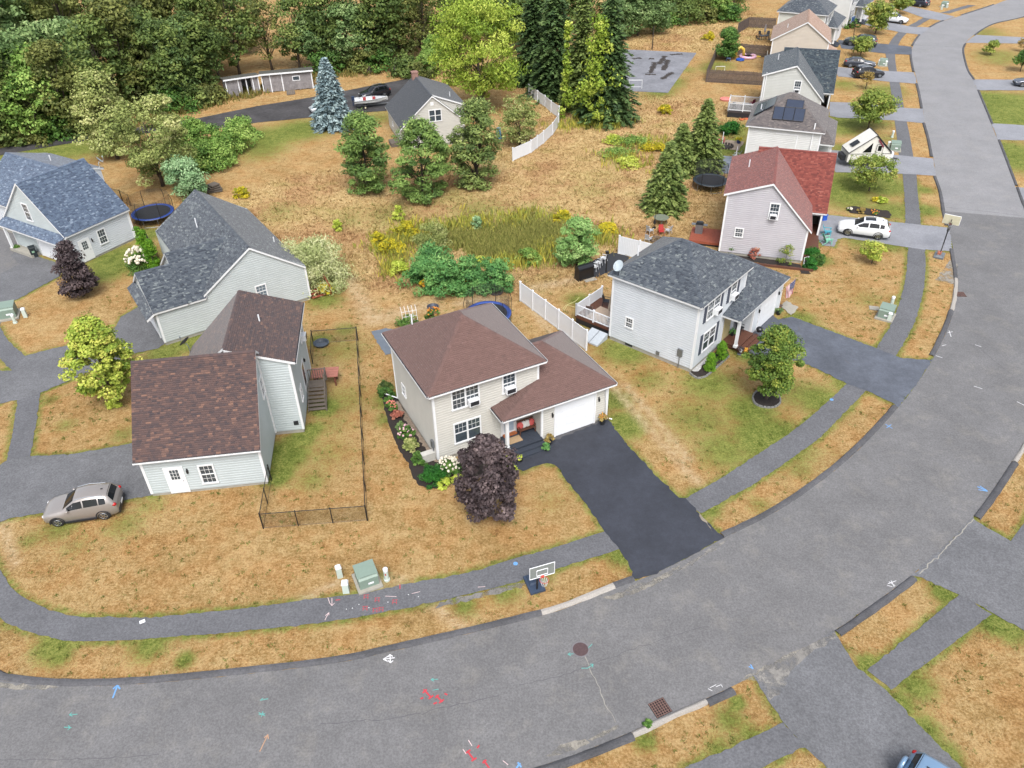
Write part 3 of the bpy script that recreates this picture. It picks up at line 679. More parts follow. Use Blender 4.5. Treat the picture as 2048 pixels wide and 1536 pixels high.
    def wbox(s, b, fr_, s0, s1, z0, z1, n0, n1):
        o, d, n, a = fr_; c = o + d * (s0 + s1) / 2 + n * (n0 + n1) / 2
        return b.box((c.x, c.y, (z0 + z1) / 2), (abs(s1 - s0), abs(n1 - n0), abs(z1 - z0)), a)
    def window(s, fr_, sc, z0, w, h, cols=3, rows=2, twin=False, shut=False, ac=False, lower=True, pane=GLASS, cw=.10):
        b = MB(); W0 = sc - w / 2; k = s.wbox
        k(b, fr_, W0, W0 + cw, z0, z0 + h, .012, .085); k(b, fr_, W0 + w - cw, W0 + w, z0, z0 + h, .012, .085)
        k(b, fr_, W0 + cw, W0 + w - cw, z0 + h - cw, z0 + h, .012, .082); k(b, fr_, W0 - .02, W0 + w + .02, z0 - .04, z0 + cw * .6, .012, .11)
        bays = [(W0 + cw, W0 + w - cw)]
        if twin:
            mid = W0 + w / 2; k(b, fr_, mid - .06, mid + .06, z0 + .06, z0 + h - cw, .012, .08); bays = [(W0 + cw, mid - .06), (mid + .06, W0 + w - cw)]
        zt, zb = z0 + h - cw, z0 + cw * .6; zm = (zt + zb) / 2
        for x0, x1 in bays: k(b, fr_, x0, x1, zm - .03, zm + .03, .012, .07)
        o = b.build('window', s.trim, s.e)
        g = MB()
        for bi, (x0, x1) in enumerate(bays):
            for zz0, zz1 in ((zb, zm - .03), (zm + .03, zt)):
                p = MB(); k(p, fr_, x0, x1, zz0, zz1, .012, .042); p.build('pane', pane, o)
                if zz0 == zb and not lower: continue
                for c in range(1, cols): xx = x0 + (x1 - x0) * c / cols; k(g, fr_, xx - .009, xx + .009, zz0, zz1, .0425, .05)
                for r_ in range(1, rows): q = zz0 + (zz1 - zz0) * r_ / rows; k(g, fr_, x0, x1, q - .009, q + .009, .0425, .0495)
        g.build('muntins', s.trim, o)
        if shut:
            for e in (W0 - .42, W0 + w + .04):
                q = MB(); k(q, fr_, e, e + .36, z0 - .02, z0 + h + .02, .012, .07); k(q, fr_, e + .05, e + .31, z0 + .06, z0 + h / 2 - .03, .05, .058); k(q, fr_, e + .05, e + .31, z0 + h / 2 + .03, z0 + h - .06, .05, .058)
                q.build('shutter', SHUT, s.e)
        if ac:
            x0, x1 = bays[-1]; q = MB(); k(q, fr_, x0 + .05, x1 - .05, zb + .02, zb + .44, .03, .40); a_ = q.build('air_conditioner', WHITE2, s.e)
            q = MB(); k(q, fr_, x0 + .11, x1 - .11, zb + .08, zb + .38, .395, .412); q.build('grille', DARKM, a_)
        return o
    def door(s, fr_, sc, z0, w=.95, h=2.1, m=None, lites=True, pane=None):
        b = MB(); k = s.wbox
        k(b, fr_, sc - w / 2 - .1, sc - w / 2, z0, z0 + h + .1, .012, .06); k(b, fr_, sc + w / 2, sc + w / 2 + .1, z0, z0 + h + .1, .012, .06); k(b, fr_, sc - w / 2, sc + w / 2, z0 + h, z0 + h + .1, .012, .058)
        k(b, fr_, sc - w / 2, sc + w / 2, z0, z0 + h, .012, .045); o = b.build('door', m or s.trim, s.e)
        if lites:
            for i in range(3):
                for j in range(3):
                    p = MB(); x0 = sc - .27 + i * .18; zz = z0 + h * .55 + j * .26; k(p, fr_, x0 + .015, x0 + .165, zz, zz + .23, .03, .050); p.build('pane', GLASS, o)
        if pane: p = MB(); k(p, fr_, sc - w / 2 + .12, sc + w / 2 - .12, z0 + .25, z0 + h - .12, .03, .052); p.build('pane', pane, o)
        p = MB(); o2, d, n, a = fr_; c = o2 + d * (sc + w / 2 - .09) + n * .06; p.ball((c.x, c.y, z0 + .95), .035, 8, 5); p.build('handle', STEEL, o)
        return o
    def garage_door(s, fr_, s0, s1, z1, z0=.06):
        b = MB(); k = s.wbox
        k(b, fr_, s0 - .12, s0, z0, z1 + .12, .012, .085); k(b, fr_, s1, s1 + .12, z0, z1 + .12, .012, .085); k(b, fr_, s0, s1, z1, z1 + .12, .012, .082)
        o = b.build('garage_door', s.trim, s.e); n = 4; h = (z1 - z0) / n
        for i in range(n):
            p = MB(); k(p, fr_, s0, s1, z0 + i * h + .006, z0 + (i + 1) * h - .006, .012, .044)
            m_ = 4; wd = (s1 - s0) / m_
            for j in range(m_): k(p, fr_, s0 + j * wd + .08, s0 + (j + 1) * wd - .08, z0 + i * h + .08, z0 + (i + 1) * h - .08, .03, .05)
            p.build('section', WHITE2, o)
        return o
    def lamp(s, fr_, sc, z):
        o, d, n, a = fr_; b = MB(); c = o + d * sc
        q = c + n * .02; b.box((q.x, q.y, z + .1), (.1, .03, .22), a); q = c + n * .1; b.tube([(q.x - n.x * .08, q.y - n.y * .08, z + .16), (q.x, q.y, z + .2), (q.x, q.y, z + .12)], .012, 5)
        b.lathe([(.03, .12), (.075, .1), (.06, -.12), (.03, -.14)], (q.x, q.y, z), 6)
        return b.build('wall_lamp', BLACK, s.e)
    def pipe(s, u, v, z, h=.5): return MB().lathe([(.05, -.25), (.05, h), (.035, h), (.035, h - .1)], (u, v, z), 8).build('vent_pipe', WHITE2, s.e)
    def dish(s, u, v, z, ang, m=None):
        b = MB(); b.tube([(u, v, z), (u, v, z + .55), (u + .12 * math.cos(ang), v + .12 * math.sin(ang), z + .75)], .025, 6); b.tube([(u + .35, v, z), (u, v, z + .5)], .012, 5)
        i = len(b.v); n = 16
        b.lathe([(.02, 0), (.2, .025), (.42, .10), (.43, .10), (.2, .045), (.02, .02)], (0, 0, 0), n, True)
        rot = Matrix.Translation((u + .16 * math.cos(ang), v + .16 * math.sin(ang), z + .85)) @ Matrix.Rotation(ang, 4, 'Z') @ Matrix.Rotation(R(52), 4, 'Y')
        b.tf(rot, i); e = rot @ Vector((0, 0, .5)); b.tube([(u, v, z + .6), tuple(rot @ Vector((.3, 0, .25))), tuple(e)], .014, 5); b.ball(tuple(e), .06, 6, 4)
        return b.build('satellite_dish', m or STEEL, s.e)
    def gutter(s, p, q, r=.055):
        p, q = Vector(p), Vector(q); d = (q - p).normalized(); n = Vector((d.y, -d.x, 0)); b = MB()
        A = [p + n * 0, p + n * .11, p + n * .11 - Vector((0, 0, .1)), p - Vector((0, 0, .1))]
        L = q - p
        for (a, c) in (((0, .0), (0.012, -.11)), ((.11, .0), (.122, -.11))):
            pts = [p + n * a[0], p + n * c[0], p + n * c[0] + Vector((0, 0, c[1])), p + n * a[0] + Vector((0, 0, c[1]))]
            b.extrude(pts, L)
        pts = [p + n * .012 + Vector((0, 0, -.098)), p + n * .11 + Vector((0, 0, -.098)), p + n * .11 + Vector((0, 0, -.11)), p + n * .012 + Vector((0, 0, -.11))]
        b.extrude(pts, L); o = b.build('gutter', s.trim, s.e)
        g = MB(); n_ = int(L.length / .6); 
        g.extrude([p + n * .02 + Vector((0, 0, -.03)), p + n * .105 + Vector((0, 0, -.03)), p + n * .105 + Vector((0, 0, -.04)), p + n * .02 + Vector((0, 0, -.04))], L); g.build('gutter_guard', DARKM, o)
        return o

def house_A(name, loc, a, siding, shingle, label, W=7.24, D=7.27, he=5.7, hp=8.24, Wg=4.6, pr=1.25, Dg=6.55, hg=3.12, hgp=5.5, xl=3.85, o=.37, shut=False, ac=True, gl=6.83, gd=(7.85, 10.8), detail=True, porch=DECKG, gutter=False, tv=.22):
    h = House(name, loc, a, siding, shingle, label, tv=tv); e = h.e
    rr = max(.05, (D - W) / 2 + .25); hw = he + .06; G_ = W + Wg
    h.found([(0, 0), (W, 0), (W, D), (0, D)]); h.found([(gl, -pr), (G_, -pr), (G_, Dg - pr), (gl, Dg - pr)], .2)
    h.rwall((0, 0), (gl, 0), .33, hw); h.wall((gl, 0), (W, 0), [(0, hg), (W - gl, hg), (W - gl, hw), (0, hw)])
    h.rwall((W, 0), (W, D), hg, hw); h.rwall((W, D), (0, D), .33, hw); h.rwall((0, D), (0, 0), .33, hw)
    for (u, v, z) in ((.02, .02, .33), (W - .02, .02, hg + .8), (W - .02, D - .02, .33), (.02, D - .02, .33)): h.corner(u, v, z, hw)
    o_ = o
    FL, FR, BR, BL = (-o_, -o_, he), (W + o_, -o_, he), (W + o_, D + o_, he), (-o_, D + o_, he)
    Pf, Pb = (W / 2, D / 2 - rr, hp), (W / 2, D / 2 + rr, hp)
    h.roof([[FL, FR, Pf], [FR, BR, Pb, Pf], [BR, BL, Pb], [BL, FL, Pf, Pb]], [(FL, Pf), (FR, Pf), (BR, Pb), (BL, Pb), (Pf, Pb)])
    # garage wing and porch roof
    h.rwall((gl, -pr), (G_, -pr), .18, hg + .1); h.rwall((G_, -pr), (G_, Dg - pr), .18, hg + .1); h.rwall((G_, Dg - pr), (W, Dg - pr), .18, hg + .1)
    h.rwall((gl, 0), (gl, -pr), .45, hg + .05)
    for (u, v) in ((gl + .02, -pr + .02), (G_ - .02, -pr + .02), (G_ - .02, Dg - pr - .02)): h.corner(u, v, .18, hg + .1)
    hd = Dg / 2 + o_; sl_ = (hgp - hg) / hd; vm = -pr + Dg / 2
    A, B, Cc = (xl, -pr - o_, hg), (G_ + o_, -pr - o_, hg), (G_ + o_, Dg - pr + o_, hg)
    zT = hg + sl_ * (pr + o_ - .02); T = (W + .02, -.02, zT); K = (G_ + o_ - hd, vm, hgp); Wr = (W + .02, vm, hgp); Wb = (W + .02, Dg - pr + o_, hg)
    h.roof([[A, B, K, Wr, T], [B, Cc, K], [Cc, Wb, Wr, K], [(xl, -.02, hg), A, T]], [(A, T), (B, K), (Cc, K), (K, Wr)])
    # porch: post, deck, steps
    b = MB().box((xl + .42, -pr - .12, 1.75), (.2, .2, 2.5)).box((xl + .42, -pr - .12, .6), (.28, .28, .2)).box((xl + .42, -pr - .12, 2.9), (.28, .28, .16)); b.build('porch_post', WHITE, e)
    dk = MB(); dk.bx(xl + .6, gl - .02, -pr - .25, -.02, .1, .42).build('porch_base', porch, e)
    y = -pr - .3; i = 0
    while y < -.08:
        MB().bx(xl + .55, gl - .02, y, y + .135, .42, .46).build('deck_board', porch, e); y += .142
    for i, (yy, zz) in enumerate(((-pr - .62, .3), (-pr - .95, .15))): MB().bx(xl + .55, gl + .25, yy, yy + .33, .02, zz).build('porch_step', porch, e)
    # openings
    ff = h.frame((0, 0), (W, 0)); gf = h.frame((0, -pr), (W, -pr)); lf = h.frame((0, D), (0, 0))
    h.window(ff, 2.13, 3.86, 1.92, 1.55, twin=True, shut=shut, ac=ac); h.window(ff, 2.13, 1.14, 1.92, 1.65, twin=True, shut=shut, lower=False); h.window(ff, 5.14, 3.9, 1.0, 1.5, shut=shut, ac=ac)
    h.door(ff, 5.05, .46, .95, 2.05, WHITE if not shut else YDOOR, lites=False, pane=DOORB if not shut else None)
    h.garage_door(gf, gd[0], gd[1], 2.55); h.lamp(gf, gd[0] - .25, 1.95); h.lamp(gf, gd[1] + .35, 1.95)
    h.window(lf, D - 5.5, 1.75, .72, .9, cols=3, rows=2)
    if gutter:
        for p, q in ((FL, FR), (BL, FL), (FR, BR), (A, B), (B, Cc), ((xl, -.02, hg), A)): h.gutter((p[0], p[1], p[2] + .0), (q[0], q[1], q[2]))
    return h
H1 = house_A('hip_roof_house', (-4.81, 37.54), .46, SD_CREAM, SH_BROWN, 'cream two storey house with maroon shingle hip roof and black sealed driveway', gutter=True, tv=.12)
H1.pipe(1.2, 6.0, 7.05, .5); H1.dish(8.6, 5.6, 3.2, 2.4, mat('dish_grey', (110, 120, 132), .8, .5))
b = MB().tube([(11.6, -1.36, 3.0), (11.75, -1.4, .25), (12.1, -1.6, .12)], .05, 6); b.build('downspout', WHITE, H1.e)
b = MB().tube([(-.05, 7.2, 5.5), (-.05, 7.2, .4), (-.9, 8.6, .3)], .05, 6); b.build('downspout', WHITE, H1.e)
MB().box((-.12, .45, 1.35), (.16, .3, .5)).tube([(-.1, .45, 1.2), (-.1, .45, .05)], .035, 6).build('electric_meter', STEEL, H1.e)
MB().lathe([(.07, 0), (.07, .08)], (3.1, 0, .6), 10).tf(Matrix.Identity(4)).build('wall_vent', WHITE, H1.e)

H5 = house_A('hip_roof_house', (13.14, 46.84), .86, SD_BLUE, SH_GREY, 'pale blue two storey house with charcoal hip roof and slate shutters', W=7.13, D=7.18, he=5.8, hp=8.26, Wg=5.0, pr=1.15, hg=3.07, hgp=5.4, xl=3.95, o=.33, shut=True, gl=7.1, gd=(8.2, 11.1), porch=WOODB)
lf = H5.frame((0, 7.18), (0, 0))
b = MB(); H5.wbox(b, lf, 7.18 - 1.2, 7.18 - .8, 1.1, 1.7, .01, .16); b.tube([(-.1, 1.0, 1.1), (-.1, 1.0, .02)], .035, 6); b.build('electric_meter', STEEL, H5.e)
b = MB(); H5.wbox(b, lf, 1.45, 2.1, .12, .34, -.01, .02); b.build('basement_window', DARKM, H5.e)
b = MB(); H5.wbox(b, lf, 4.2, 4.5, .4, .7, .01, .08); b.build('gas_meter', STEEL, H5.e)
H5.dish(-.1, 6.6, 5.85, 2.9, mat('dish_pale', (196, 208, 214), .8, .5)); H5.pipe(1.9, 6.4, 7.0, .55)

# garage-fronted gable houses -----------------------------------------
def gable_wall(h, p0, p1, z0, eL, eR, apex_s, apex_z, m=None):
    L = math.hypot(p1[0] - p0[0], p1[1] - p0[1]); return h.wall(p0, p1, [(0, z0), (L, z0), (L, eR), (apex_s, apex_z), (0, eL)], m)
def gable_planes(u0, u1, v0, v1, um, hL, hR, hM, o, rk):
    """ridge along v at u=um"""
    return [[(u1 + o, v0 - rk, hR), (u1 + o, v1 + rk, hR), (um, v1 + rk, hM), (um, v0 - rk, hM)], [(u0 - o, v1 + rk, hL), (u0 - o, v0 - rk, hL), (um, v0 - rk, hM), (um, v1 + rk, hM)]]
def gable_planes_u(u0, u1, v0, v1, vm, hN, hF, hM, o, rk):
    """ridge along u at v=vm"""
    return [[(u0 - rk, v0 - o, hN), (u1 + rk, v0 - o, hN), (u1 + rk, vm, hM), (u0 - rk, vm, hM)], [(u1 + rk, v1 + o, hF), (u0 - rk, v1 + o, hF), (u0 - rk, vm, hM), (u1 + rk, vm, hM)]]

# brown-roofed house in the left foreground
h = H2 = House('gable_house', (-22.22, 35.04), .13, SD_SAGE, SH_AUTUMN, 'pale sage house with mottled brown shingle roof, silver crossover parked beside it')
Wg, Dg, hg, hr, o, rk = 6.95, 8.48, 3.14, 7.2, .37, .2
h.found([(0, 0), (Wg, 0), (Wg, Dg), (0, Dg)], .25); h.found([(1.4, 4.76), (8.86, 4.76), (8.86, 11.84), (1.4, 11.84)], .32)
zw = hg + .1; sl = (hr - hg) / (Dg / 2 + o); za = hr - .12
h.rwall((0, 0), (Wg, 0), .22, zw); gable_wall(h, (Wg, 0), (Wg, Dg), .22, zw + .15, zw + .15, Dg / 2, za); gable_wall(h, (0, Dg), (0, 0), .22, zw + .15, zw + .15, Dg / 2, za)
m0, m1, mr, v0, v1, hR, hL, hM = 1.38, 8.86, 5.17, 4.76, 11.84, 5.83, 3.05, 7.21
h.wall((Wg, v0), (m1, v0), [(0, .3), (m1 - Wg, .3), (m1 - Wg, hR + .06), (0, hR + .72)]); h.rwall((m1, v0), (m1, v1), .3, hR + .03)
gable_wall(h, (m1, v1), (m0, v1), .3, hR + .06, hL + .1, m1 - mr, hM - .12); h.rwall((m0, v1), (m0, Dg), .3, hL + .1)
for (u, v, z0, z1) in ((.03, .03, .22, zw), (Wg - .03, .03, .22, zw), (m1 - .02, v0 + .02, .3, hR), (m1 - .02, v1 - .02, .3, hR), (Wg + .05, v0 - .08, .3, hR + .5)): h.corner(u, v, z0, z1)
h.roof(gable_planes_u(0, Wg, 0, Dg, Dg / 2, hg, hg, hr, o, rk), [((-rk, Dg / 2, hr), (Wg + rk, Dg / 2, hr))])
um = [[(m1 + o, v0 - rk, hR), (m1 + o, v1 + rk, hR), (mr, v1 + rk, hM), (mr, v0 - rk, hM)], [(m0 - o, v1 + rk, hL), (m0 - o, 7.2, hL), (mr, 4.9, hM), (mr, v1 + rk, hM)]]
h.roof(um, [((mr, v0, hM), (mr, v1 + rk, hM))])
nf = h.frame((0, 0), (Wg, 0)); h.door(nf, 1.72, .1, .95, 2.0); h.window(nf, 3.62, .64, .95, 1.5); h.lamp(nf, 2.5, 1.75)
gf = h.frame((Wg, 0), (Wg, Dg)); h.window(gf, 4.2, 3.75, .85, 1.4); gw = h.frame((0, Dg), (0, 0)); h.garage_door(gw, 1.2, 3.8, 2.5); h.garage_door(gw, 4.6, 7.2, 2.5)
rf = h.frame((m1, v0), (m1, v1)); h.window(rf, 1.6, 1.6, .7, 1.1); h.door(rf, 3.9, .9, .95, 2.05, lites=False, pane=GLASS); h.lamp(rf, 4.8, 2.6); h.window(rf, 5.7, 3.7, .9, 1.3, ac=True)
nm = h.frame((Wg, v0), (m1, v0)); b = MB(); h.wbox(b, nm, 1.35, 1.65, .75, 1.05, .01, .09); b.build('wall_vent', DARKM, h.e)
h.pipe(6.8, 8.6, 6.65, .5); h.dish(1.0, 11.2, 3.05, 2.6, mat('dish_grey', (110, 120, 132), .8, .5)); h.gutter((-rk, -o, hg), (Wg + rk, -o, hg)); h.gutter((m1 + o, v0 - rk, hR), (m1 + o, v1 + rk, hR))

# grey-roofed house beyond it
h = H3 = House('gable_house', (-27.16, 51.88), .59, SD_SAGE2, SH_GREY, 'pale grey green house with charcoal cross gable roof beside the variegated willow')
hg, pt, w1, w2, m0, m1, mr, V_, hR, hM, o, hL, u2, rk = 3.12, .67, 2.88, 3.71, 3.74, 12.18, 8.0, 13.91, 3.2, 6.19, .25, 3.33, 2.61, .2
hz = lambda v: hg + pt * (v + o)
h.found([(0, 0), (m1, 0), (m1, V_), (m0, V_), (m0, 7.4), (0, 7.4)], .3)
h.rwall((0, 0), (m0, 0), .28, hg + .1); gable_wall(h, (m0, 0), (m1, 0), .28, hL + .02, hR + .1, mr - m0, hM - .1); h.rwall((m1, 0), (m1, V_), .28, hR + .05); gable_wall(h, (m1, V_), (m0, V_), .28, hR + .1, hL + .1, m1 - mr, hM - .1)
h.rwall((m0, V_), (m0, 7.4), .28, hL + .1); h.wall((0, 2 * w1), (0, 0), [(0, .28), (2 * w1, .28), (2 * w1, hg + .15), (w1, hz(w1) - .12), (0, hg + .15)]); h.rwall((m0, 7.4), (u2, 7.4), .28, hg + .1)
h.wall((u2, 7.4), (u2, 0), [(0, .28), (7.4, .28), (7.4, hg + .15), (w2, hz(w2) - .12), (0, hg + .15)])
for (u, v) in ((.03, .03), (m1 - .03, .03), (.03, 2 * w1 - .03)): h.corner(u, v, .28, hg)
h.roof([[(-rk, -o, hg), (u2, -o, hg), (u2, w1, hz(w1)), (-rk, w1, hz(w1))], [(u2, 2 * w1 + o, hg), (-rk, 2 * w1 + o, hg), (-rk, w1, hz(w1)), (u2, w1, hz(w1))]], [((-rk, w1, hz(w1)), (u2, w1, hz(w1)))])
ue = mr - (hM - hz(w2)) / ((hM - hL) / (mr - m0)); t_ = m0 - .1
h.roof([[(u2 - .2, -o, hg), (t_ + .2, -o, hg), (ue, w2, hz(w2)), (u2 - .2, w2, hz(w2))], [(t_, 2 * w2 + o, hg), (u2 - .2, 2 * w2 + o, hg), (u2 - .2, w2, hz(w2)), (ue, w2, hz(w2))]], [((u2 - .2, w2, hz(w2)), (ue, w2, hz(w2)))])
h.roof(gable_planes(m0, m1, 0, V_, mr, hL, hR, hM, o if False else .0, rk), [((mr, -rk, hM), (mr, V_ + rk, hM))])
h.roof([[(-.75, 2 * w1 + .2, 2.7), (-.75, -.25, 2.7), (-.02, -.25, 3.15), (-.02, 2 * w1 + .2, 3.15)]])
nf = h.frame((0, 0), (m1, 0)); h.window(nf, 8.22, 1.55, .95, 1.2, pane=mat('sky_glass', (120, 136, 148), .7, .08, var=.15)); gw = h.frame((0, 2 * w1), (0, 0)); h.garage_door(gw, 1.4, 4.4, 2.45)
h.pipe(6.3, 8.6, 5.0, .9); h.pipe(11.4, 4.6, 3.75, .5)

# blue-roofed house at the left edge
h = H4 = House('gable_house', (-40.06, 65.37), 1.03, SD_BLUE, SH_BLUE, 'pale house with blue shingle roof and a black bin by its garage')
g1, Dg, hg, hr, o, rk = 6.57, 8.69, 3.15, 7.36, .3, .2
h.found([(0, 0), (g1, 0), (g1, Dg), (0, Dg)], .22); h.found([(1.5, Dg), (9.4, Dg), (9.4, 15), (1.5, 15)], .3)
h.rwall((0, 0), (g1, 0), .2, hg + .1); gable_wall(h, (g1, 0), (g1, Dg), .2, hg + .15, hg + .15, Dg / 2, hr - .12); gable_wall(h, (0, Dg), (0, 0), .2, hg + .15, hg + .15, Dg / 2, hr - .12, SD_SAGE)
h.rwall((1.5, 15), (1.5, Dg), .3, 3.3); gable_wall(h, (9.4, 15), (1.5, 15), .3, 5.2, 3.3, 4, 6.4); h.rwall((9.4, Dg - 2), (9.4, 15), .3, 5.1); h.rwall((g1, 6.6), (9.4, 6.6), .3, 5.2)
for (u, v) in ((.03, .03), (g1 - .03, .03), (.03, Dg - .03)): h.corner(u, v, .2, hg + .1)
h.roof(gable_planes_u(0, g1, 0, Dg, Dg / 2, hg, hg, hr, o, rk), [((-rk, Dg / 2, hr), (g1 + rk, Dg / 2, hr))])
h.roof([[(9.7, 6.5, 5.0), (9.7, 15.2, 5.0), (5.42, 15.2, 6.5), (5.42, 6.5, 6.5)], [(1.2, 15.2, 3.3), (1.2, 8.6, 3.3), (5.42, 5.2, 6.5), (5.42, 15.2, 6.5)]], [((5.42, 6, 6.5), (5.42, 15.2, 6.5))])
h.roof([[(-.95, Dg + .3, 2.7), (-.95, -.35, 2.7), (-.02, -.35, 3.2), (-.02, Dg + .3, 3.2)]])
MB().box((-.7, Dg - .2, 1.4), (.2, .2, 2.6)).box((-.7, Dg - .2, .25), (.28, .28, .2)).build('porch_post', WHITE, h.e); MB().bx(-.9, 1.4, 5.2, Dg, .02, .32).build('porch_base', CONC, h.e)
nf = h.frame((0, 0), (g1, 0)); h.door(nf, 1.5, .1, .95, 2.0); h.window(nf, 3.4, .98, .9, 1.45); h.lamp(nf, 2.3, 1.75); gw = h.frame((0, Dg), (0, 0)); h.garage_door(gw, Dg - 4.75, Dg - 1.35, 2.4); h.window(gw, Dg - 4.6, 3.65, .95, 1.7)
mw = h.frame((1.5, 15), (1.5, Dg)); h.window(mw, 1.6, 1.3, .8, 1.2); h.window(mw, 4.2, 1.3, .8, 1.2); h.pipe(7.0, 10.5, 5.9, .6); h.dish(9.2, 6.3, 5.1, -.4, mat('dish_pale', (196, 208, 214), .8, .5))
b = MB().tube([(g1 + .1, -.05, 3), (g1 + .1, -.05, .35)], .05, 6).lathe([(.22, 0), (.22, .12)], (g1 + .25, -.2, .02), 10); b.build('downspout', WHITE, h.e)

# houses along the street, gable end towards us -------------------------
def house_B(loc, a, siding, shingle, label, W=7.3, ua=3.68, hL=5.9, hR=3.22, hA=7.26, v0=8.9, hr=7.17, vg=5.3, hg=2.7, ur=9.05, ul=2.0, ac=True, lowwin=True):
    h = House('gable_house', loc, a, siding, shingle, label); o, rk = .3, .25
    vend = v0 + (v0 - vg)
    h.found([(0, 0), (W, 0), (W, vg + 1), (0, vg + 1)], .32); h.found([(0, vg), (ur - .25, vg + .9), (ur - .25, vend), (0, vend)], .2)
    gable_wall(h, (0, 0), (W, 0), .3, hL + .02, hR + .2, ua, hA - .1); h.rwall((0, vend), (0, 0), .3, hL); h.rwall((W, 0), (W, vg + .3), .3, hR + .1)
    for u in (.03, W - .03): h.corner(u, .03, .3, hL if u < 1 else hR)
    wu = ur - .3; gable_wall(h, (wu, vg + .3), (wu, vend - .3), .2, hg + .1, hg + .1, v0 - vg - .3, hr - .15); h.rwall((W, vg + .3), (wu, vg + .3), 2.3, hg + .1)
    gable_wall(h, (wu, vend - .3), (0, vend - .3), .2, hg + .2, hg + .2, wu / 2, hg + .3)
    sR = (hA - hR) / (W + o - ua)
    h.roof(gable_planes(0, W, 0, v0, ua, hL, hR, hA, o, rk), [((ua, -rk, hA), (ua, v0, hA))])
    uv = W + o
    h.roof([[(ul, vg, hg), (ur, vg, hg), (ur, v0, hr), (ul, v0, hr)], [(ur, vend, hg), (ul, vend, hg), (ul, v0, hr), (ur, v0, hr)]], [((ul, v0, hr), (ur, v0, hr))])
    MB().box((wu - .1, vg + .2, 1.4), (.16, .16, 2.6)).build('porch_post', WHITE, h.e); MB().bx(W + .05, wu, .8, vg + 2.6, .02, .42).build('porch_base', WOODB, h.e)
    nf = h.frame((0, 0), (W, 0)); h.window(nf, 4.15, 3.95, .9, 1.52, ac=ac)
    if lowwin: h.window(nf, 1.5, 1.9, .8, .9)
    sf = h.frame((wu, vg + .3), (wu, vend - .3)); h.garage_door(sf, 1.2, 4.2, 2.4)
    h.pipe(1.4, 5.2, 6.6, .6)
    return h
H6 = house_B((19.35, 65.49), -.31, SD_GREY, SH_RED, 'grey gable house with brick red shingle roof by the white parked crossover')
H8 = house_B((32.44, 101.94), -.3, SD_STONE, SH_DARK, 'stone grey gable house with dark slate roof behind the solar panels', lowwin=False)
MB().tube([(.25, -.08, 6.2), (.25, -.08, .3)], .07, 6).build('downspout', WHITE, H8.e)
H7 = house_A('hip_roof_house', (32.9, 81.37), 1.2, SD_WHITE, SH_SOLAR, 'white two storey house with solar panels on its weathered hip roof', W=7.25, D=7.35, he=5.72, hp=8.36, ac=False)
sp = (8.36 - 5.72) / (7.25 / 2 + .36)
def solar_panel(h, v0, v1, q0, q1, left=True):
    """on the left slope; q measured up the slope from the eave in plan"""
    z = lambda q: 5.72 + sp * q + .16
    P = [(-.36 + q0, v1, z(q0)), (-.36 + q0, v0, z(q0)), (-.36 + q1, v0, z(q1)), (-.36 + q1, v1, z(q1))]
    o_ = MB().extrude(P, (0, 0, .05)).build('solar_panel', SOLAR, h.e)
    f = MB(); PV = [Vector(p) for p in P]
    for i in range(4): f.tube([PV[i] + Vector((0, 0, .05)), PV[(i + 1) % 4] + Vector((0, 0, .05))], .022, 4)
    f.build('panel_frame', BLACK, o_)
for i in range(3): solar_panel(H7, 2.05 + i * 1.06, 3.07 + i * 1.06, .75, 2.1)
solar_panel(H7, 2.35, 4.1, 2.16, 3.0)
for i in range(2):
    z = lambda q: 5.72 + sp * q + .25
    q0, q1 = .5 + i * 1.0, 1.45 + i * 1.0
    o_ = MB().extrude([(4.6 if i else 5.2, 7.71 - q0, z(q0)), (1.2, 7.71 - q0, z(q0)), (1.2, 7.71 - q1, z(q1)), (4.6, 7.71 - q1, z(q1))], (0, 0, .06)).build('solar_panel', SOLAR, H7.e)
H7.pipe(2.2, 6.6, 6.6, .7); lf = H7.frame((0, 7.35), (0, 0)); b = MB(); H7.wbox(b, lf, 2.8, 5.0, 5.0, 5.1, .01, .06); H7.wbox(b, lf, 5.0, 5.12, .6, 5.1, .01, .06); b.build('conduit', WHITE, H7.e); b = MB(); H7.wbox(b, lf, 6.5, 6.62, .3, 6.5, .02, .14); b.build('downspout', WHITE, H7.e)
H10 = house_A('hip_roof_house', (51.48, 135.72), 1.07, SD_CREAM2, SH_GREY, 'pale cream two storey house with grey hip roof behind the tan gable house', W=7.25, D=7.35, shut=True, ac=False)
p = at(1700, 44); H11 = house_A('hip_roof_house', (61.5, 151.5), .98, SD_WHITE, SH_GREY, 'white two storey house partly cut by the top edge of the picture', W=7.25, D=7.35, shut=True, ac=False)
h = H9 = House('gable_house', (39.6, 123.39), -.32, SD_TAN, SH_TAN, 'tan gable house with pinkish tan shingle roof inside the stockade fence')
h.found([(0, 0), (7.9, 0), (7.9, 8.6), (0, 8.6)], .3); gable_wall(h, (0, 0), (7.9, 0), .28, 5.1, 5.1, 4.46, 7.58); h.rwall((7.9, 0), (7.9, 8.6), .28, 5.1); h.rwall((0, 8.6), (0, 0), .28, 5.1); gable_wall(h, (7.9, 8.6), (0, 8.6), .28, 5.1, 5.1, 3.44, 7.58)
h.roof(gable_planes(0, 7.9, 0, 8.6, 4.46, 4.98, 4.99, 7.67, .3, .25), [((4.46, -.25, 7.67), (4.46, 8.85, 7.67))])
for u in (.03, 7.87): h.corner(u, .03, .28, 5.1)
h.pipe(1.8, 2.6, 6.0, .7); sf = h.frame((7.9, 0), (7.9, 8.6)); h.window(sf, 2.2, 3.2, .9, 1.4); h.window(sf, 6, 3.2, .9, 1.4); h.door(sf, 4.2, .3)
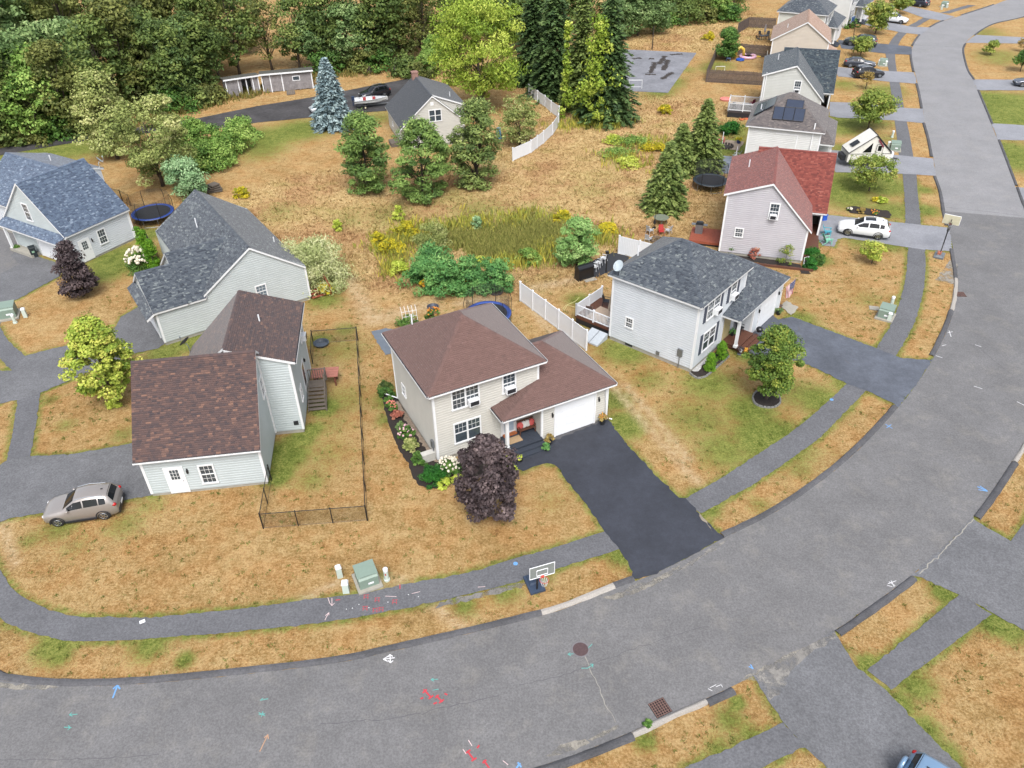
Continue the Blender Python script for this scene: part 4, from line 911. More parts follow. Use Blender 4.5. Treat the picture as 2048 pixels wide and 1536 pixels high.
h.roof([[(9.6, 1.0, 2.5), (9.6, 7.6, 2.5), (7.9, 7.6, 3.3), (7.9, 1.0, 3.3)]])
# cape house beyond the meadow
h = H12 = House('cape_house', (-12.48, 94.01), .31, SD_CAPE, SH_CAPE, 'low cape house with steep charcoal roof and brick chimney behind three pines')
W_, hE, hA, V_ = 7.73, 2.67, 6.16, 9.18
h.found([(0, 0), (W_, 0), (W_, V_), (0, V_)], .3); gable_wall(h, (0, 0), (W_, 0), .28, hE + .15, hE + .15, W_ / 2, hA - .1); gable_wall(h, (W_, V_), (0, V_), .28, hE + .15, hE + .15, W_ / 2, hA - .1); h.rwall((W_, 0), (W_, V_), .28, 4.5); h.rwall((0, V_), (0, 0), .28, hE + .1)
h.wall((W_ / 2, .5), (W_, .5), [(0, hA - .2), (W_ / 2, hE + .3), (W_ / 2, 4.7), (0.01, hA - .1)])
h.roof([[(-.3, V_ + .2, hE), (-.3, -.2, hE), (W_ / 2, -.2, hA), (W_ / 2, V_ + .2, hA)], [(W_ + .3, -.2, hE), (W_ + .3, .35, hE), (W_ / 2, .35, hA), (W_ / 2, -.2, hA)], [(W_ + .35, .3, 4.55), (W_ + .35, V_ + .2, 4.55), (W_ / 2, V_ + .2, hA + .03), (W_ / 2, .3, hA + .03)]], [((W_ / 2, -.2, hA), (W_ / 2, V_ + .2, hA))])
nf = h.frame((0, 0), (W_, 0)); h.window(nf, 4.1, 3.1, 1.6, 1.42, cols=1, rows=1, twin=True); b = MB(); h.wbox(b, nf, 3.6, 4.0, 5.0, 5.4, .01, .05); b.build('gable_vent', WHITE, h.e)
BRICK = mat('red_brick', (174, 134, 122), .62, .9, var=.3, scale=20); MB().box((W_ / 2 - .1, 8.6, 5.95), (.75, .75, 1.5)).box((W_ / 2 - .1, 8.6, 6.72), (.85, .85, .12)).build('chimney', BRICK, h.e)
sf = h.frame((0, V_), (0, 0)); h.window(sf, 3, 1.1, .8, 1.1, cols=1, rows=1); h.window(sf, 7, 1.1, .8, 1.1, cols=1, rows=1); h.pipe(6.6, 2.2, 5.0, .7); MB().bx(-1.3, -.02, 1.6, 3.2, .02, .5).build('porch_base', WOODG, h.e)
FOOT = [(h_.e.location.x, h_.e.location.y, h_.e.rotation_euler.z, u0, u1, v0, v1) for h_, u0, u1, v0, v1 in ((H1, 0, 7.2, 0, 7.3), (H1, 4.4, 11.8, -1.9, 5.2), (H5, 0, 7.1, 0, 7.2), (H5, 4.4, 12.1, -2, 5.4), (H2, 0, 6.9, 0, 8.4), (H2, 1.4, 8.8, 4.8, 11.8), (H3, 0, 12.1, 0, 7.3), (H3, 3.7, 12.1, 0, 13.9), (H4, 0, 6.5, 0, 8.7), (H4, 1.5, 9.4, 6, 15), (H6, 0, 8.7, 0, 12), (H7, 0, 11.8, -1.9, 7.3), (H8, 0, 8.7, 0, 12), (H9, 0, 7.9, 0, 8.6), (H12, 0, 7.7, 0, 9.1))]
# ================================================================== trees and shrubs
def tall(bx, by, ty, tx=None):
    """height of an upright thing whose foot is at photo (bx,by) and whose top reaches photo row ty"""
    P = at(bx, by); best = 0
    lo, hi = 0.0, 33.0
    for _ in range(40):
        m_ = (lo + hi) / 2; q = Vector((P.x, P.y, m_ - CAM_H)); y = 768 - F_PX * q.dot(cu) / q.dot(fwd)
        if y > ty: lo = m_
        else: hi = m_
    return (lo + hi) / 2
def wide(bx, by, wpx, z=0):
    P = at(bx, by); q = Vector((P.x, P.y, z - CAM_H)); return wpx * q.dot(fwd) / F_PX
def unit(n, rng):
    v = rng.normal(size=(n, 3)); return v / np.linalg.norm(v, axis=1)[:, None]
def leaf_quads(C_, N_, L, Wd, rng, droop=0.0):
    """diamond leaves at C_ with normals N_"""
    n = len(C_); t = np.cross(N_, unit(n, rng)); t /= np.linalg.norm(t, axis=1)[:, None] + 1e-9
    t[:, 2] -= droop; t /= np.linalg.norm(t, axis=1)[:, None] + 1e-9
    b = np.cross(N_, t); b /= np.linalg.norm(b, axis=1)[:, None] + 1e-9
    l = (L * rng.uniform(.6, 1.3, n))[:, None]; w_ = (Wd * rng.uniform(.6, 1.3, n))[:, None]
    V = np.stack([C_ - t * l * .5, C_ + b * w_ * .5 - t * l * .08, C_ + t * l * .5, C_ - b * w_ * .5 - t * l * .08], 1).reshape(-1, 3)
    return V, np.arange(4 * n).reshape(n, 4)
def clumps_env(kind, n, H, Rr, base, rng):
    out = []; ph = rng.uniform(0, 6.283, 6)
    def lobe(q):
        a = math.atan2(q[1], q[0]); z = (q[2] - base) / max(.1, H - base)
        f = 1 + .20 * math.sin(2 * a + ph[0]) * math.sin(4 * z + ph[1]) + .17 * math.sin(3 * a + ph[2] + 5 * z) + .13 * math.sin(5 * a + ph[3] - 7 * z)
        q[0] *= f; q[1] *= f; return q
    while len(out) < n:
        d = unit(1, rng)[0]; r = rng.uniform(.35, 1) ** .5
        if kind == 'round': p = d * r; q = np.array([p[0] * Rr, p[1] * Rr, base + (p[2] * .5 + .5) * (H - base)])
        elif kind == 'oval':                                   # widest below the middle, pointed top
            z = rng.uniform(0, 1) ** .9; rad = Rr * (math.sin(math.pi * min(1, (z * .82 + .16))) ** .8) * (1 - .25 * z); a = rng.uniform(0, 6.283); k = rng.uniform(.3, 1) ** .5
            q = np.array([math.cos(a) * rad * k, math.sin(a) * rad * k, base + z * (H - base)])
        elif kind == 'cone':
            z = rng.uniform(0, 1) ** 1.25; rad = Rr * ((1 - z) ** .75) * (.35 + .65 * min(1, z * 6 + .3)); a = rng.uniform(0, 6.283); k = rng.uniform(.45, 1) ** .5
            q = np.array([math.cos(a) * rad * k, math.sin(a) * rad * k, base + z * (H - base)])
        elif kind == 'dome':
            p = d * r; q = np.array([p[0] * Rr, p[1] * Rr, base + abs(p[2]) * (H - base)])
        out.append(lobe(q) if kind != 'dome' or Rr > .8 else q)
    return np.array(out)
def foliage(cen, rc, nl, L, Wd, rng, flat=.75, upb=.5, droop=0.0, tvar=.22, lvar=.13):
    n = len(cen); Rc = rc * rng.uniform(.45, 1.45, n)
    C_ = []; N_ = []; T = []
    for i in range(n):
        d = unit(nl, rng); d[:, 2] = np.where(d[:, 2] < -.3, d[:, 2] * .6, d[:, 2])
        r = Rc[i] * rng.uniform(.25, 1, nl) ** .5
        C_.append(cen[i] + d * r[:, None] * np.array([1, 1, flat])); nn = d * .7 + unit(nl, rng) * .7; nn[:, 2] += upb
        N_.append(nn / np.linalg.norm(nn, axis=1)[:, None]); t0 = rng.normal(.5, tvar); T.append(np.clip(t0 + rng.normal(0, lvar, nl), 0, 1))
    V, F = leaf_quads(np.concatenate(C_), np.concatenate(N_), L, Wd, rng, droop)
    return V, F, np.concatenate(T)
def trunk_mesh(H, r, cen, rng, nlimb=14, lean=.03, top=.75, base=0.0):
    b = MB(); pts = [(rng.normal(0, lean) * H * t, rng.normal(0, lean) * H * t, t * H * top) for t in (0, .15, .35, .6, 1)]; pts[0] = (0, 0, -.15)
    b.tube(pts, [r * 1.35, r, r * .8, r * .55, r * .18], 8)
    idx = rng.permutation(len(cen))[:nlimb]
    for i in idx:
        c = cen[i]; zz = max(base * .7, min(H * top * .9, c[2] * rng.uniform(.45, .75))); t = zz / (H * top)
        k = min(3, int(t * 4)); s = np.array(pts[k]) * (1 - (t * 4 - k)) + np.array(pts[k + 1]) * (t * 4 - k) if t < 1 else np.array(pts[-1])
        mid = (s + c) / 2 + np.array([0, 0, .12 * np.linalg.norm(c - s)]); rr = r * (.42 * (1 - t * .6))
        b.tube([s, mid, c], [rr, rr * .6, rr * .18], 5)
    return b
def tree(name, kind, H, Rr, base, lm, seed, ncl=70, nl=100, rc=None, L=.22, Wd=.13, bark=None, tr=None, flat=.75, upb=.5, droop=0.0, tvar=.2, nlimb=14, loc=(0, 0, 0), label=None, cat='tree', group=None, crown='crown', stem='trunk', rz=0):
    rng = np.random.default_rng(seed); cen = clumps_env(kind, ncl, H, Rr, base, rng)
    rc = rc or (Rr * .34); cen[:, 2] = np.minimum(cen[:, 2], H - rc * .8)
    e = empty(name, loc, rz, label, cat, group)
    trunk_mesh(H, tr or max(.04, H * .018), cen, rng, nlimb, base=base).build(stem, bark or BARK, e, smooth=True)
    V, F, T = foliage(cen, rc, nl, L, Wd, rng, flat, upb, droop, tvar)
    V[:, 2] = np.maximum(V[:, 2], .03)
    np_mesh(crown, V, F, lm, e, T)
    return e
def spruce(name, H, Rr, lm, seed, base=.25, whorls=34, nb=13, bark=None, loc=(0, 0, 0), label=None, group=None, droop=.28, size=.34, ragged=.18, thin=1.0):
    rng = np.random.default_rng(seed); e = empty(name, loc, 0, label, 'tree', group)
    C_, N_, T, D = [], [], [], []
    b = MB(); b.tube([(0, 0, -.1), (0, 0, H * .5), (0, 0, H * .98)], [H * .022, H * .014, .02], 7)
    for w_ in range(whorls):
        z = base + (H - base) * (w_ / whorls) ** 1.02; f = 1 - (z - base) / (H - base)
        Lb = Rr * (f ** .82) * rng.uniform(1 - ragged, 1 + ragged) + .12
        m_ = max(5, int(nb * (.5 + .5 * f)))
        for k in range(m_):
            a = 6.283 * (k + rng.uniform(-.35, .35)) / m_ + w_ * .7; lb = Lb * rng.uniform(.7, 1.12); t0 = rng.normal(.5, .17)
            n = max(3, int(lb / (size * .42) * thin)); s = np.linspace(.18, 1, n)
            x = np.cos(a) * lb * s; y = np.sin(a) * lb * s; zz = z + lb * (.12 * s - droop * s * s) + rng.normal(0, .04, n)
            if k % 3 == 0: b.tube([(0, 0, z), (x[-1] * .6, y[-1] * .6, zz[int(n * .6)])], [.03 * f + .012, .008], 4)
            for side in (-1, 0, 1):
                aa = a + side * .75; off = size * .42 * (1 - s * .45) * (1 if side else 0)
                C_.append(np.stack([x + np.cos(aa) * off, y + np.sin(aa) * off, zz - abs(side) * .04 + rng.normal(0, .04, n)], 1))
                D.append(np.stack([np.cos(aa) * np.ones(n), np.sin(aa) * np.ones(n), rng.normal(-.12, .25, n)], 1)); T.append(np.clip(t0 + rng.normal(0, .13, n) + .12 * (s - .5), 0, 1))
    C_ = np.concatenate(C_); D = np.concatenate(D); D /= np.linalg.norm(D, axis=1)[:, None]; n = len(C_)
    N_ = np.array([[0, 0, 1.]]) + rng.normal(0, .35, (n, 3)); B = np.cross(N_, D); B /= np.linalg.norm(B, axis=1)[:, None]
    l = (size * rng.uniform(.8, 1.3, n))[:, None]; w2 = l * .42
    V = np.stack([C_ - D * l * .4, C_ + B * w2 * .5, C_ + D * l * .6, C_ - B * w2 * .5], 1).reshape(-1, 3); V[:, 2] = np.maximum(V[:, 2], .03)
    b.build('trunk', bark or BARKD, e, smooth=True); np_mesh('crown', V, np.arange(4 * n).reshape(n, 4), lm, e, np.concatenate(T))
    return e
def lmat(name, cols, k=.9, tr=.25): return tint_mat(name, ramp_of(cols, k), .65, 0, transl=tr, noise=.18, nscale=.35, spec=.3)
L_PURP = lmat('leaf_purple', [(45, 37, 40), (58, 48, 50), (80, 68, 69), (118, 103, 102)], .9, .1)
L_YEL = lmat('leaf_yellow_maple', [(112, 138, 52), (142, 162, 62), (172, 184, 78), (208, 202, 104)])
L_PEAR = lmat('leaf_pear', [(64, 90, 36), (86, 112, 44), (112, 134, 54), (160, 162, 72)])
L_STR = lmat('leaf_street_tree', [(84, 104, 42), (110, 130, 54), (138, 152, 68), (172, 170, 86)])
L_BRN = lmat('leaf_turning', [(122, 104, 56), (146, 124, 68), (160, 140, 80), (176, 158, 100)])
L_OLIVE = lmat('leaf_olive', [(94, 108, 54), (126, 138, 74), (158, 166, 98), (200, 198, 140)])
L_WOOD = lmat('leaf_woods', [(62, 80, 42), (82, 102, 50), (106, 124, 62), (140, 152, 84)], 1.0, .35)
L_WOOD2 = lmat('leaf_woods_olive', [(72, 82, 42), (94, 102, 52), (118, 124, 64), (150, 150, 86)], 1.0, .35)
L_WOOD3 = lmat('leaf_woods_bluish', [(76, 102, 60), (98, 124, 74), (124, 148, 92), (156, 174, 118)], 1.0, .35)
L_BRIGHT = lmat('leaf_bright', [(80, 114, 50), (104, 138, 60), (132, 162, 78), (166, 188, 100)])
L_LOCUST = lmat('leaf_locust', [(100, 126, 40), (128, 152, 50), (156, 174, 66), (188, 198, 92)])
L_SUMAC = lmat('leaf_sumac', [(62, 106, 58), (82, 132, 70), (108, 156, 86), (142, 178, 104)])
L_SUMY = lmat('leaf_sumac_yellow', [(180, 150, 30), (206, 180, 40), (222, 196, 60), (196, 96, 40)])
L_WILLOW = lmat('leaf_variegated', [(128, 146, 84), (166, 176, 116), (200, 204, 150), (226, 224, 182)])
L_BUSH = lmat('leaf_shrub', [(48, 78, 34), (66, 102, 42), (90, 126, 54), (120, 150, 70)])
L_ARB = lmat('leaf_arborvitae', [(60, 104, 24), (84, 130, 28), (108, 152, 36), (134, 174, 48)])
L_ARBD = lmat('leaf_arborvitae_dark', [(26, 72, 26), (36, 92, 30), (50, 112, 36), (72, 134, 48)])
L_GOLD = lmat('leaf_goldenrod', [(120, 128, 40), (160, 156, 40), (196, 180, 40), (222, 196, 46)])
L_HOSTA = lmat('leaf_hosta', [(138, 158, 50), (166, 182, 66), (190, 200, 86), (212, 218, 116)])
L_ROSE = lmat('leaf_rosy_spirea', [(128, 74, 62), (156, 92, 78), (176, 112, 94), (190, 140, 112)])
N_BLUE = lmat('needle_blue_spruce', [(84, 104, 112), (112, 132, 138), (142, 162, 164), (182, 198, 198)], .95, .08)
N_DARK = lmat('needle_dark_spruce', [(42, 62, 36), (58, 80, 44), (76, 100, 54), (106, 126, 74)], .95, .08)
N_GREEN = lmat('needle_spruce', [(66, 84, 42), (88, 106, 52), (112, 128, 66), (144, 156, 90)], .95, .08)
N_PINE = lmat('needle_pine', [(62, 86, 42), (84, 110, 52), (108, 134, 64), (140, 162, 86)], .95, .12)
N_WHITEP = lmat('needle_white_pine', [(84, 120, 60), (108, 146, 78), (136, 170, 98), (168, 194, 124)], .95, .14)
N_BLUISH = lmat('needle_bluish_pine', [(86, 120, 80), (110, 144, 98), (134, 166, 118), (162, 188, 142)], .95, .14)
BLOOM_W = mat('bloom_white', (240, 232, 212), .8, .7, var=.1); BLOOM_P = mat('bloom_pink', (236, 190, 200), .8, .7, var=.15); BLOOM_O = mat('bloom_orange', (230, 150, 50), .8, .7, var=.2); BLOOM_R = mat('bloom_red', (196, 50, 40), .8, .7)

def ptree(bx, by, ty, wpx, name, kind, lm, seed, label, basef=.2, **k):
    H = tall(bx, by, ty); Rr = wide(bx, by, wpx, H * .5) / 2
    return tree(name, kind, H * 1.0, max(Rr * .6, Rr - .55 * k.get('rc', Rr * .34)), H * basef, lm, seed, loc=at(bx, by), label=label, **k)
def pspruce(bx, by, ty, wpx, lm, seed, label, name='spruce_tree', **k):
    H = tall(bx, by, ty); Rr = wide(bx, by, wpx, H * .3) / 2
    return spruce(name, H, Rr * .95, lm, seed, loc=at(bx, by), label=label, **k)

# front yard trees
ptree(980, 1028, 876, 150, 'purple_maple_tree', 'oval', L_PURP, 11, 'large purple leaved maple in front of the cream house', .10, ncl=105, nl=135, L=.22, Wd=.16, rc=.46, bark=mat('pale_bark', (190, 180, 165), .6, .9), nlimb=26, tvar=.16)
ptree(167, 592, 483, 84, 'purple_maple_tree', 'cone', L_PURP, 12, 'small pointed purple leaved tree on the lawn by the blue roofed house', .12, ncl=95, nl=110, L=.2, Wd=.16, rc=.5)
ptree(230, 803, 636, 140, 'yellow_maple_tree', 'oval', L_YEL, 13, 'yellow green maple beside the brown shingle garage', .15, ncl=145, nl=140, L=.22, Wd=.17, rc=.52)
ptree(1532, 798, 655, 116, 'pear_tree', 'oval', L_PEAR, 14, 'green pear tree in a stone edged mulch ring on the lawn', .2, ncl=165, nl=140, L=.17, Wd=.11, rc=.46)
ptree(1738, 382, 312, 100, 'street_tree', 'round', L_STR, 15, 'sparse young tree beside the camper trailer', .25, ncl=70, nl=70, L=.24, Wd=.14, rc=.62)
ptree(1735, 260, 180, 86, 'street_tree', 'round', L_STR, 16, 'round green tree on the lawn of the solar panel house', .22, ncl=70, nl=110, L=.28, Wd=.18, rc=.8)
ptree(1731, 178, 142, 34, 'street_tree', 'oval', L_BRN, 17, 'thin half bare tree in front of the dark parked cars', .3, ncl=26, nl=30, L=.24, Wd=.14, rc=.4)
ptree(1720, 114, 72, 48, 'street_tree', 'round', L_STR, 18, 'small green tree hiding the dark pickup', .25, ncl=45, nl=70, L=.3, Wd=.2, rc=.7)
ptree(1750, 68, 2, 58, 'street_tree', 'round', L_STR, 19, 'tall round green tree before the far white house', .2, ncl=60, nl=90, L=.34, Wd=.24, rc=1.0)
ptree(1796, 28, -14, 50, 'street_tree', 'round', L_STR, 20, 'green tree cut by the top edge beside the far white car', .3, ncl=50, nl=70, L=.34, Wd=.24, rc=.9)
ptree(1743, 527, 482, 52, 'young_tree', 'round', L_YEL, 21, 'wispy yellow green young tree in the dry lawn of the red roofed house', .15, ncl=36, nl=70, L=.16, Wd=.1, rc=.4)
ptree(1980, 110, 80, 28, 'young_tree', 'oval', L_STR, 22, 'small green tree on the lawn across the far street', .2, ncl=26, nl=60, L=.3, Wd=.2, rc=.55)
ptree(2040, 143, 98, 40, 'young_tree', 'oval', L_BUSH, 23, 'green tree at the right edge above the parked sedan', .15, ncl=34, nl=70, L=.3, Wd=.2, rc=.6)
ptree(2046, 104, 76, 30, 'young_tree', 'round', L_BRN, 24, 'thin brownish tree at the right edge of the far lawn', .3, ncl=20, nl=30, L=.28, Wd=.16, rc=.5)
ptree(1452, 118, 55, 48, 'young_tree', 'oval', L_BUSH, 25, 'green tree at the corner of the stockade fence', .06, ncl=60, nl=110, L=.3, Wd=.22, rc=.85)
# conifers beyond the meadow
pspruce(668, 252, 113, 92, N_BLUE, 31, 'silvery blue spruce beside the dark driveway', whorls=46, nb=18, size=.40, thin=1.4, ragged=.08)
for i, (bx, by, ty, wpx, lab, m_, sd_) in enumerate(((737, 382, 222, 128, 'leftmost of three pines in front of the cape house', N_PINE, 32), (846, 392, 236, 150, 'middle of three pines before the cape house with yellow vines', N_PINE, 33), (955, 372, 196, 132, 'rightmost and darkest of three pines before the cape house', N_GREEN, 34))):
    ptree(bx, by, ty, wpx, 'pine_tree', 'oval', m_, sd_, lab, .03, ncl=118, nl=125, L=.42, Wd=.14, rc=.82, upb=.9, bark=BARKD, nlimb=20)
pspruce(1212, 240, -22, 128, N_DARK, 35, 'tallest dark spruce at the front of the grove', whorls=52, nb=16, size=.62, thin=1.2)
pspruce(1108, 190, -60, 120, N_DARK, 36, 'dark spruce at the left of the grove behind the white fence', whorls=46, nb=15, size=.62, thin=1.2)
pspruce(1070, 165, -70, 110, N_DARK, 37, 'dark spruce behind the yellow green locust', whorls=44, nb=14, size=.62, thin=1.2)
pspruce(1160, 215, -40, 84, N_GREEN, 38, 'spruce in the middle of the grove hung with yellow vine', whorls=46, nb=14, size=.58, thin=1.2)
pspruce(1400, 338, 196, 96, N_GREEN, 39, 'taller of the young spruces beside the trampoline', whorls=40, nb=15, size=.42, thin=1.3)
pspruce(1358, 342, 246, 84, N_GREEN, 40, 'young spruce half hidden between its two neighbours', whorls=34, nb=15, size=.42, thin=1.3)
pspruce(1328, 416, 282, 98, N_GREEN, 41, 'young spruce standing nearest the meadow path', whorls=38, nb=16, size=.40, thin=1.3)
ptree(1153, 532, 434, 98, 'white_pine_tree', 'oval', N_WHITEP, 42, 'light green white pine beside the covered grill', .05, ncl=80, nl=140, L=.3, Wd=.09, rc=.62, bark=BARKD)
ptree(383, 398, 312, 82, 'white_pine_tree', 'round', N_BLUISH, 43, 'small bluish pine behind the charcoal roof', .03, ncl=60, nl=130, L=.34, Wd=.11, rc=.85, bark=BARKD)
ptree(955, 462, 432, 24, 'young_pine', 'oval', N_BLUISH, 44, 'tiny bluish pine alone in the meadow', .02, ncl=26, nl=80, L=.2, Wd=.07, rc=.3, bark=BARKD)
# vine hanging in the grove
def vine(bx, by, ty, wpx, n, seed, label, lm=L_LOCUST):
    P = at(bx, by); H = tall(bx, by, ty); rng = np.random.default_rng(seed); r = wide(bx, by, wpx, H / 2) / 2
    t = rng.uniform(0, 1, n); cen = np.stack([rng.normal(0, r * .46, n) * (1.2 - t), -r * .5 + rng.normal(0, r * .4, n) * (1.25 - t), .3 + t * (H - .6)], 1)
    e = empty('climbing_vine', P, 0, label, 'vine'); V, F, T = foliage(cen, r * .36, 60, .36, .26, rng, 1.2, .3, .3, .26)
    V[:, 2] = np.maximum(V[:, 2], .05); np_mesh('leaves', V, F, lm, e, T); trunk_mesh(H, .06, cen, rng, 10).build('stem', BARK, e); return e
vine(1186, 245, 30, 78, 62, 51, 'bright yellow green vine draped over the spruce grove')
vine(1130, 232, 40, 34, 40, 52, 'thin yellow vine on the left spruces of the grove')
ptree(962, 222, -12, 182, 'locust_tree', 'round', L_LOCUST, 53, 'big yellow green locust behind the cape house', .10, ncl=150, nl=170, L=.42, Wd=.16, rc=1.5, droop=.7, nlimb=24)
ptree(1040, 292, 190, 92, 'birch_tree', 'round', L_OLIVE, 54, 'thin olive leaved tree inside the curved white fence', .1, ncl=70, nl=70, L=.28, Wd=.16, rc=.8, nlimb=20)
ptree(236, 318, 140, 116, 'olive_leaved_tree', 'oval', L_OLIVE, 55, 'rear of two pale olive trees behind the blue roof', .1, ncl=80, nl=150, L=.34, Wd=.2, rc=1.15)
ptree(326, 372, 190, 178, 'olive_leaved_tree', 'round', L_OLIVE, 56, 'front and wider of two pale olive trees behind the trampoline', .08, ncl=105, nl=160, L=.32, Wd=.19, rc=1.15)
# shrubs
def shrub(bx, by, hgt, rad, lm, seed, label, name='shrub', n=26, nl=90, L=.14, Wd=.09, rc=None, kind='dome', cat='shrub', group=None, **k):
    return tree(name, kind, hgt, rad, .08, lm, seed, ncl=n, nl=nl, L=L, Wd=Wd, rc=rc or rad * .36, loc=at(bx, by), label=label, cat=cat, crown='foliage', stem='stems', nlimb=8, tr=.025, group=group, **k)
for i, (bx, by, h_, r_, lab) in enumerate(((420, 335, 3.2, 2.6, 'bright green thicket bush right of the olive trees'), (455, 305, 3.4, 2.6, 'bright green thicket bush nearest the dark driveway'), (395, 300, 4.2, 2.4, 'tall bright green thicket bush behind the olive tree'), (478, 275, 2.6, 2.2, 'low bright green bush at the end of the thicket'))):
    shrub(bx, by, h_, r_, L_BRIGHT, 60 + i, lab, n=60, nl=110, L=.32, Wd=.16, group='thicket bushes')
for i, (bx, by, h_, r_, lab) in enumerate(((850, 572, 2.9, 1.7, 'leftmost green sumac of the clump behind the cream house'), (893, 580, 3.1, 1.7, 'green sumac second from the left in the clump'), (935, 575, 3.0, 1.6, 'green sumac third from the left in the clump'), (985, 575, 2.7, 1.6, 'rightmost green sumac of the clump beside the trampoline'), (870, 555, 3.2, 1.7, 'green sumac at the back of the clump'))):
    shrub(bx, by, h_, r_, L_SUMAC, 70 + i, lab, 'sumac_shrub', n=60, nl=100, L=.34, Wd=.10, droop=.35, group='sumac clump')
shrub(848, 578, .9, .5, L_SUMY, 78, 'small yellow sumac at the foot of the clump', 'sumac_shrub', n=14, nl=40, L=.26, Wd=.1)
shrub(925, 566, 1.9, .55, L_SUMY, 79, 'yellow and red sumac branch in front of the clump', 'sumac_shrub', n=16, nl=50, L=.26, Wd=.1)
shrub(798, 548, 1.3, 1.0, L_HOSTA, 80, 'yellow green weed bush left of the sumac clump', 'weed_bush', n=26, nl=60, L=.22, Wd=.1)
shrub(780, 505, 1.4, 1.2, L_GOLD, 81, 'yellowing bush behind the sumac clump', 'weed_bush', n=26, nl=60, L=.22, Wd=.1)
shrub(628, 565, 4.4, 2.75, L_WILLOW, 82, 'pale variegated willow bush beside the grey house', 'willow_shrub', n=130, nl=150, L=.3, Wd=.07, upb=.2, droop=-.4)
shrub(866, 494, 2.7, 1.45, L_OLIVE, 83, 'round olive willow bush at the edge of the marsh', 'willow_shrub', n=70, nl=130, L=.24, Wd=.05, droop=-.8)
for i, (bx, by, ty) in enumerate(((298, 532, 452), (308, 540, 460), (316, 545, 478))):
    ptree(bx, by, ty, 26, 'arborvitae', 'cone', L_ARB, 84 + i, ('leftmost', 'middle', 'rightmost')[i] + ' of three slender arborvitae by the charcoal roof', .02, ncl=50, nl=90, L=.16, Wd=.07, rc=.3, bark=BARKD, upb=.1, cat='shrub')
def bloom(e, n, r, h, m_, seed, s=.07, z0=.4):
    rng = random.Random(seed); b = MB()
    for _ in range(n):
        a = rng.uniform(0, 6.283); k = rng.uniform(0, 1) ** .5; z = h * (z0 + (1 - z0) * math.sqrt(max(0, 1 - k * k * .9))) * rng.uniform(.85, 1.08)
        b.ball((math.cos(a) * r * k, math.sin(a) * r * k, z), s * rng.uniform(.7, 1.3), 6, 4, .15)
    o = b.build('blooms', m_, e); o['kind'] = 'stuff'; return o
e = shrub(284, 536, 1.9, 1.25, L_BUSH, 88, 'white flowering hydrangea beside the arborvitae', 'hydrangea_shrub', n=40); bloom(e, 110, 1.3, 2.0, BLOOM_W, 1, .12, .2)
# bed of the cream house
e = shrub(898, 945, 1.1, .72, L_BUSH, 90, 'cream flowering hydrangea in the bed of the cream house', 'hydrangea_shrub', n=30); bloom(e, 60, .72, 1.2, BLOOM_W, 2, .075, .2)
shrub(866, 962, 1.25, .75, L_ARBD, 91, 'round dark green shrub at the corner of the mulch bed', n=50, nl=130, L=.1, Wd=.05)
shrub(886, 970, .4, .42, L_HOSTA, 92, 'yellow hosta at the left of the hydrangea', 'hosta_plant', n=16, nl=40, L=.24, Wd=.13, cat='plant'); shrub(914, 960, .38, .34, L_HOSTA, 93, 'small yellow hosta beside the purple maple', 'hosta_plant', n=12, nl=36, L=.22, Wd=.12, cat='plant')
shrub(1018, 945, .5, .5, L_HOSTA, 94, 'lime hosta behind the purple maple near the steps', 'hosta_plant', n=16, nl=40, L=.26, Wd=.14, cat='plant'); shrub(1008, 925, .45, .4, L_HOSTA, 95, 'lime hosta against the porch', 'hosta_plant', n=12, nl=40, L=.24, Wd=.13, cat='plant')
shrub(838, 924, .75, .5, L_BUSH, 96, 'loose green shrub by the electric meter', n=24, nl=70, L=.12, Wd=.06); shrub(822, 896, .85, .5, L_OLIVE, 97, 'grey green shrub along the cream side wall', n=26, nl=80, L=.12, Wd=.06)
e = shrub(812, 872, .8, .5, L_BUSH, 98, 'green shrub with pink flowers along the cream side wall', 'flowering_shrub', n=24); bloom(e, 26, .55, .8, BLOOM_P, 3, .06, .2)
shrub(795, 836, .65, .42, L_ROSE, 99, 'rosy red spirea in the bed beside the cream side wall', 'spirea_shrub', n=26, nl=90, L=.1, Wd=.07); e = shrub(783, 818, .6, .38, L_BUSH, 100, 'shrub with orange pink flowers at the back of the bed', 'flowering_shrub', n=20); bloom(e, 24, .4, .65, mat('bloom_salmon', (224, 140, 120), .8, .7), 4, .055, .3)
shrub(800, 856, .5, .3, L_WOOD3, 101, 'blue green plant between the spirea and the pink flowers', 'bed_plant', n=14, nl=60, cat='plant'); shrub(775, 795, .9, .55, L_BUSH, 102, 'green bush at the far end of the bed', n=24, nl=70); shrub(770, 778, .7, .5, L_WOOD, 103, 'dark green bush behind the downspout', n=20, nl=70)
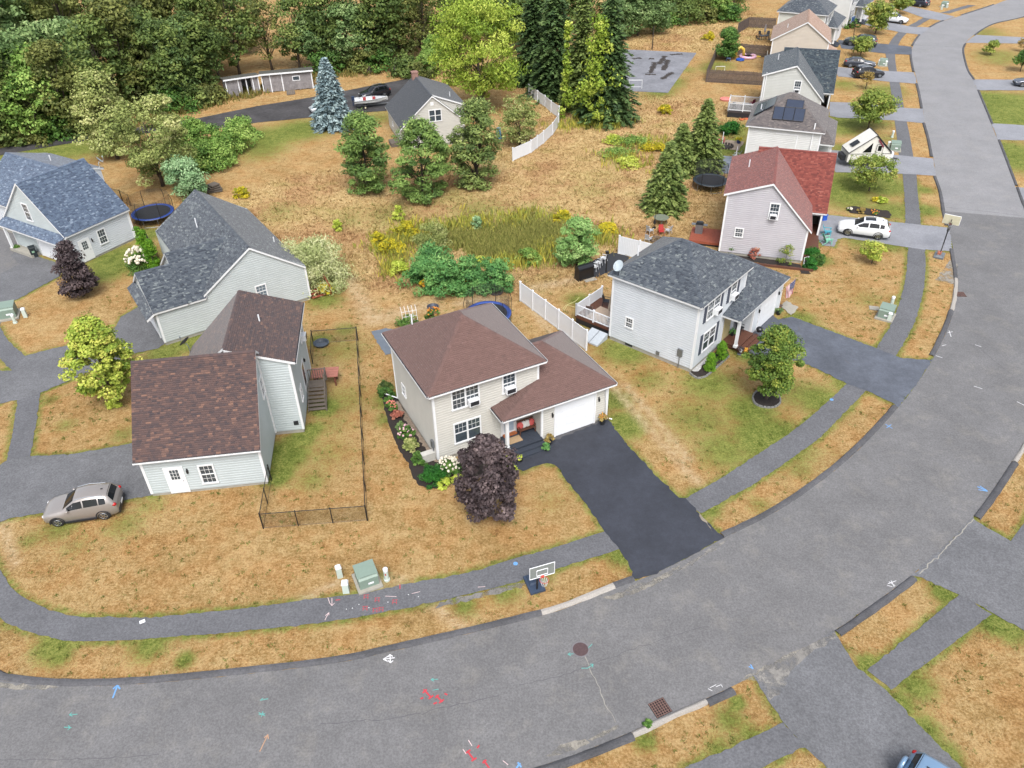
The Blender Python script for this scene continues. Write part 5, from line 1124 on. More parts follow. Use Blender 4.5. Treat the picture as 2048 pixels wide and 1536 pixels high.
# white house and red house
for i, (bx, by, h_) in enumerate(((1419, 742, 1.6), (1441, 718, 1.6))):
    tree('globe_shrub', 'oval', h_, .40, .05, L_ARB, 104 + i, ncl=60, nl=120, rc=.2, L=.08, Wd=.035, loc=at(bx, by), label=('nearer', 'farther')[i] + ' clipped egg shaped arborvitae beside the brown porch', cat='shrub', crown='foliage', stem='stems', nlimb=5, tr=.03)
shrub(1622, 515, 1.1, .75, L_ARBD, 106, 'clipped green bush at the corner of the red roofed house', n=36, nl=100); shrub(1634, 525, .9, .7, L_BUSH, 107, 'light green bush next to the mint chair', n=30, nl=80); shrub(1620, 535, .95, .6, L_ARBD, 108, 'rounded bush beside the hose reel', n=30, nl=100)
shrub(1570, 525, 1.9, .9, L_STR, 109, 'leggy green bush against the grey gable wall', n=26, nl=40); shrub(1508, 516, 1.1, .5, L_ROSE, 110, 'reddish brown bush against the grey gable wall', n=20, nl=50); shrub(1462, 503, 1.2, .8, L_BUSH, 111, 'green bush below the small window of the grey gable wall', n=24, nl=60); shrub(1466, 492, 2.0, .3, L_STR, 112, 'tall thin sapling below the small window', 'sapling', n=14, nl=40)
shrub(1762, 405, .7, .5, L_HOSTA, 113, 'pale yellow plant on the lawn above the flower bed', 'hosta_plant', n=14, nl=40, L=.24, Wd=.14, cat='plant'); shrub(1748, 403, .5, .4, L_GOLD, 114, 'yellowish plant beside the pale hosta', 'bed_plant', n=12, nl=40, cat='plant')
shrub(1722, 425, .5, .42, L_BRN, 115, 'rusty orange grass clump in the dark flower bed', 'bed_plant', n=14, nl=60, cat='plant'); e = shrub(1748, 428, .3, .3, L_BUSH, 116, 'low plant with orange and red flowers in the dark flower bed', 'bed_plant', n=8, nl=30, cat='plant'); bloom(e, 9, .5, .35, BLOOM_O, 5, .06); e = shrub(1699, 422, .3, .25, L_BUSH, 117, 'white flowers at the left end of the dark bed', 'bed_plant', n=8, nl=30, cat='plant'); bloom(e, 9, .25, .35, BLOOM_W, 6, .07)
shrub(1700, 55, 1.6, 1.3, L_BUSH, 118, 'dark green bush by the far white garage', n=24, nl=60, L=.3, Wd=.2); shrub(1457, 268, 1.7, 1.3, L_ARBD, 119, 'green corn like plants behind the fire pit', 'garden_plants', n=30, nl=60, L=.4, Wd=.1, cat='plant'); shrub(228, 812, .5, .5, L_HOSTA, 120, 'striped hosta at the foot of the yellow maple', 'hosta_plant', n=16, nl=40, L=.3, Wd=.1, cat='plant')
shrub(1293, 1450, .28, .24, L_BUSH, 122, 'green weed tuft beside the drain kerb', 'weed', n=8, nl=40, cat='plant'); shrub(650, 585, .9, .9, L_GOLD, 123, 'yellow green bush beside the red deck stairs', 'weed_bush', n=20, nl=50, L=.2, Wd=.07)
e = shrub(868, 635, .8, .6, L_BUSH, 124, 'garden plants with yellow flowers behind the maroon roof', 'garden_plants', n=18, nl=50, cat='plant'); bloom(e, 26, .6, .9, BLOOM_O, 7, .06); shrub(815, 648, .8, .8, L_BUSH, 125, 'green garden bed plants beside the white trellis', 'garden_plants', n=20, nl=60, cat='plant')
shrub(958, 60 + 470, .9, .7, L_HOSTA, 126, 'yellow green goldenrod patch right of the sumac', 'weed_bush', n=16, nl=40)
for i, (bx, by, h_, r_, lm, lab) in enumerate(((1265, 290, 1.3, 2.0, L_BRIGHT, 'bright green bush in the boggy meadow corner'), (1240, 312, 1.1, 1.9, L_BRIGHT, 'low bright green bush left of the goldenrod ring'), (1310, 300, 1.0, 1.4, L_GOLD, 'orange yellow goldenrod stand by the young spruces'), (1225, 285, 1.0, 1.2, L_HOSTA, 'yellow green bush at the rim of the boggy corner'), (1255, 330, .9, 1.5, L_HOSTA, 'yellow green weeds at the front of the boggy corner'), (1330, 228, 1.3, .9, L_GOLD, 'lone goldenrod bush near the sports court'), (1417, 80, 1.4, 1.1, L_GOLD, 'yellow bush outside the stockade fence'), (485, 395, 1.3, .75, L_GOLD, 'bright goldenrod clump behind the charcoal roof'), (1060, 525, 1.5, .9, L_BRIGHT, 'green weed bush between marsh and white pine'), (1125, 440, 1.0, .8, L_GOLD, 'goldenrod clump behind the white pine'), (675, 462, 1.3, .45, L_HOSTA, 'thin yellow green stalk plant near the willow'), (798, 440, 1.7, .55, L_HOSTA, 'tall yellow green stalk plant in the meadow'), (758, 490, 1.6, .6, L_GOLD, 'yellow stalk plant left of the round bush'), (810, 470, 1.6, 1.1, L_GOLD, 'goldenrod stand left of the round olive bush'), (1215, 462, .9, 1.0, L_GOLD, 'goldenrod patch beside the white fence panel'))):
    shrub(bx, by, h_, r_, lm, 130 + i, lab, 'wild_bush', n=26, nl=60, L=.26, Wd=.1)
# the woods ------------------------------------------------------------
def lotree(name, kind, H, Rr, basef, lm, seed, **k): return tree(name, kind, H, Rr, H * basef, lm, seed, cat='tree', **k)
PROTO = [lotree('woodland_tree', 'round', 14, 4.3, .08, L_WOOD, 201, ncl=90, nl=90, rc=1.5, L=.55, Wd=.36, tr=.22), lotree('woodland_tree', 'oval', 15, 4.0, .08, L_WOOD2, 202, ncl=90, nl=85, rc=1.45, L=.55, Wd=.34, tr=.22), lotree('woodland_tree', 'round', 12.5, 4.6, .06, L_WOOD3, 203, ncl=95, nl=90, rc=1.45, L=.55, Wd=.34, tr=.2),
         lotree('woodland_tree', 'oval', 13, 3.6, .14, L_WOOD, 204, ncl=60, nl=75, rc=1.4, L=.5, Wd=.32, tr=.2, nlimb=26), lotree('woodland_tree', 'round', 10.5, 4.0, .08, L_BRIGHT, 205, ncl=90, nl=95, rc=1.35, L=.5, Wd=.34), lotree('woodland_tree', 'oval', 12, 3.2, .2, L_WOOD2, 206, ncl=44, nl=55, rc=1.3, L=.45, Wd=.28, tr=.18, nlimb=30)]
used = [False] * 6
def wood(bx, by, k, sc, label, grp):
    P = at(bx, by); rz = random.uniform(0, 6.28)
    if not used[k]:
        used[k] = True; o = PROTO[k]; o.location = P; o.rotation_euler = (0, 0, rz); o.scale = (sc,) * 3; o['label'] = label; o['group'] = grp
    else: o = dup(PROTO[k], P, rz, label, sc, grp, sc * random.uniform(.92, 1.1))
    return o
KN = ['dark green broadleaf tree', 'olive green broadleaf tree', 'bluish green broadleaf tree', 'tall thin crowned dark tree', 'bright green broadleaf tree', 'sparse olive tree']
def woods(lst, where, grp):
    ORD = ['leftmost', 'second', 'third', 'fourth', 'fifth', 'sixth', 'seventh', 'eighth', 'ninth', 'tenth']
    for kk in range(6):
        q = sorted([t for t in lst if t[2] == kk])
        for i, (bx, by, k, sc) in enumerate(q): wood(bx, by, k, sc, f'{KN[k]} {where}' + ('' if len(q) == 1 else ', ' + ORD[i] + ('' if i == 0 else ' from left')), grp)
woods([(20, 285, 0, .85), (85, 278, 4, .85), (-40, 288, 2, 1.0), (150, 268, 1, .8), (30, 255, 2, 1.05), (110, 250, 4, 1.0), (-40, 250, 0, 1.1), (160, 222, 2, 1.0), (230, 240, 3, 1.0), (-20, 215, 1, 1.1), (270, 222, 1, .95), (20, 185, 2, 1.15), (300, 205, 0, .95), (340, 215, 0, .8)], 'in the thick left woods', 'trees of the thick left woods')
woods([(360, 200, 2, .8), (395, 190, 0, .9), (330, 180, 1, 1.05), (160, 165, 1, 1.1), (60, 150, 0, 1.15), (-40, 150, 2, 1.2), (330, 150, 1, 1.05), (420, 168, 3, 1.0), (400, 140, 1, 1.0), (200, 110, 0, 1.15), (20, 110, 1, 1.2), (380, 110, 3, 1.1), (100, 85, 0, 1.2), (280, 85, 2, 1.15)], 'behind the weathered sheds', 'trees of the woods behind the sheds')
woods([(440, 160, 5, 1.0), (480, 150, 3, 1.0), (545, 140, 5, .95), (600, 140, 3, .85), (630, 138, 2, .65), (660, 132, 0, .9), (480, 105, 1, 1.1), (420, 90, 1, 1.1)], 'left of the blue spruce', 'trees of the open middle woods')
woods([(700, 135, 2, .75), (735, 130, 3, 1.0), (765, 128, 0, 1.0), (800, 122, 1, .95), (850, 118, 5, 1.0), (840, 95, 3, 1.1), (870, 130, 4, .45), (860, 150, 4, .40), (900, 100, 3, 1.1)], 'behind the cape house', 'trees behind the cape house')
woods([(1010, 110, 0, 1.0), (1060, 100, 3, 1.1), (1240, 75, 2, .75), (1275, 72, 2, .65), (1305, 70, 2, .6), (1250, 45, 2, .9), (1300, 40, 2, .85), (1345, 42, 0, .6), (1385, 35, 0, .6), (1425, 34, 0, .6), (1465, 32, 1, .55), (1440, 40, 4, .5), (1370, 10, 0, .9), (1420, 5, 1, .9), (1480, 0, 0, .8), (1330, 5, 2, 1.0), (1180, 60, 3, 1.1), (1130, 60, 0, 1.1), (980, 70, 0, 1.2), (920, 60, 1, 1.1), (1040, 50, 2, 1.2)], 'beyond the sports court', 'trees beyond the sports court')

# understorey along the edge of the woods
for i, (bx, by, h_, r_) in enumerate(((30, 284, 2.6, 2.4), (70, 280, 3.2, 2.6), (125, 273, 3.0, 2.6), (175, 266, 2.6, 2.4), (215, 258, 3.2, 2.6), (345, 222, 3.4, 3.0), (385, 212, 3.2, 2.6), (420, 205, 2.6, 2.2), (655, 146, 3.4, 3.0), (690, 142, 3.8, 3.2), (725, 140, 3.4, 3.0), (760, 138, 3.0, 2.6), (815, 150, 3.2, 2.6), (850, 152, 2.4, 2.2), (1330, 50, 3.0, 3.0), (1370, 44, 3.6, 3.4), (1410, 42, 3.0, 3.0), (1450, 40, 3.4, 3.2))):
    nxt = ('below the trees at the left edge', 'below the trees at the left edge', 'left of the pale olive trees', 'left of the pale olive trees', 'left of the pale olive trees', 'left of the weathered sheds', 'left of the weathered sheds', 'left of the weathered sheds', 'behind the blue spruce', 'behind the blue spruce', 'behind the boat', 'behind the boat', 'behind the cape chimney', 'behind the cape chimney', 'beyond the sports court', 'beyond the sports court', 'beyond the sports court, left one', 'beyond the sports court, right one')[i]
    shrub(bx, by, h_, r_, (L_WOOD, L_WOOD2, L_BUSH)[i % 3], 300 + i, ('dark green', 'olive', 'mid green')[i % 3] + ' understorey bush ' + nxt, 'understorey_bush', n=34, nl=60, L=.42, Wd=.28, group='understorey bushes of the woods')
# ================================================================== vehicles
def lerp(a, b, t): return a + (b - a) * t
SUVST = [(0, .38, .60, .66, .66), (.14, .25, .76, .82, .84), (.5, .22, .88, .95, .95), (1.0, .22, .96, 1.04, .99), (1.28, .22, .99, 1.08, 1.0), (2.0, .22, 1.02, 1.57, 1.0), (2.6, .22, 1.05, 1.655, 1.0), (3.3, .22, 1.08, 1.64, 1.0), (3.88, .24, 1.11, 1.55, .98), (4.12, .28, 1.08, 1.14, .95), (4.24, .34, .92, .96, .90), (4.28, .42, .70, .72, .84)]
SEDST = [(0, .34, .52, .58, .66), (.15, .22, .66, .72, .86), (.6, .2, .78, .84, .96), (1.2, .2, .86, .93, 1.0), (1.5, .2, .88, .97, 1.0), (2.3, .2, .92, 1.42, 1.0), (2.9, .2, .93, 1.45, 1.0), (3.5, .2, .95, 1.38, 1.0), (4.1, .22, .96, 1.06, .98), (4.5, .26, .93, 1.0, .93), (4.62, .36, .72, .76, .85)]
def car(name, loc, heading, paint, label, st=SUVST, L=4.28, W=1.78, Hs=1.0, wb=2.56, wr=.345, wx=.82, shield=(1.3, 1.97), rear=(3.84, 4.11), side=((1.55, 2.42), (2.50, 3.30), (3.36, 3.72)), rails=True, clad=True, sunroof=False, rim=CHROME, group='parked cars', spare=False, antenna=True, plate=True):
    e = empty(name, loc, heading, label, 'car', group)
    k = L / st[-1][0]; S = [(x * k - L / 2, zl, zb * Hs, zt * Hs, w_ * W / 2) for x, zl, zb, zt, w_ in st]
    def stn(x):
        for i in range(len(S) - 1):
            if x <= S[i + 1][0] or i == len(S) - 2:
                t = min(1, max(0, (x - S[i][0]) / (S[i + 1][0] - S[i][0]))); return [lerp(S[i][j], S[i + 1][j], t) for j in range(5)]
    def half(s_):
        x, zl, zb, zt, w_ = s_; cab = min(1, max(0, (zt - zb) / .5)); wt = w_ * lerp(.86, .70, cab)
        return [(0, zl), (.86 * w_, zl), (.97 * w_, zl + .1), (w_, lerp(zl, zb, .55)), (.965 * w_, zb), (lerp(.93 * w_, wt, 1), zt - .05 * cab - .02), (wt * .7, zt - .012), (0, zt)]
    def side_pt(x, t, off=0, sgn=1):
        h_ = half(stn(x)); a, b_ = h_[4], h_[5]; y, z = lerp(a[0], b_[0], t), lerp(a[1], b_[1], t); return (-x, sgn * (y + off), z + off * .4)
    def top_pt(x, s_, off=0):
        h_ = half(stn(x)); P = h_[5:8]; q = abs(s_)
        y, z = (lerp(P[2][0], P[1][0], q / .7), lerp(P[2][1], P[1][1], q / .7)) if q < .7 else (lerp(P[1][0], P[0][0], (q - .7) / .3), lerp(P[1][1], P[0][1], (q - .7) / .3))
        return (-x, math.copysign(y, s_), z + off)
    b = MB(); xs = sorted(set([s_[0] for s_ in S] + [s_[0] + (S[i + 1][0] - s_[0]) * f for i, s_ in enumerate(S[:-1]) for f in (.33, .66)])); rings = []
    for x in xs:
        h_ = half(stn(x)); rings.append([(-x, y, z) for y, z in h_] + [(-x, -y, z) for y, z in h_[-2:0:-1]])
    n = len(rings[0]); V = [p for r_ in rings for p in r_]
    b.add(V, [(i * n + j, i * n + (j + 1) % n, (i + 1) * n + (j + 1) % n, (i + 1) * n + j) for i in range(len(rings) - 1) for j in range(n)] + [tuple(range(n - 1, -1, -1)), tuple(range((len(rings) - 1) * n, len(rings) * n))])
    body = b.build('body', paint, e, smooth=True)
    def patch(fn, u0, u1, v0, v1, nm, m_, par, nu=4, nv=4):
        q = MB(); V = [fn(lerp(u0, u1, i / nu), lerp(v0, v1, j / nv)) for i in range(nu + 1) for j in range(nv + 1)]
        q.add(V, [(i * (nv + 1) + j, (i + 1) * (nv + 1) + j, (i + 1) * (nv + 1) + j + 1, i * (nv + 1) + j + 1) for i in range(nu) for j in range(nv)]); return q.build(nm, m_, par, smooth=True)
    X = lambda v: v * k - L / 2
    patch(lambda u, v: top_pt(u, v, .012), X(shield[0]), X(shield[1]), -.9, .9, 'windscreen', CARGL, e, 5, 8); patch(lambda u, v: top_pt(u, v, .012), X(rear[0]), X(rear[1]), -.86, .86, 'rear_window', CARGL, e, 4, 8)
    for sg in (1, -1):
        for x0, x1 in side: patch(lambda u, v: side_pt(u, v, .01, sg), X(x0), X(x1), .12, .86, 'side_window', CARGL, e, 4, 3)
        for f_ in (0, 1):
            wx_ = X(wx) + f_ * wb; c = (-wx_, sg * (W / 2 - .09), wr)
            t = MB(); t.ring(c, wr - .075, .09, 22, 8, 'y'); wl = t.build('wheel', RUBBER, e, smooth=True)
            t = MB(); r_ = wr - .13; t.lathe([(r_, -.02), (r_, .03), (r_ * .85, .02), (.05, .045), (.01, .05)], (0, 0, 0), 20); t.tf(Matrix.Translation((c[0], c[1] + sg * .05, c[2])) @ Matrix.Rotation(R(-90 * sg), 4, 'X')); t.build('rim', DARKM, wl)
            t = MB()
            for q in range(5):
                a = q * 1.2566 + .3; i0 = len(t.v); t.box((r_ * .48, 0, .055), (r_ * .95, .075, .025)); t.tf(Matrix.Rotation(a, 4, 'Z'), i0)
            t.ring((0, 0, .04), r_ * .95, .022, 20, 6); t.tf(Matrix.Translation((c[0], c[1] + sg * .05, c[2])) @ Matrix.Rotation(R(-90 * sg), 4, 'X')); t.build('spokes', rim, wl)
            t = MB(); m2 = 12
            for q in range(m2):
                a0, a1 = math.pi * (q / m2) * 1.06 - .1, math.pi * ((q + 1) / m2) * 1.06 - .1
                P = [(-wx_ + math.cos(a) * r0__, wr + math.sin(a) * r0__) for a in (a0, a1) for r0__ in (wr + .015, wr + .085)]
                yy = sg * (W / 2 + .012); t.poly([(P[0][0], yy, P[0][1]), (P[1][0], yy, P[1][1]), (P[3][0], yy, P[3][1]), (P[2][0], yy, P[2][1])])
                t.poly([(P[0][0], yy, P[0][1]), (P[2][0], yy, P[2][1]), (P[2][0], yy - sg * .15, P[2][1]), (P[0][0], yy - sg * .15, P[0][1])])
            t.build('wheel_arch', DARKM if clad else paint, e)
        if clad: MB().box((-(X(wx) + wb / 2), sg * (W / 2 - .03), .27), (wb - 2 * wr - .12, .08, .13)).build('sill', DARKM, e)
        c = side_pt(X(side[0][0]) + .05, .1, .08, sg); MB().ball((c[0], c[1] + sg * .04, c[2] + .06), (.09, .11, .075), 8, 5).build('mirror', paint, e, smooth=True)
        hx = stn(X(.16)); MB().ball((-X(.18), sg * hx[4] * .80, hx[2] - .05), (.16, .15, .075), 8, 5).build('headlight', LAMPC, e, smooth=True)
        tx = stn(X(st[-2][0] - .06)); MB().ball((-X(st[-2][0] - .10), sg * tx[4] * .90, tx[2] - .02), (.15, .12, .11), 8, 5).build('tail_light', RED, e, smooth=True)
        if rails: MB().tube([top_pt(X(2.05), sg * .93, .05), top_pt(X(2.7), sg * .93, .075), top_pt(X(3.6), sg * .93, .05)], .022, 6).build('roof_rail', CHROME, e)
    sr = stn(X(st[-2][0])); MB().box((-(L / 2 - .04), 0, .45), (.16, W * .82, .26)).build('rear_bumper', DARKM, e); MB().box((L / 2 - .07, 0, .42), (.14, W * .62, .2)).build('grille', DARKM, e)
    if plate: MB().box((-(L / 2 + .05), 0, .62), (.02, .42, .14)).build('licence_plate', WHITE2, e)
    if antenna: MB().box(top_pt(X(st[-5][0] + .2), 0, .03), (.12, .04, .06)).build('antenna_fin', DARKM, e)
    if sunroof: patch(lambda u, v: top_pt(u, v, .01), X(2.1), X(2.95), -.6, .6, 'sunroof', CARGL, e)
    if spare:
        t = MB(); t.lathe([(.02, .2), (.28, .19), (.37, .12), (.37, 0)], (0, 0, 0), 18); t.tf(Matrix.Translation((-(L / 2 - .02), 0, .95)) @ Matrix.Rotation(R(-90), 4, 'Y')); t.build('spare_wheel_cover', paint, e, smooth=True)
    return e
def car_at(f, r, W=1.78, side=1):
    """ground photo points of the two visible wheels -> centre, heading; side: +1 the car lies to the left of travel seen from above"""
    F, B = at(*f), at(*r); d = (F - B).normalized(); n = Vector((-d.y, d.x, 0)) * side
    c = (F + B) / 2 + n * (W / 2 - .05); return (c.x, c.y, .0), math.atan2(d.y, d.x)
def paintm(n, c, k=.75, metal=.35, rough=.28): return mat(n, c, k, rough, metal, var=.03, coat=.6)
p, a = car_at((121, 1053), (213, 1039), side=-1); car('crossover_car', p, a, paintm('paint_bronze', (172, 165, 160)), 'bronze silver crossover parked half on the dry lawn', Hs=1.05)
p, a = car_at((1691, 472), (1757, 481), 1.84, side=-1); car('crossover_car', (p[0], p[1], .03), a, paintm('paint_white', (236, 238, 240), .85, 0, .25), 'white crossover with glass sunroof on the drive of the red roofed house', L=4.65, W=1.84, wb=2.70, wr=.36, wx=.88, sunroof=True)
c0, c1 = at(1793, 1551), at(1868, 1603); d = (c1 - c0).normalized(); p = c0 + d * 2.2
car('boxy_suv', (p.x, p.y, .03), math.atan2(d.y, d.x), paintm('paint_ice_blue', (150, 186, 222), .7), 'light blue boxy off roader with spare wheel cut by the bottom edge', L=4.3, W=1.85, Hs=1.06, spare=True, rails=False)
p, a = car_at((1706, 152), (1754, 150), side=1); car('crossover_car', (p[0], p[1], .03), at(1706, 152).xy and math.atan2(*(at(1754, 150) - at(1706, 152)).yx), paintm('paint_black', (36, 38, 46), .8, .2, .2), 'black crossover nearest on the shared far driveway', L=4.5, W=1.82)
d = at(1742, 133) - at(1696, 130); p = at(1718, 134); car('sedan_car', (p.x, p.y, .03), math.atan2(d.y, d.x), paintm('paint_charcoal', (70, 74, 84)), 'charcoal sedan behind the black crossover', SEDST, L=4.6, W=1.8, wb=2.75, wx=.9, shield=(1.55, 2.25), rear=(3.55, 4.05), side=((1.8, 2.6), (2.68, 3.4)), rails=False, clad=False)
d = at(1745, 97) - at(1692, 92); p = at(1719, 91); car('pickup_truck', (p.x, p.y, .03), math.atan2(-d.y, -d.x), paintm('paint_dark_teal', (58, 70, 78)), 'dark pickup behind the small street tree', L=5.2, W=1.95, Hs=1.08, wb=3.2, wx=.95, rails=False)
d = at(1800, 46) - at(1772, 44); p = at(1788, 45); car('crossover_car', (p.x, p.y, .03), math.atan2(d.y, d.x) - .25, paintm('paint_white', (236, 238, 240), .85, 0, .25), 'white crossover on the drive beside the tall round street tree', L=4.6, W=1.84)
d = at(1860, 18) - at(1805, 10); p = at(1832, 12); car('crossover_car', (p.x, p.y, .03), math.atan2(-d.y, -d.x), paintm('paint_slate', (58, 62, 76)), 'dark slate crossover at the top edge', L=4.6, W=1.84)
d = at(2090, 178) - at(2030, 176); p = at(2060, 172); car('sedan_car', (p.x, p.y, .03), math.atan2(-d.y, -d.x), paintm('paint_gunmetal', (92, 98, 112)), 'gunmetal sedan cut by the right edge', SEDST, L=4.6, W=1.8, wb=2.75, wx=.9, shield=(1.55, 2.25), rear=(3.55, 4.05), side=((1.8, 2.6), (2.68, 3.4)), rails=False, clad=False)
d = at(780, 190) - at(718, 203); p = at(750, 195); car('crossover_car', (p.x, p.y, .03), math.atan2(-d.y, -d.x), paintm('paint_black', (36, 38, 46), .8, .2, .2), 'black crossover parked by the cape house behind the boat', L=4.5, W=1.82)
d = at(655, 222) - at(618, 228); p = at(652, 222); car('sedan_car', (p.x, p.y, .03), math.atan2(-d.y, -d.x), paintm('paint_silver', (210, 216, 222)), 'silver car almost hidden behind the blue spruce', SEDST, L=4.4, W=1.75, wb=2.6, wx=.9, shield=(1.55, 2.25), rear=(3.55, 4.05), side=((1.8, 2.6), (2.68, 3.4)), rails=False, clad=False)

def hung(name, loc, rz, label, cat, group=None): return empty(name, loc, rz, label, cat, group)
# boat on trailer
d = at(772, 211) - at(716, 215); e = hung('motor_boat', at(744, 214), math.atan2(d.y, d.x), 'white motor boat with dark engine on a trailer by the cape house', 'boat')
b = MB(); n = 9
for i in range(n):
    t = i / (n - 1); x = 2.3 - 4.6 * t; w_ = .95 * math.sin(min(1, t * 1.6) * math.pi / 2) + .03; zk = .55 + .35 * (1 - min(1, t * 2.2)) ** 2; zt = 1.15 + .18 * (1 - t)
    b.v += [(x, 0, zk), (x, w_ * .75, zk + .2), (x, w_, zt), (x, w_ - .08, zt), (x, max(0, w_ - .14), zk + .3), (x, -max(0, w_ - .14), zk + .3), (x, -w_ + .08, zt), (x, -w_, zt), (x, -w_ * .75, zk + .2)]
b.f = [(i * 9 + j, i * 9 + (j + 1) % 9, (i + 1) * 9 + (j + 1) % 9, (i + 1) * 9 + j) for i in range(n - 1) for j in range(9)] + [tuple((n - 1) * 9 + j for j in range(9))]
b.build('hull', mat('gelcoat_white', (216, 220, 224), .8, .3), e)
MB().box((-2.45, 0, 1.35), (.4, .4, .5)).box((-2.5, 0, .75), (.16, .14, .8)).build('outboard_engine', mat('engine_blue', (44, 58, 86), 1, .35), e); MB().box((-.9, 0, 1.1), (.4, .9, .4)).box((.4, 0, 1.1), (.4, .9, .4)).build('seat', mat('seat_red', (170, 60, 60), .8, .6), e); MB().tube([(3.4, 0, .45), (-2, .5, .42)], .05, 5).tube([(3.4, 0, .45), (-2, -.5, .42)], .05, 5).box((-.9, 0, .42), (.1, 1.9, .1)).build('trailer', STEEL, e)
for sg in (1, -1): MB().ring((-.9, sg * 1.0, .28), .2, .08, 16, 6, 'y').build('trailer_wheel', RUBBER, e); MB().lathe([(.12, -.04), (.12, .04)], (0, 0, 0), 10).tf(Matrix.Translation((-.9, sg * 1.06, .28)) @ Matrix.Rotation(R(90), 4, 'X')).build('wheel_hub', mat('hub_cream', (230, 222, 190), .8), e)
MB().box((-1.6, .3, 1.45), (.05, .6, .5)).tube([(-1.6, 0, 1.2), (-1.6, 0, 1.9)], .03, 5).build('boat_console', DARKM, e)
# A-frame camper
d = at(1772, 330) - at(1690, 331); e = hung('camper_trailer', at(1726, 328) + Vector((0, 0, .03)), math.atan2(d.y, d.x), 'white folding camper trailer with triangular roof on the driveway', 'camper')
e.scale = (1.2, 1.1, 1.2); CAMW = mat('camper_white', (232, 230, 222), .84, .4); Lc, Wc, zb_, zt_, za_ = 4.0, 2.1, .55, 1.35, 2.95
MB().bx(-Lc / 2, Lc / 2, -Wc / 2, Wc / 2, zb_, zt_).build('body', CAMW, e)
ax_ = .25
for sg in (-1, 1): MB().extrude([(-Lc / 2 + .1, sg * (Wc / 2 - .06), zt_), (Lc / 2 - .1, sg * (Wc / 2 - .06), zt_), (ax_, sg * (Wc / 2 - .06), za_)], (0, .04, 0)).build('gable_side', CAMW, e)
for x0 in (-Lc / 2, Lc / 2):
    rp_ = MB().extrude([(x0, -Wc / 2 - .03, zt_ + .02), (x0, Wc / 2 + .03, zt_ + .02), (ax_, Wc / 2 + .03, za_ + .06), (ax_, -Wc / 2 - .03, za_ + .06)], (0, 0, .09)).build('roof_panel', CAMW, e)
    f = MB()
    for yy in (-Wc / 2 - .04, Wc / 2 + .04): f.tube([(x0, yy, zt_ + .06), (ax_, yy, za_ + .1)], .045, 4)
    f.tube([(x0, -Wc / 2, zt_ + .06), (x0, Wc / 2, zt_ + .06)], .04, 4); f.build('edge_trim', BLACK, rp_)
    t = .45; xm, zm = lerp(x0, ax_, t), lerp(zt_, za_, t); xm2, zm2 = lerp(x0, ax_, t - .28), lerp(zt_, za_, t - .28)
    MB().poly([(xm2, -.55, zm2 + .2), (xm2, .35, zm2 + .2), (xm, .35, zm + .2), (xm, -.55, zm + .2)]).build('roof_vent', CARGL, rp_)
MB().tube([(ax_, -Wc / 2 - .04, za_ + .14), (ax_, Wc / 2 + .04, za_ + .14)], .05, 5).build('ridge_trim', BLACK, e)
y_ = -Wc / 2 - .012; MB().poly([(-.75, y_ + .03, 1.45), (.05, y_ + .03, 1.45), (.05, y_ + .03, 2.35)]).build('side_window', CARGL, e)
MB().bx(.45, 1.05, y_ - .02, y_ + .02, .7, 2.2).build('door', CAMW, e); b = MB()
for p0, p1 in (((.45, .7), (.45, 2.2)), ((1.05, .7), (1.05, 2.2)), ((.45, 2.2), (1.05, 2.2)), ((-Lc / 2, zt_), (.45, zt_)), ((1.05, zt_), (Lc / 2, zt_))): b.tube([(p0[0], y_ - .03, p0[1]), (p1[0], y_ - .03, p1[1])], .022, 4)
b.build('side_trim', BLACK, e); MB().bx(.58, .92, y_ - .04, y_, 1.6, 2.1).build('door_window', CARGL, e)
MB().extrude([(ax_ + .25, y_ - .045, 2.72), (Lc / 2 - .9, y_ - .045, 2.02), (Lc / 2 - 1.0, y_ - .045, 1.90), (ax_ + .2, y_ - .045, 2.58)], (0, .01, 0)).build('name_stripe', mat('stripe_maroon', (120, 44, 60), .8), e)
MB().extrude([(-.75, y_ - .01, 1.0), (-.3, y_ - .01, .97), (.0, y_ - .01, 1.02), (-.3, y_ - .01, .93), (-.6, y_ - .01, .94)], (0, .008, 0)).build('swoosh', BLACK, e)
for sg in (1, -1): MB().ring((-.3, sg * .98, .3), .22, .08, 16, 6, 'y').build('wheel', RUBBER, e); MB().box((-.3, sg * 1.0, .62), (.8, .16, .06)).build('mudguard', BLACK, e)
MB().tube([(Lc / 2, .5, .5), (3.1, 0, .5)], .05, 5).tube([(Lc / 2, -.5, .5), (3.1, 0, .5)], .05, 5).tube([(3.0, 0, .5), (3.0, 0, .05)], .04, 5).build('tow_bar', BLACK, e); MB().lathe([(.18, 0), (.2, .1), (.2, .5), (.08, .62)], (2.45, 0, .55), 12).build('gas_bottle', WHITE2, e); MB().box((-Lc / 2 - .2, 0, .8), (.35, 1.2, .5)).build('rear_box', DARKM, e)

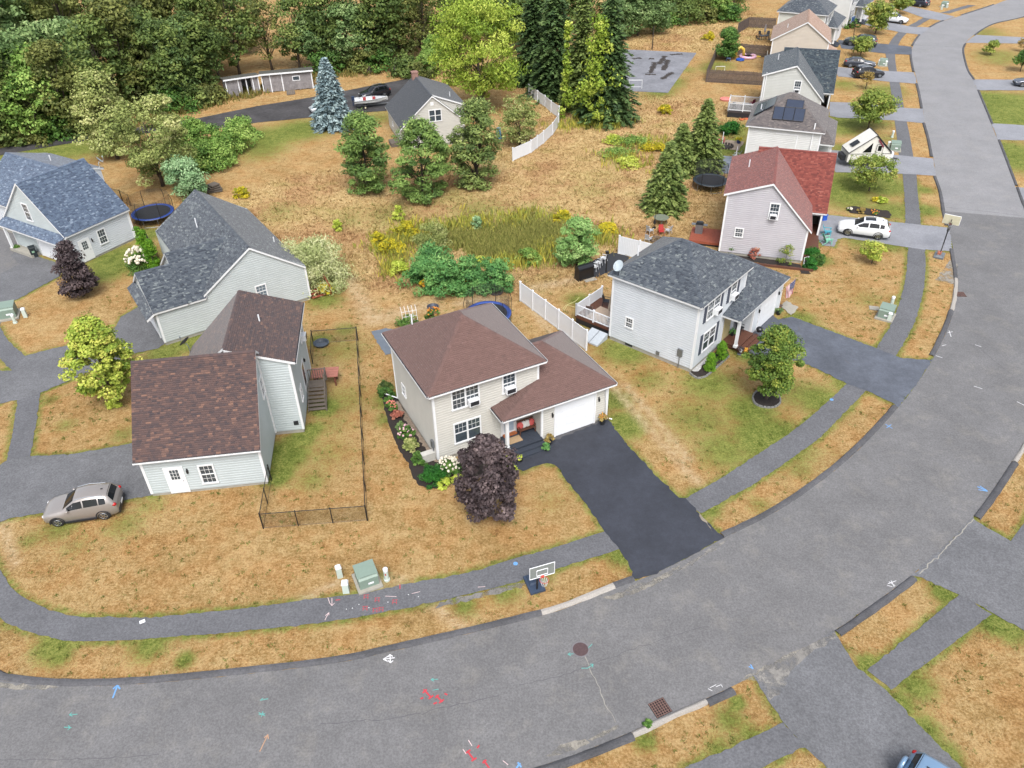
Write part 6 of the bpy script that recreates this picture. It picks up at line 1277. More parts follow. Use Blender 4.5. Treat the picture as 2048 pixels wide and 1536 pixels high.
# ================================================================== street things
def transformer(P, rz, label, s=1.0, grp='green transformers'):
    e = empty('transformer_cabinet', P, rz, label, 'utility box', grp)
    MB().box((0, 0, .06), (1.35 * s, 1.5 * s, .14)).build('concrete_pad', CONC, e)
    w_, d_, h_ = 1.05 * s, 1.05 * s, .8 * s
    MB().extrude([(-w_ / 2, -d_ / 2, .13), (-w_ / 2, d_ / 2, .13), (-w_ / 2, d_ / 2, .13 + h_), (-w_ / 2, -d_ / 2 + .12, .13 + h_ * .92), (-w_ / 2, -d_ / 2, .13 + h_ * .8)], (w_, 0, 0)).build('cabinet', UGREEN, e)
    MB().extrude([(-w_ / 2 - .03, -d_ / 2 + .1, .135 + h_ * .93), (-w_ / 2 - .03, d_ / 2 + .03, .14 + h_), (-w_ / 2 - .03, d_ / 2 + .03, .2 + h_), (-w_ / 2 - .03, -d_ / 2 + .1, .19 + h_ * .93)], (w_ + .06, 0, 0)).build('lid', UGREEN, e)
    MB().box((.1, -d_ / 2 - .006, .13 + h_ * .35), (.3 * s, .01, .13 * s)).build('label_plate', WHITE2, e)
    return e
def pedestal(P, rz, label, kind=0, h_=.85, s=1.0, grp='utility pedestals'):
    e = empty('utility_pedestal', P, rz, label, 'utility box', grp)
    if kind == 0:
        MB().box((0, 0, h_ * .45), (.30 * s, .28 * s, h_ * .9), ch=.015).build('body', UPALE, e); MB().box((0, 0, h_ * .95), (.33 * s, .31 * s, h_ * .14), ch=.05).build('cap', WHITE2, e)
    else:
        MB().lathe([(.17, 0), (.17, .12), (.13, .15), (.13, h_ * .8)], (0, 0, 0), 14).build('body', UPALE, e, smooth=False); MB().lathe([(.135, h_ * .8), (.14, h_ * .97), (.09, h_ * 1.02)], (0, 0, 0), 14).build('cap', WHITE2, e)
        if kind == 2: MB().box((0, -.135, h_ * .62), (.07, .02, .12)).build('paint_mark', RED, e)
    return e
transformer(at(735, 1163), .42, 'green transformer cabinet on the lawn by the curved sidewalk')
pedestal(at(680, 1153), .4, 'pale green pedestal left behind, near the curved sidewalk', 0); pedestal(at(693, 1183), .1, 'pale green pedestal standing closest to the curved sidewalk', 0, .8, 1.15); pedestal(at(774, 1160), 0, 'round white pedestal with red paint right of the green transformer', 2, .95)
transformer(at(1770, 634), -.6, 'green transformer cabinet on the lawn of the red roofed house'); pedestal(at(1782, 612), -.5, 'round pedestal behind the transformer of the red roofed house', 1, .9); pedestal(at(1777, 642), -.5, 'pale pedestal in front of the transformer of the red roofed house', 0, .8)
o = MB().box((0, 0, .03), (.75, .6, .06)).build('junction_box', CONC, loc=at(1748, 617), rz=-.3); tag(o, 'pale square utility lid set in the lawn beside the transformer', 'utility lid')
transformer(at(20, 632), .35, 'large green transformer by the left edge drive', 1.15); pedestal(at(52, 634), .3, 'pale pedestal right of the large left transformer', 0, .85); pedestal(at(31, 646), .3, 'round pale pedestal before the large left transformer', 1, .85)
transformer(at(1789, 300), -.35, 'green transformer near the camper trailer'); pedestal(at(1776, 297), -.35, 'pale pedestal left of the transformer near the camper', 0); pedestal(at(1792, 299), -.35, 'pale pedestal right of the transformer near the camper', 0); pedestal(at(1784, 275), -.3, 'pale pedestal behind the transformer near the camper', 1)
transformer(at(1765, 131), -.3, 'green transformer near the black crossover'); pedestal(at(1757, 131), -.3, 'pale pedestal left of the transformer near the black crossover', 0); pedestal(at(1771, 133), -.3, 'pale pedestal right of the transformer near the black crossover', 0)
transformer(at(1888, 14), -.8, 'green transformer at the far street bend'); pedestal(at(1883, 19), -.8, 'pale pedestal left of the far bend transformer', 0); pedestal(at(1893, 16), -.8, 'pale pedestal right of the far bend transformer', 0)

def hoop(P, rz, label, base=mat('hoop_base_blue', (62, 78, 102), .7, .5), back=None, brick=False, h_=3.05, frame=WHITE2, rimm=mat('rim_red', (214, 84, 70), .8, .4)):
    """backboard faces local +x"""
    e = empty('basketball_hoop', P, rz, label, 'basketball hoop')
    MB().extrude([(-1.15, -.42, .02), (.1, -.42, .02), (.1, .42, .02), (-1.15, .42, .02)], (0, 0, .14)).box((-.75, 0, .2), (.7, .62, .12), ch=.08).build('base_tank', base, e)
    MB().tube([(-.1, 0, .15), (-.06, 0, 1.6), (-.02, 0, h_ - .2)], .05, 8).tube([(-.85, 0, .2), (-.08, 0, 1.1)], .03, 6).build('pole', BLACK, e)
    MB().tube([(-.02, .08, h_ - .5), (.55, .1, h_ + .15)], .025, 5).tube([(-.02, -.08, h_ - .5), (.55, -.1, h_ + .15)], .025, 5).tube([(-.03, 0, h_ - .25), (.55, 0, h_ + .45)], .03, 5).build('arm', BLACK, e)
    x0 = .6; bd = MB().bx(x0, x0 + .03, -.68, .68, h_ - .05, h_ + .8).build('backboard', back or mat('board_clear', (150, 156, 152), .7, .15), e)
    f = MB()
    for a_, b_ in (((-.68, h_ - .05), (.68, h_ - .05)), ((-.68, h_ + .8), (.68, h_ + .8)), ((-.68, h_ - .05), (-.68, h_ + .8)), ((.68, h_ - .05), (.68, h_ + .8)), ((-.3, h_ + .08), (.3, h_ + .08)), ((-.3, h_ + .48), (.3, h_ + .48)), ((-.3, h_ + .08), (-.3, h_ + .48)), ((.3, h_ + .08), (.3, h_ + .48))): f.tube([(x0 + .035, a_[0], a_[1]), (x0 + .035, b_[0], b_[1])], .022, 4)
    f.build('board_stripes', frame, bd)
    MB().ring((x0 + .32, 0, h_), .23, .014, 20, 6).box((x0 + .06, 0, h_ - .02), (.12, .16, .12)).build('rim', rimm, e)
    nt_ = MB()
    for q in range(12):
        a = q * .5236; r1, r2 = .225, .12
        for da in (.26, -.26): nt_.tube([(x0 + .32 + r1 * math.cos(a), r1 * math.sin(a), h_), (x0 + .32 + r2 * math.cos(a + da), r2 * math.sin(a + da), h_ - .42)], .007, 3, False)
    nt_.build('net', WHITE2, e)
    if brick: MB().box((-.55, .05, .36), (.45, .32, .2)).build('weight_block', mat('block_terracotta', (190, 112, 88), .7), e)
    return e
_b, _r = at(1084, 1141, 2.42), at(1088, 1159, 2.05); _d = (_r - _b); _d.z = 0; _d.normalize(); _p = _b - _d * .6; hoop(Vector((_p.x, _p.y, 0)), math.atan2(_d.y, _d.x), 'portable basketball hoop with dark blue base on the foreground verge', h_=2.05)
hoop(at(1880, 508), 1.0, 'portable basketball hoop seen from behind on the verge by the right road', mat('hoop_base_grey', (120, 126, 132), .7, .5), mat('board_cream', (222, 218, 190), .7, .3), True, 2.75)
hoop(at(1704, 80), 2.4, 'far basketball hoop with blue backboard', None or DARKM, mat('board_blue', (52, 92, 150), .8, .3), False, 2.9)
P = at(1304, 99); o = MB().tube([(0, 0, 0), (0, 0, tall(1304, 99, 52))], [.09, .07], 7).build('court_pole', BARKD, loc=P); tag(o, 'lone dark pole at the edge of the sports court', 'pole')
P = at(1270, 178); e = empty('soccer_goal', P, -.1, 'small white soccer goal on the sports court', 'goal'); MB().tube([(-.9, 0, .05), (-.9, 0, 1.25), (.95, 0, 1.25), (.95, 0, .05)], .05, 6).tube([(-.9, 0, 1.25), (-.9, .9, .05), (.95, .9, .05), (.95, 0, 1.25)], .035, 5).build('frame', WHITE2, e)
# road ironwork
e = empty('manhole_cover', at(1161, 1299), 0, 'rusty round manhole cover in the road', 'manhole'); RUST = mat('rusty_iron', (112, 90, 92), .6, .8, .3, var=.2, scale=12); MB().lathe([(.46, .02), (.46, .026), (.40, .028), (.39, .024), (.02, .024)], (0, 0, 0), 28).build('ring', mat('iron_ring', (150, 146, 150), .6, .7, .3), e); b = MB().lathe([(.385, .022), (.385, .031), (.01, .033)], (0, 0, 0), 28)
for i in range(5):
    for j in range(5):
        if (i - 2) ** 2 + (j - 2) ** 2 < 6: b.box(((i - 2) * .13, (j - 2) * .13, .034), (.06, .06, .008))
b.build('lid', RUST, e)
def drain(P, rz, label):
    e = empty('storm_drain', P, rz, label, 'drain'); MB().box((0, 0, .012), (.85, .8, .03)).build('pit', mat('drain_dark', (14, 12, 12), 1, .9), e); g = mat('drain_iron', (150, 118, 110), .6, .75, .4, var=.25, scale=10)
    for i in range(7): MB().box(((i - 3) * .125, 0, .038), (.045, .78, .03)).build('grate_bar', g, e); MB().box((0, (i - 3) * .118, .034), (.82, .03, .026)).build('grate_bar', g, e)
drain(at(1320, 1416), .42, 'square storm drain grate at the lower road edge'); drain(at(1920, 589), -.1, 'storm drain grate at the right road edge below the hoop')

# painted utility marks -------------------------------------------------
PM = {c: mat('spray_' + c, v, .8, .8, var=.25, scale=20) for c, v in dict(white=(226, 226, 228), red=(196, 62, 74), blue=(112, 166, 222), teal=(98, 176, 168), orange=(190, 150, 120), pink=(224, 200, 200)).items()}
def spray(lines, col, z=.0262, wd=.055, par=road, name='paint_mark'):
    b = MB(); wd *= .72
    for ln in lines:
        P = [at(*q) for q in ln]
        for i in range(len(P) - 1):
            a, c = P[i], P[i + 1]; d = (c - a)
            if d.length < 1e-3: continue
            d.normalize(); n = Vector((-d.y, d.x, 0)) * wd / 2
            b.poly([(a - n - d * wd * .3).xy.to_tuple() + (z,), (c - n + d * wd * .3).xy.to_tuple() + (z,), (c + n + d * wd * .3).xy.to_tuple() + (z,), (a + n - d * wd * .3).xy.to_tuple() + (z,)]); z += .0004
    return b.build(name, PM[col], par)
spray([[(226, 1396), (235, 1372)], [(227, 1378), (235, 1371), (240, 1378)]], 'blue', wd=.10)
spray([[(789, 1316), (768, 1319)], [(776, 1313), (767, 1319), (775, 1323)], [(780, 1311), (781, 1325)], [(776, 1314), (780, 1310), (785, 1313)], [(777, 1322), (781, 1326), (786, 1322)]], 'white', wd=.075)
spray([[(848, 1380), (862, 1395)], [(846, 1386), (853, 1380)], [(858, 1398), (866, 1392)], [(873, 1392), (884, 1404)], [(871, 1396), (877, 1391)], [(879, 1406), (887, 1400)], [(842, 1398), (846, 1396)], [(868, 1408), (873, 1406)], [(890, 1388), (894, 1390)]], 'red', wd=.11)
spray([[(935, 1503), (948, 1520)], [(933, 1506), (940, 1501)], [(944, 1522), (952, 1517)], [(968, 1522), (978, 1536)], [(966, 1526), (972, 1521)], [(955, 1496), (958, 1492)]], 'red', wd=.11)
spray([[(937, 1481), (944, 1492)], [(926, 1499), (932, 1508)], [(1006, 1522), (1016, 1530)]], 'pink', wd=.05)
spray([[(876, 1359), (862, 1360)], [(867, 1357), (862, 1360), (868, 1363)], [(866, 1381), (877, 1379)]], 'teal', wd=.05); spray([[(536, 1398), (522, 1401)], [(526, 1397), (521, 1401)], [(530, 1428), (518, 1430)], [(526, 1424), (523, 1434)], [(518, 1426), (530, 1432)]], 'teal', wd=.05)
spray([[(155, 1429), (140, 1430)], [(144, 1426), (139, 1430), (145, 1433)], [(129, 1455), (143, 1456)], [(137, 1452), (141, 1456), (136, 1460)]], 'teal', wd=.05)
spray([[(1150, 1308), (1137, 1309)], [(1140, 1306), (1136, 1309), (1141, 1312)], [(1175, 1298), (1184, 1289)], [(1163, 1337), (1175, 1337), (1186, 1330)], [(1180, 1329), (1186, 1329), (1185, 1335)]], 'teal', wd=.05)
spray([[(520, 1503), (535, 1472)], [(529, 1476), (536, 1470), (537, 1478)]], 'orange', wd=.06); spray([[(1501, 1330), (1506, 1338)], [(1498, 1334), (1506, 1338)]], 'blue', wd=.07)
spray([[(1955, 974), (1974, 983)], [(1960, 973), (1974, 982)], [(1957, 980), (1974, 983)]], 'blue', wd=.09); spray([[(1771, 849), (1784, 857)], [(1773, 856), (1782, 850)]], 'blue', wd=.07); spray([[(1033, 1536), (1040, 1528)], [(1036, 1526), (1042, 1534)]], 'blue', wd=.1)
spray([[(1776, 1168), (1792, 1162)], [(1778, 1164), (1790, 1172)], [(1782, 1162), (1788, 1174)], [(1774, 1171), (1784, 1174)]], 'white', wd=.05); spray([[(1416, 1378), (1424, 1382)], [(1420, 1376), (1432, 1370)], [(1432, 1374), (1442, 1370), (1445, 1375)]], 'white', wd=.04)
spray([[(1895, 666), (1905, 664)], [(1898, 662), (1902, 674)], [(1884, 692), (1892, 690)], [(1872, 712), (1884, 716)], [(1950, 690), (1962, 694)], [(1948, 773), (1964, 778)], [(2034, 804), (2048, 811)]], 'white', wd=.07)
Wz = .0322
spray([[(664, 1197), (664, 1210)], [(659, 1206), (664, 1212), (669, 1207)], [(656, 1196), (659, 1205)], [(650, 1241), (657, 1227)], [(651, 1232), (658, 1226), (658, 1231)], [(771, 1193), (793, 1194)], [(824, 1188), (840, 1184)], [(956, 1175), (970, 1174)]], 'pink', Wz, .045)
for x, y in ((733, 1195), (755, 1201), (790, 1205), (731, 1218), (751, 1222), (763, 1220)):
    spray([[(x - 6, y - 4), (x + 5, y - 5)], [(x - 6, y), (x + 4, y + 1)], [(x - 3, y - 5), (x - 5, y + 4)], [(x + 3, y - 5), (x + 3, y + 4)]], 'red', Wz, .035)
spray([[(800, 1178), (800, 1170)], [(672, 1201), (680, 1200)]], 'red', Wz, .07)
for x, y, zz in ((1031, 1128, .034), (1663, 800, .034)): b = MB().lathe([(.13, zz), (.13, zz + .004)], tuple(at(x, y)), 14); b.build('paint_dot', PM['blue'], road)
for x, y in ((718, 1210), (693, 1219), (705, 1217), (738, 1216), (776, 1205), (817, 1190), (837, 1194)): MB().lathe([(.03, .033), (.03, .036)], tuple(at(x, y)), 8).build('paint_dot', PM['white'], road)
CRK = mat('crack_tar', (112, 112, 116), .6, .9); CRKL = mat('crack_pale', (182, 178, 168), .6, .9)
def crack(pts, m_, wd=.03, z=.0235):
    P = []
    for i in range(len(pts) - 1):
        a, c = at(*pts[i]), at(*pts[i + 1]); n = max(2, int((c - a).length / .25))
        P += [a.lerp(c, k / n) + Vector((random.gauss(0, .035), random.gauss(0, .035), 0)) for k in range(n)]
    b = MB(); nn = Vector((1, 0, 0))
    for i in range(len(P) - 1):
        d = (P[i + 1] - P[i]); d.normalize(); n = Vector((-d.y, d.x, 0)) * wd * random.uniform(.3, .7)
        b.poly([(P[i] - n).xy.to_tuple() + (z,), (P[i + 1] - n).xy.to_tuple() + (z,), (P[i + 1] + n).xy.to_tuple() + (z,), (P[i] + n).xy.to_tuple() + (z,)])
    b.build('crack', m_, road)
crack([(1168, 1312), (1180, 1340), (1200, 1378), (1210, 1410), (1228, 1440), (1234, 1450)], CRKL, .035)
crack([(1911, 604), (1950, 612), (2048, 640)], CRK); crack([(1900, 685), (1955, 692), (1985, 720), (2030, 755)], CRK); crack([(1905, 630), (1990, 640), (2060, 650)], CRK, .025); crack([(1892, 415), (1960, 422), (2046, 432)], CRK, .04); crack([(1823, 90), (1870, 92), (1926, 95)], CRK, .06); crack([(640, 1448), (780, 1440), (900, 1412), (1010, 1390)], CRK, .03); crack([(1040, 1370), (1130, 1350), (1260, 1300), (1420, 1250)], CRK, .025); crack([(0, 1520), (200, 1518), (330, 1508)], CRK, .025)
crack([(1840, 1150), (1950, 1035)], CRKL, .05, .036)
crack([(1590, 665), (1600, 660), (1598, 650)], CRK, .05, .0375); crack([(1690, 720), (1700, 732)], CRK, .05, .0375)
for pts in (((1265, 118), (1285, 116)), ((1298, 118), (1312, 118)), ((1330, 112), (1318, 130)), ((1310, 125), (1300, 148)), ((1340, 110), (1368, 108)), ((1345, 145), (1322, 160)), ((1336, 120), (1326, 142)), ((1290, 149), (1316, 150))): crack(list(pts), mat('moss_dark', (64, 56, 52), .7, .95), .8, .0385)
# ================================================================== fences
def poly_w(pts): return [at(*q) for q in pts]
def chain_fence(pts, label, h_=1.2, sp=2.4, pitch=.09, wire=.0045):
    P = poly_w(pts); e = empty('chain_link_fence', P[0], 0, label, 'fence'); O = P[0]
    for i in range(len(P) - 1):
        a, c = P[i] - O, P[i + 1] - O; L = (c - a).length; d = (c - a) / L; n = max(1, round(L / sp))
        for k in range(n + (1 if i == len(P) - 2 else 0)):
            q = a + d * (L * k / n); r_ = .045 if k == 0 else .032; MB().tube([(q.x, q.y, -.1), (q.x, q.y, h_ + .05)], r_, 7).ball((q.x, q.y, h_ + .06), r_ * 1.2, 6, 4).build('post', BLACK, e)
        MB().tube([(a.x, a.y, h_), (c.x, c.y, h_)], .024, 6).build('top_rail', BLACK, e); MB().tube([(a.x, a.y, .06), (c.x, c.y, .06)], .01, 4).build('tension_wire', BLACK, e)
        b = MB(); x = -h_
        while x < L:
            for sg in (1, -1):
                x0, x1 = (x, x + h_) if sg > 0 else (x + h_, x); z0, z1 = .05, h_
                if x0 < 0: z0 = .05 + (h_ - .05) * (0 - x0) / h_; x0 = 0
                if x1 < 0: z1 = .05 + (h_ - .05) * (x0) / max(1e-6, x0 - x1); x1 = 0
                if x0 > L: z0 = .05 + (h_ - .05) * (x0 - L) / h_; x0 = L
                if x1 > L: z1 = .05 + (h_ - .05) * (L - x0) / h_; x1 = L
                if abs(x1 - x0) < .02: continue
                p0, p1 = a + d * x0, a + d * x1; t = d * wire
                b.poly([(p0.x - t.x, p0.y - t.y, z0), (p0.x + t.x, p0.y + t.y, z0), (p1.x + t.x, p1.y + t.y, z1), (p1.x - t.x, p1.y - t.y, z1)])
            x += pitch
        o = b.build('wire_mesh', BLACK, e); o['kind'] = 'stuff'
    return e
chain_fence([(543, 960), (527, 1057), (735, 1041), (716, 681), (627, 688), (626, 728)], 'black chain link fence around the yard of the brown roofed house')
chain_fence([(215, 395), (245, 402), (262, 412)], 'black chain link fence behind the blue roofed house', sp=1.8); chain_fence([(300, 492), (322, 530)], 'short dark fence by the arborvitae', sp=1.2)
def vinyl_fence(P, label, h_=1.8, panel=2.35, m_=WHITE2):
    O = P[0]; e = empty('vinyl_fence', O, 0, label, 'fence'); k0 = True
    for i in range(len(P) - 1):
        a, c = P[i] - O, P[i + 1] - O; L = (c - a).length; d = (c - a) / L; n = max(1, round(L / panel)); rz = math.atan2(d.y, d.x)
        for k in range(n + 1):
            if k == n and i < len(P) - 2: continue
            q = a + d * (L * k / n); MB().box((q.x, q.y, h_ / 2 + .03), (.13, .13, h_ + .1), rz).box((q.x, q.y, h_ + .1), (.17, .17, .05), rz, ch=.04).build('post', m_, e)
        for k in range(n):
            q0, q1 = a + d * (L * k / n + .066), a + d * (L * (k + 1) / n - .066); m = (q0 + q1) / 2; w_ = (q1 - q0).length
            b = MB().box((m.x, m.y, h_ - .06), (w_, .05, .14), rz).box((m.x, m.y, .12), (w_, .05, .14), rz); nb = int(w_ / .16)
            for j in range(nb):
                s = q0.lerp(q1, (j + .5) / nb); b.box((s.x, s.y, h_ / 2 + .02), (w_ / nb - .008, .025, h_ - .32), rz)
            b.build('panel', m_, e)
    return e
vinyl_fence([at(1041, 602), at(1172, 701)], 'white vinyl privacy fence between the cream and the pale blue house', panel=2.0)
vinyl_fence([at(1237, 508), at(1318, 528)], 'white vinyl fence panel behind the charcoal hip roof')
vinyl_fence([at(1058, 191), at(1075, 204), at(1090, 214), at(1102, 225), at(1118, 236), at(1117, 252), at(1105, 270), at(1087, 287), at(1062, 306), at(1026, 322)], 'curved white vinyl fence around the cape house garden', 1.5)
def stockade(P, label, h_=1.8):
    O = P[0]; e = empty('stockade_fence', O, 0, label, 'fence'); m_ = mat('stockade_wood', (112, 98, 92), .62, .9, var=.3, scale=2.5)
    for i in range(len(P) - 1):
        a, c = P[i] - O, P[i + 1] - O; L = (c - a).length; d = (c - a) / L; rz = math.atan2(d.y, d.x); n = max(1, round(L / 2.4))
        for k in range(n):
            b = MB(); x0, x1 = L * k / n, L * (k + 1) / n; nb = int((x1 - x0) / .13)
            for j in range(nb):
                q = a + d * (x0 + (x1 - x0) * (j + .5) / nb); hh = h_ + random.uniform(-.06, .05); b.box((q.x, q.y, hh / 2), (.115, .03, hh), rz + random.uniform(-.05, .05))
            q = a + d * ((x0 + x1) / 2); b.box((q.x, q.y + .03, .5), (x1 - x0, .04, .1), rz).box((q.x, q.y + .03, 1.4), (x1 - x0, .04, .1), rz); b.build('fence_panel', m_, e)
    return e
stockade([at(1434, 110), at(1411, 164), at(1528, 171)], 'brown stockade fence around the yard with the paddling pool'); stockade([at(1496, 55), at(1474, 68)], 'short side of the brown stockade fence by the tan house'); stockade([at(1496, 55), at(1550, 58)], 'rear run of the brown stockade fence behind the tan house yard'); stockade([at(1472, 110), at(1548, 116)], 'brown stockade fence in front of the tan house yard')
# ================================================================== trampolines
def trampoline(P, D_, pad, label, net=True, posts=6, hh=.88, nh=1.7, rz=0.2):
    e = empty('trampoline', (P.x, P.y, 0), rz, label, 'trampoline', 'trampolines'); r = D_ / 2; n = 32
    MB().lathe([(.02, 0), (r - .28, .005)], (0, 0, hh), n).build('jumping_mat', mat('trampoline_mat', (34, 36, 42), 1, .7), e)
    MB().lathe([(r - .30, .0), (r - .26, .03), (r, .035), (r + .03, .0), (r, -.05), (r - .28, -.02), (r - .30, .0)], (0, 0, hh + .01), n, False).build('safety_pad', pad, e); MB().ring((0, 0, hh - .06), r - .04, .03, n, 6).build('frame_ring', STEEL, e)
    for k in range(4):
        a = k * 1.5708; a0, a1 = a - .35, a + .35; MB().tube([((r - .04) * math.cos(a0), (r - .04) * math.sin(a0), hh - .06), (r * math.cos(a0), r * math.sin(a0), .05), (r * math.cos(a1), r * math.sin(a1), .05), ((r - .04) * math.cos(a1), (r - .04) * math.sin(a1), hh - .06)], .025, 6).build('leg', STEEL, e)
    if net:
        for k in range(posts): a = 6.283 * k / posts; MB().tube([((r + .05) * math.cos(a), (r + .05) * math.sin(a), .3), ((r + .08) * math.cos(a), (r + .08) * math.sin(a), hh + nh * .7), ((r - .05) * math.cos(a), (r - .05) * math.sin(a), hh + nh)], .028, 6).build('net_post', BLACK, e)
        b = MB(); m_ = 150
        for k in range(m_):
            a = 6.283 * k / m_; dx, dy = -math.sin(a) * .008, math.cos(a) * .008; x, y = (r - .1) * math.cos(a), (r - .1) * math.sin(a); b.poly([(x - dx, y - dy, hh), (x + dx, y + dy, hh), (x + dx, y + dy, hh + nh), (x - dx, y - dy, hh + nh)])
        for j in range(18):
            z = hh + nh * j / 17
            for k in range(36):
                a0, a1 = 6.283 * k / 36, 6.283 * (k + 1) / 36; rr = r - .1; b.poly([(rr * math.cos(a0), rr * math.sin(a0), z), (rr * math.cos(a1), rr * math.sin(a1), z), (rr * math.cos(a1), rr * math.sin(a1), z + .012), (rr * math.cos(a0), rr * math.sin(a0), z + .012)])
        o = b.build('net', mat('net_black', (40, 42, 46), 1, .8), e); o['kind'] = 'stuff'
    return e
PADB = mat('pad_blue', (52, 84, 168), .75, .5)
trampoline(at(976, 626, .88), 3.7, PADB, 'blue rimmed trampoline with net behind the maroon roof'); trampoline(at(305, 424, .88), 4.1, PADB, 'blue rimmed trampoline between the blue and the charcoal roof'); trampoline(at(1421, 360, .88), 3.6, mat('pad_dark', (54, 66, 76), .8, .5), 'black trampoline beside the red shingle roof', posts=5)
# ================================================================== furniture and yard things
def adirondack(P, rz, m_, label, z=.0):
    e = empty('garden_chair', (P.x, P.y, z), rz, label, 'chair', 'garden chairs')
    MB().extrude([(.32, -.28, .36), (.32, .28, .36), (-.25, .28, .26), (-.25, -.28, .26)], (0, 0, .03)).build('seat', m_, e); b = MB()
    for k in range(5): y = (k - 2) * .115; b.extrude([(-.2, y - .05, .27), (-.2, y + .05, .27), (-.52, y + .05, 1.0 - .04 * abs(k - 2)), (-.52, y - .05, 1.0 - .04 * abs(k - 2))], (.02, 0, .02))
    b.build('backrest', m_, e)
    for sg in (1, -1): MB().box((.02, sg * .36, .56), (.72, .12, .03)).build('armrest', m_, e); MB().box((.3, sg * .34, .28), (.07, .05, .55)).build('leg', m_, e); MB().extrude([(-.1, sg * .31, .3), (-.02, sg * .31, .3), (-.5, sg * .31, .0), (-.6, sg * .31, .0)], (0, sg * .04, 0)).build('leg', m_, e)
    return e
def patio_chair(P, rz, m_, label, z=0.0):
    e = empty('patio_chair', (P.x, P.y, z), rz, label, 'chair', 'patio chairs'); MB().box((0, 0, .43), (.5, .5, .04)).build('seat', m_, e); MB().extrude([(-.22, -.25, .45), (-.22, .25, .45), (-.36, .22, .95), (-.36, -.22, .95)], (.03, 0, 0)).build('backrest', m_, e)
    for sg in (1, -1):
        MB().box((0, sg * .27, .62), (.5, .05, .03)).build('armrest', m_, e)
        for x in (.22, -.24): MB().tube([(x, sg * .22, .42), (x * 1.15, sg * .26, 0)], .02, 5).build('leg', m_, e)
    return e
def pot(P, label, m_, lm, r=.2, h_=.4, ph=.4, z=0.0, seed=1, bl=None, name='flower_pot'):
    e = empty(name, (P.x, P.y, z), 0, label, 'planter'); MB().lathe([(r * .7, 0), (r, h_), (r * .9, h_), (r * .85, h_ - .05)], (0, 0, 0), 14).build('pot', m_, e, smooth=False)
    rng = np.random.default_rng(seed); cen = clumps_env('dome', 14, ph, r * 1.5, 0, rng) + np.array([0, 0, h_]); V, F, T = foliage(cen, r * .6, 45, .11, .06, rng); np_mesh('foliage', V, F, lm, e, T)
    if bl: bloom(e, 12, r * 1.3, h_ + ph, bl, seed, .04, .7)
    return e
def L1(u, v, z=0): return H1.e.matrix_world @ Vector((u, v, z))
bpy.context.view_layer.update()
def loc_of(h, u, v, z=0): return Matrix.Translation(h.e.location) @ Matrix.Rotation(h.e.rotation_euler.z, 4, 'Z') @ Vector((u, v, z))
a1, a5, a2 = .46, .86, .13
# porch of the cream house
e = empty('garden_bench', loc_of(H1, 6.15, -.42, .46), a1, 'brown wooden bench with cushions on the grey porch', 'bench'); MB().box((0, 0, .42), (1.2, .46, .05)).build('seat', WOODB, e); b = MB()
for k in range(9): b.box(((k - 4) * .135, .24, .68), (.05, .03, .45))
b.box((0, .24, .92), (1.2, .05, .07)); b.build('backrest', WOODB, e)
for sx in (-.56, .56):
    MB().box((sx, 0, .62), (.05, .5, .05)).build('armrest', WOODB, e)
    for sy in (-.2, .22): MB().box((sx, sy, .2), (.06, .06, .4)).build('leg', WOODB, e)
for i, (x, m_, lab) in enumerate(((-.42, 'red', 'red cushion at the left end of the porch bench'), (-.15, 'white', 'left white cushion on the porch bench'), (.15, 'white', 'right white cushion on the porch bench'), (.42, 'red', 'red cushion at the right end of the porch bench'))):
    m__ = mat('cushion_red', (214, 96, 92), .75, .8, var=.2, scale=18) if m_ == 'red' else mat('cushion_white', (226, 222, 218), .75, .8, var=.1, scale=18); P = loc_of(H1, 6.15 + x, -.34, .46)
    b = MB().ball((0, 0, 0), (.25, .1, .24), 12, 8); b.tf(Matrix.Rotation(R(-22), 4, 'X')); o = b.build('cushion', m__, loc=P + Vector((0, 0, .66)), rz=a1 + (-.15 if x < 0 else .15), smooth=True); tag(o, lab, 'cushion', 'porch cushions')
o = MB().box((0, 0, 0), (.95, .6, .02)).build('door_mat', mat('jute_mat', (196, 166, 128), .7, .95, var=.2, scale=25), loc=loc_of(H1, 5.1, -.75, .475), rz=a1); tag(o, 'tan door mat on the grey porch', 'mat')
o = MB().box((0, 0, .04), (.95, .25, .14)).build('door_step', mat('copper_step', (190, 110, 60), .7), loc=loc_of(H1, 5.05, -.16, .46), rz=a1); tag(o, 'orange brown wooden door step below the storm door', 'step')
BLKP = mat('pot_black', (30, 32, 36), 1, .5)
pot(loc_of(H1, 7.15, -1.75), 'black pot with rusty plant left of the garage door', BLKP, L_BRN, .2, .3, .5, 0, 1); pot(loc_of(H1, 6.65, -2.15), 'low pot with pale green plant at the porch step', BLKP, L_SUMAC, .18, .2, .3, .05, 2); pot(loc_of(H1, 11.3, -1.65), 'tall black planter with orange foliage right of the garage door', BLKP, L_BRN, .2, .6, .3, 0, 3, BLOOM_O); pot(loc_of(H1, 4.7, -2.35), 'small pot with lime plant at the front of the steps', BLKP, L_HOSTA, .16, .2, .28, 0, 4)
o = MB().box((0, 0, .35), (.85, .35, .6)).box((0, 0, .68), (.92, .42, .06)).build('condenser_unit', mat('unit_beige', (206, 204, 198), .8, .5), loc=loc_of(H1, -.45, .5), rz=a1); tag(o, 'beige condenser unit at the corner of the cream house', 'air conditioner')
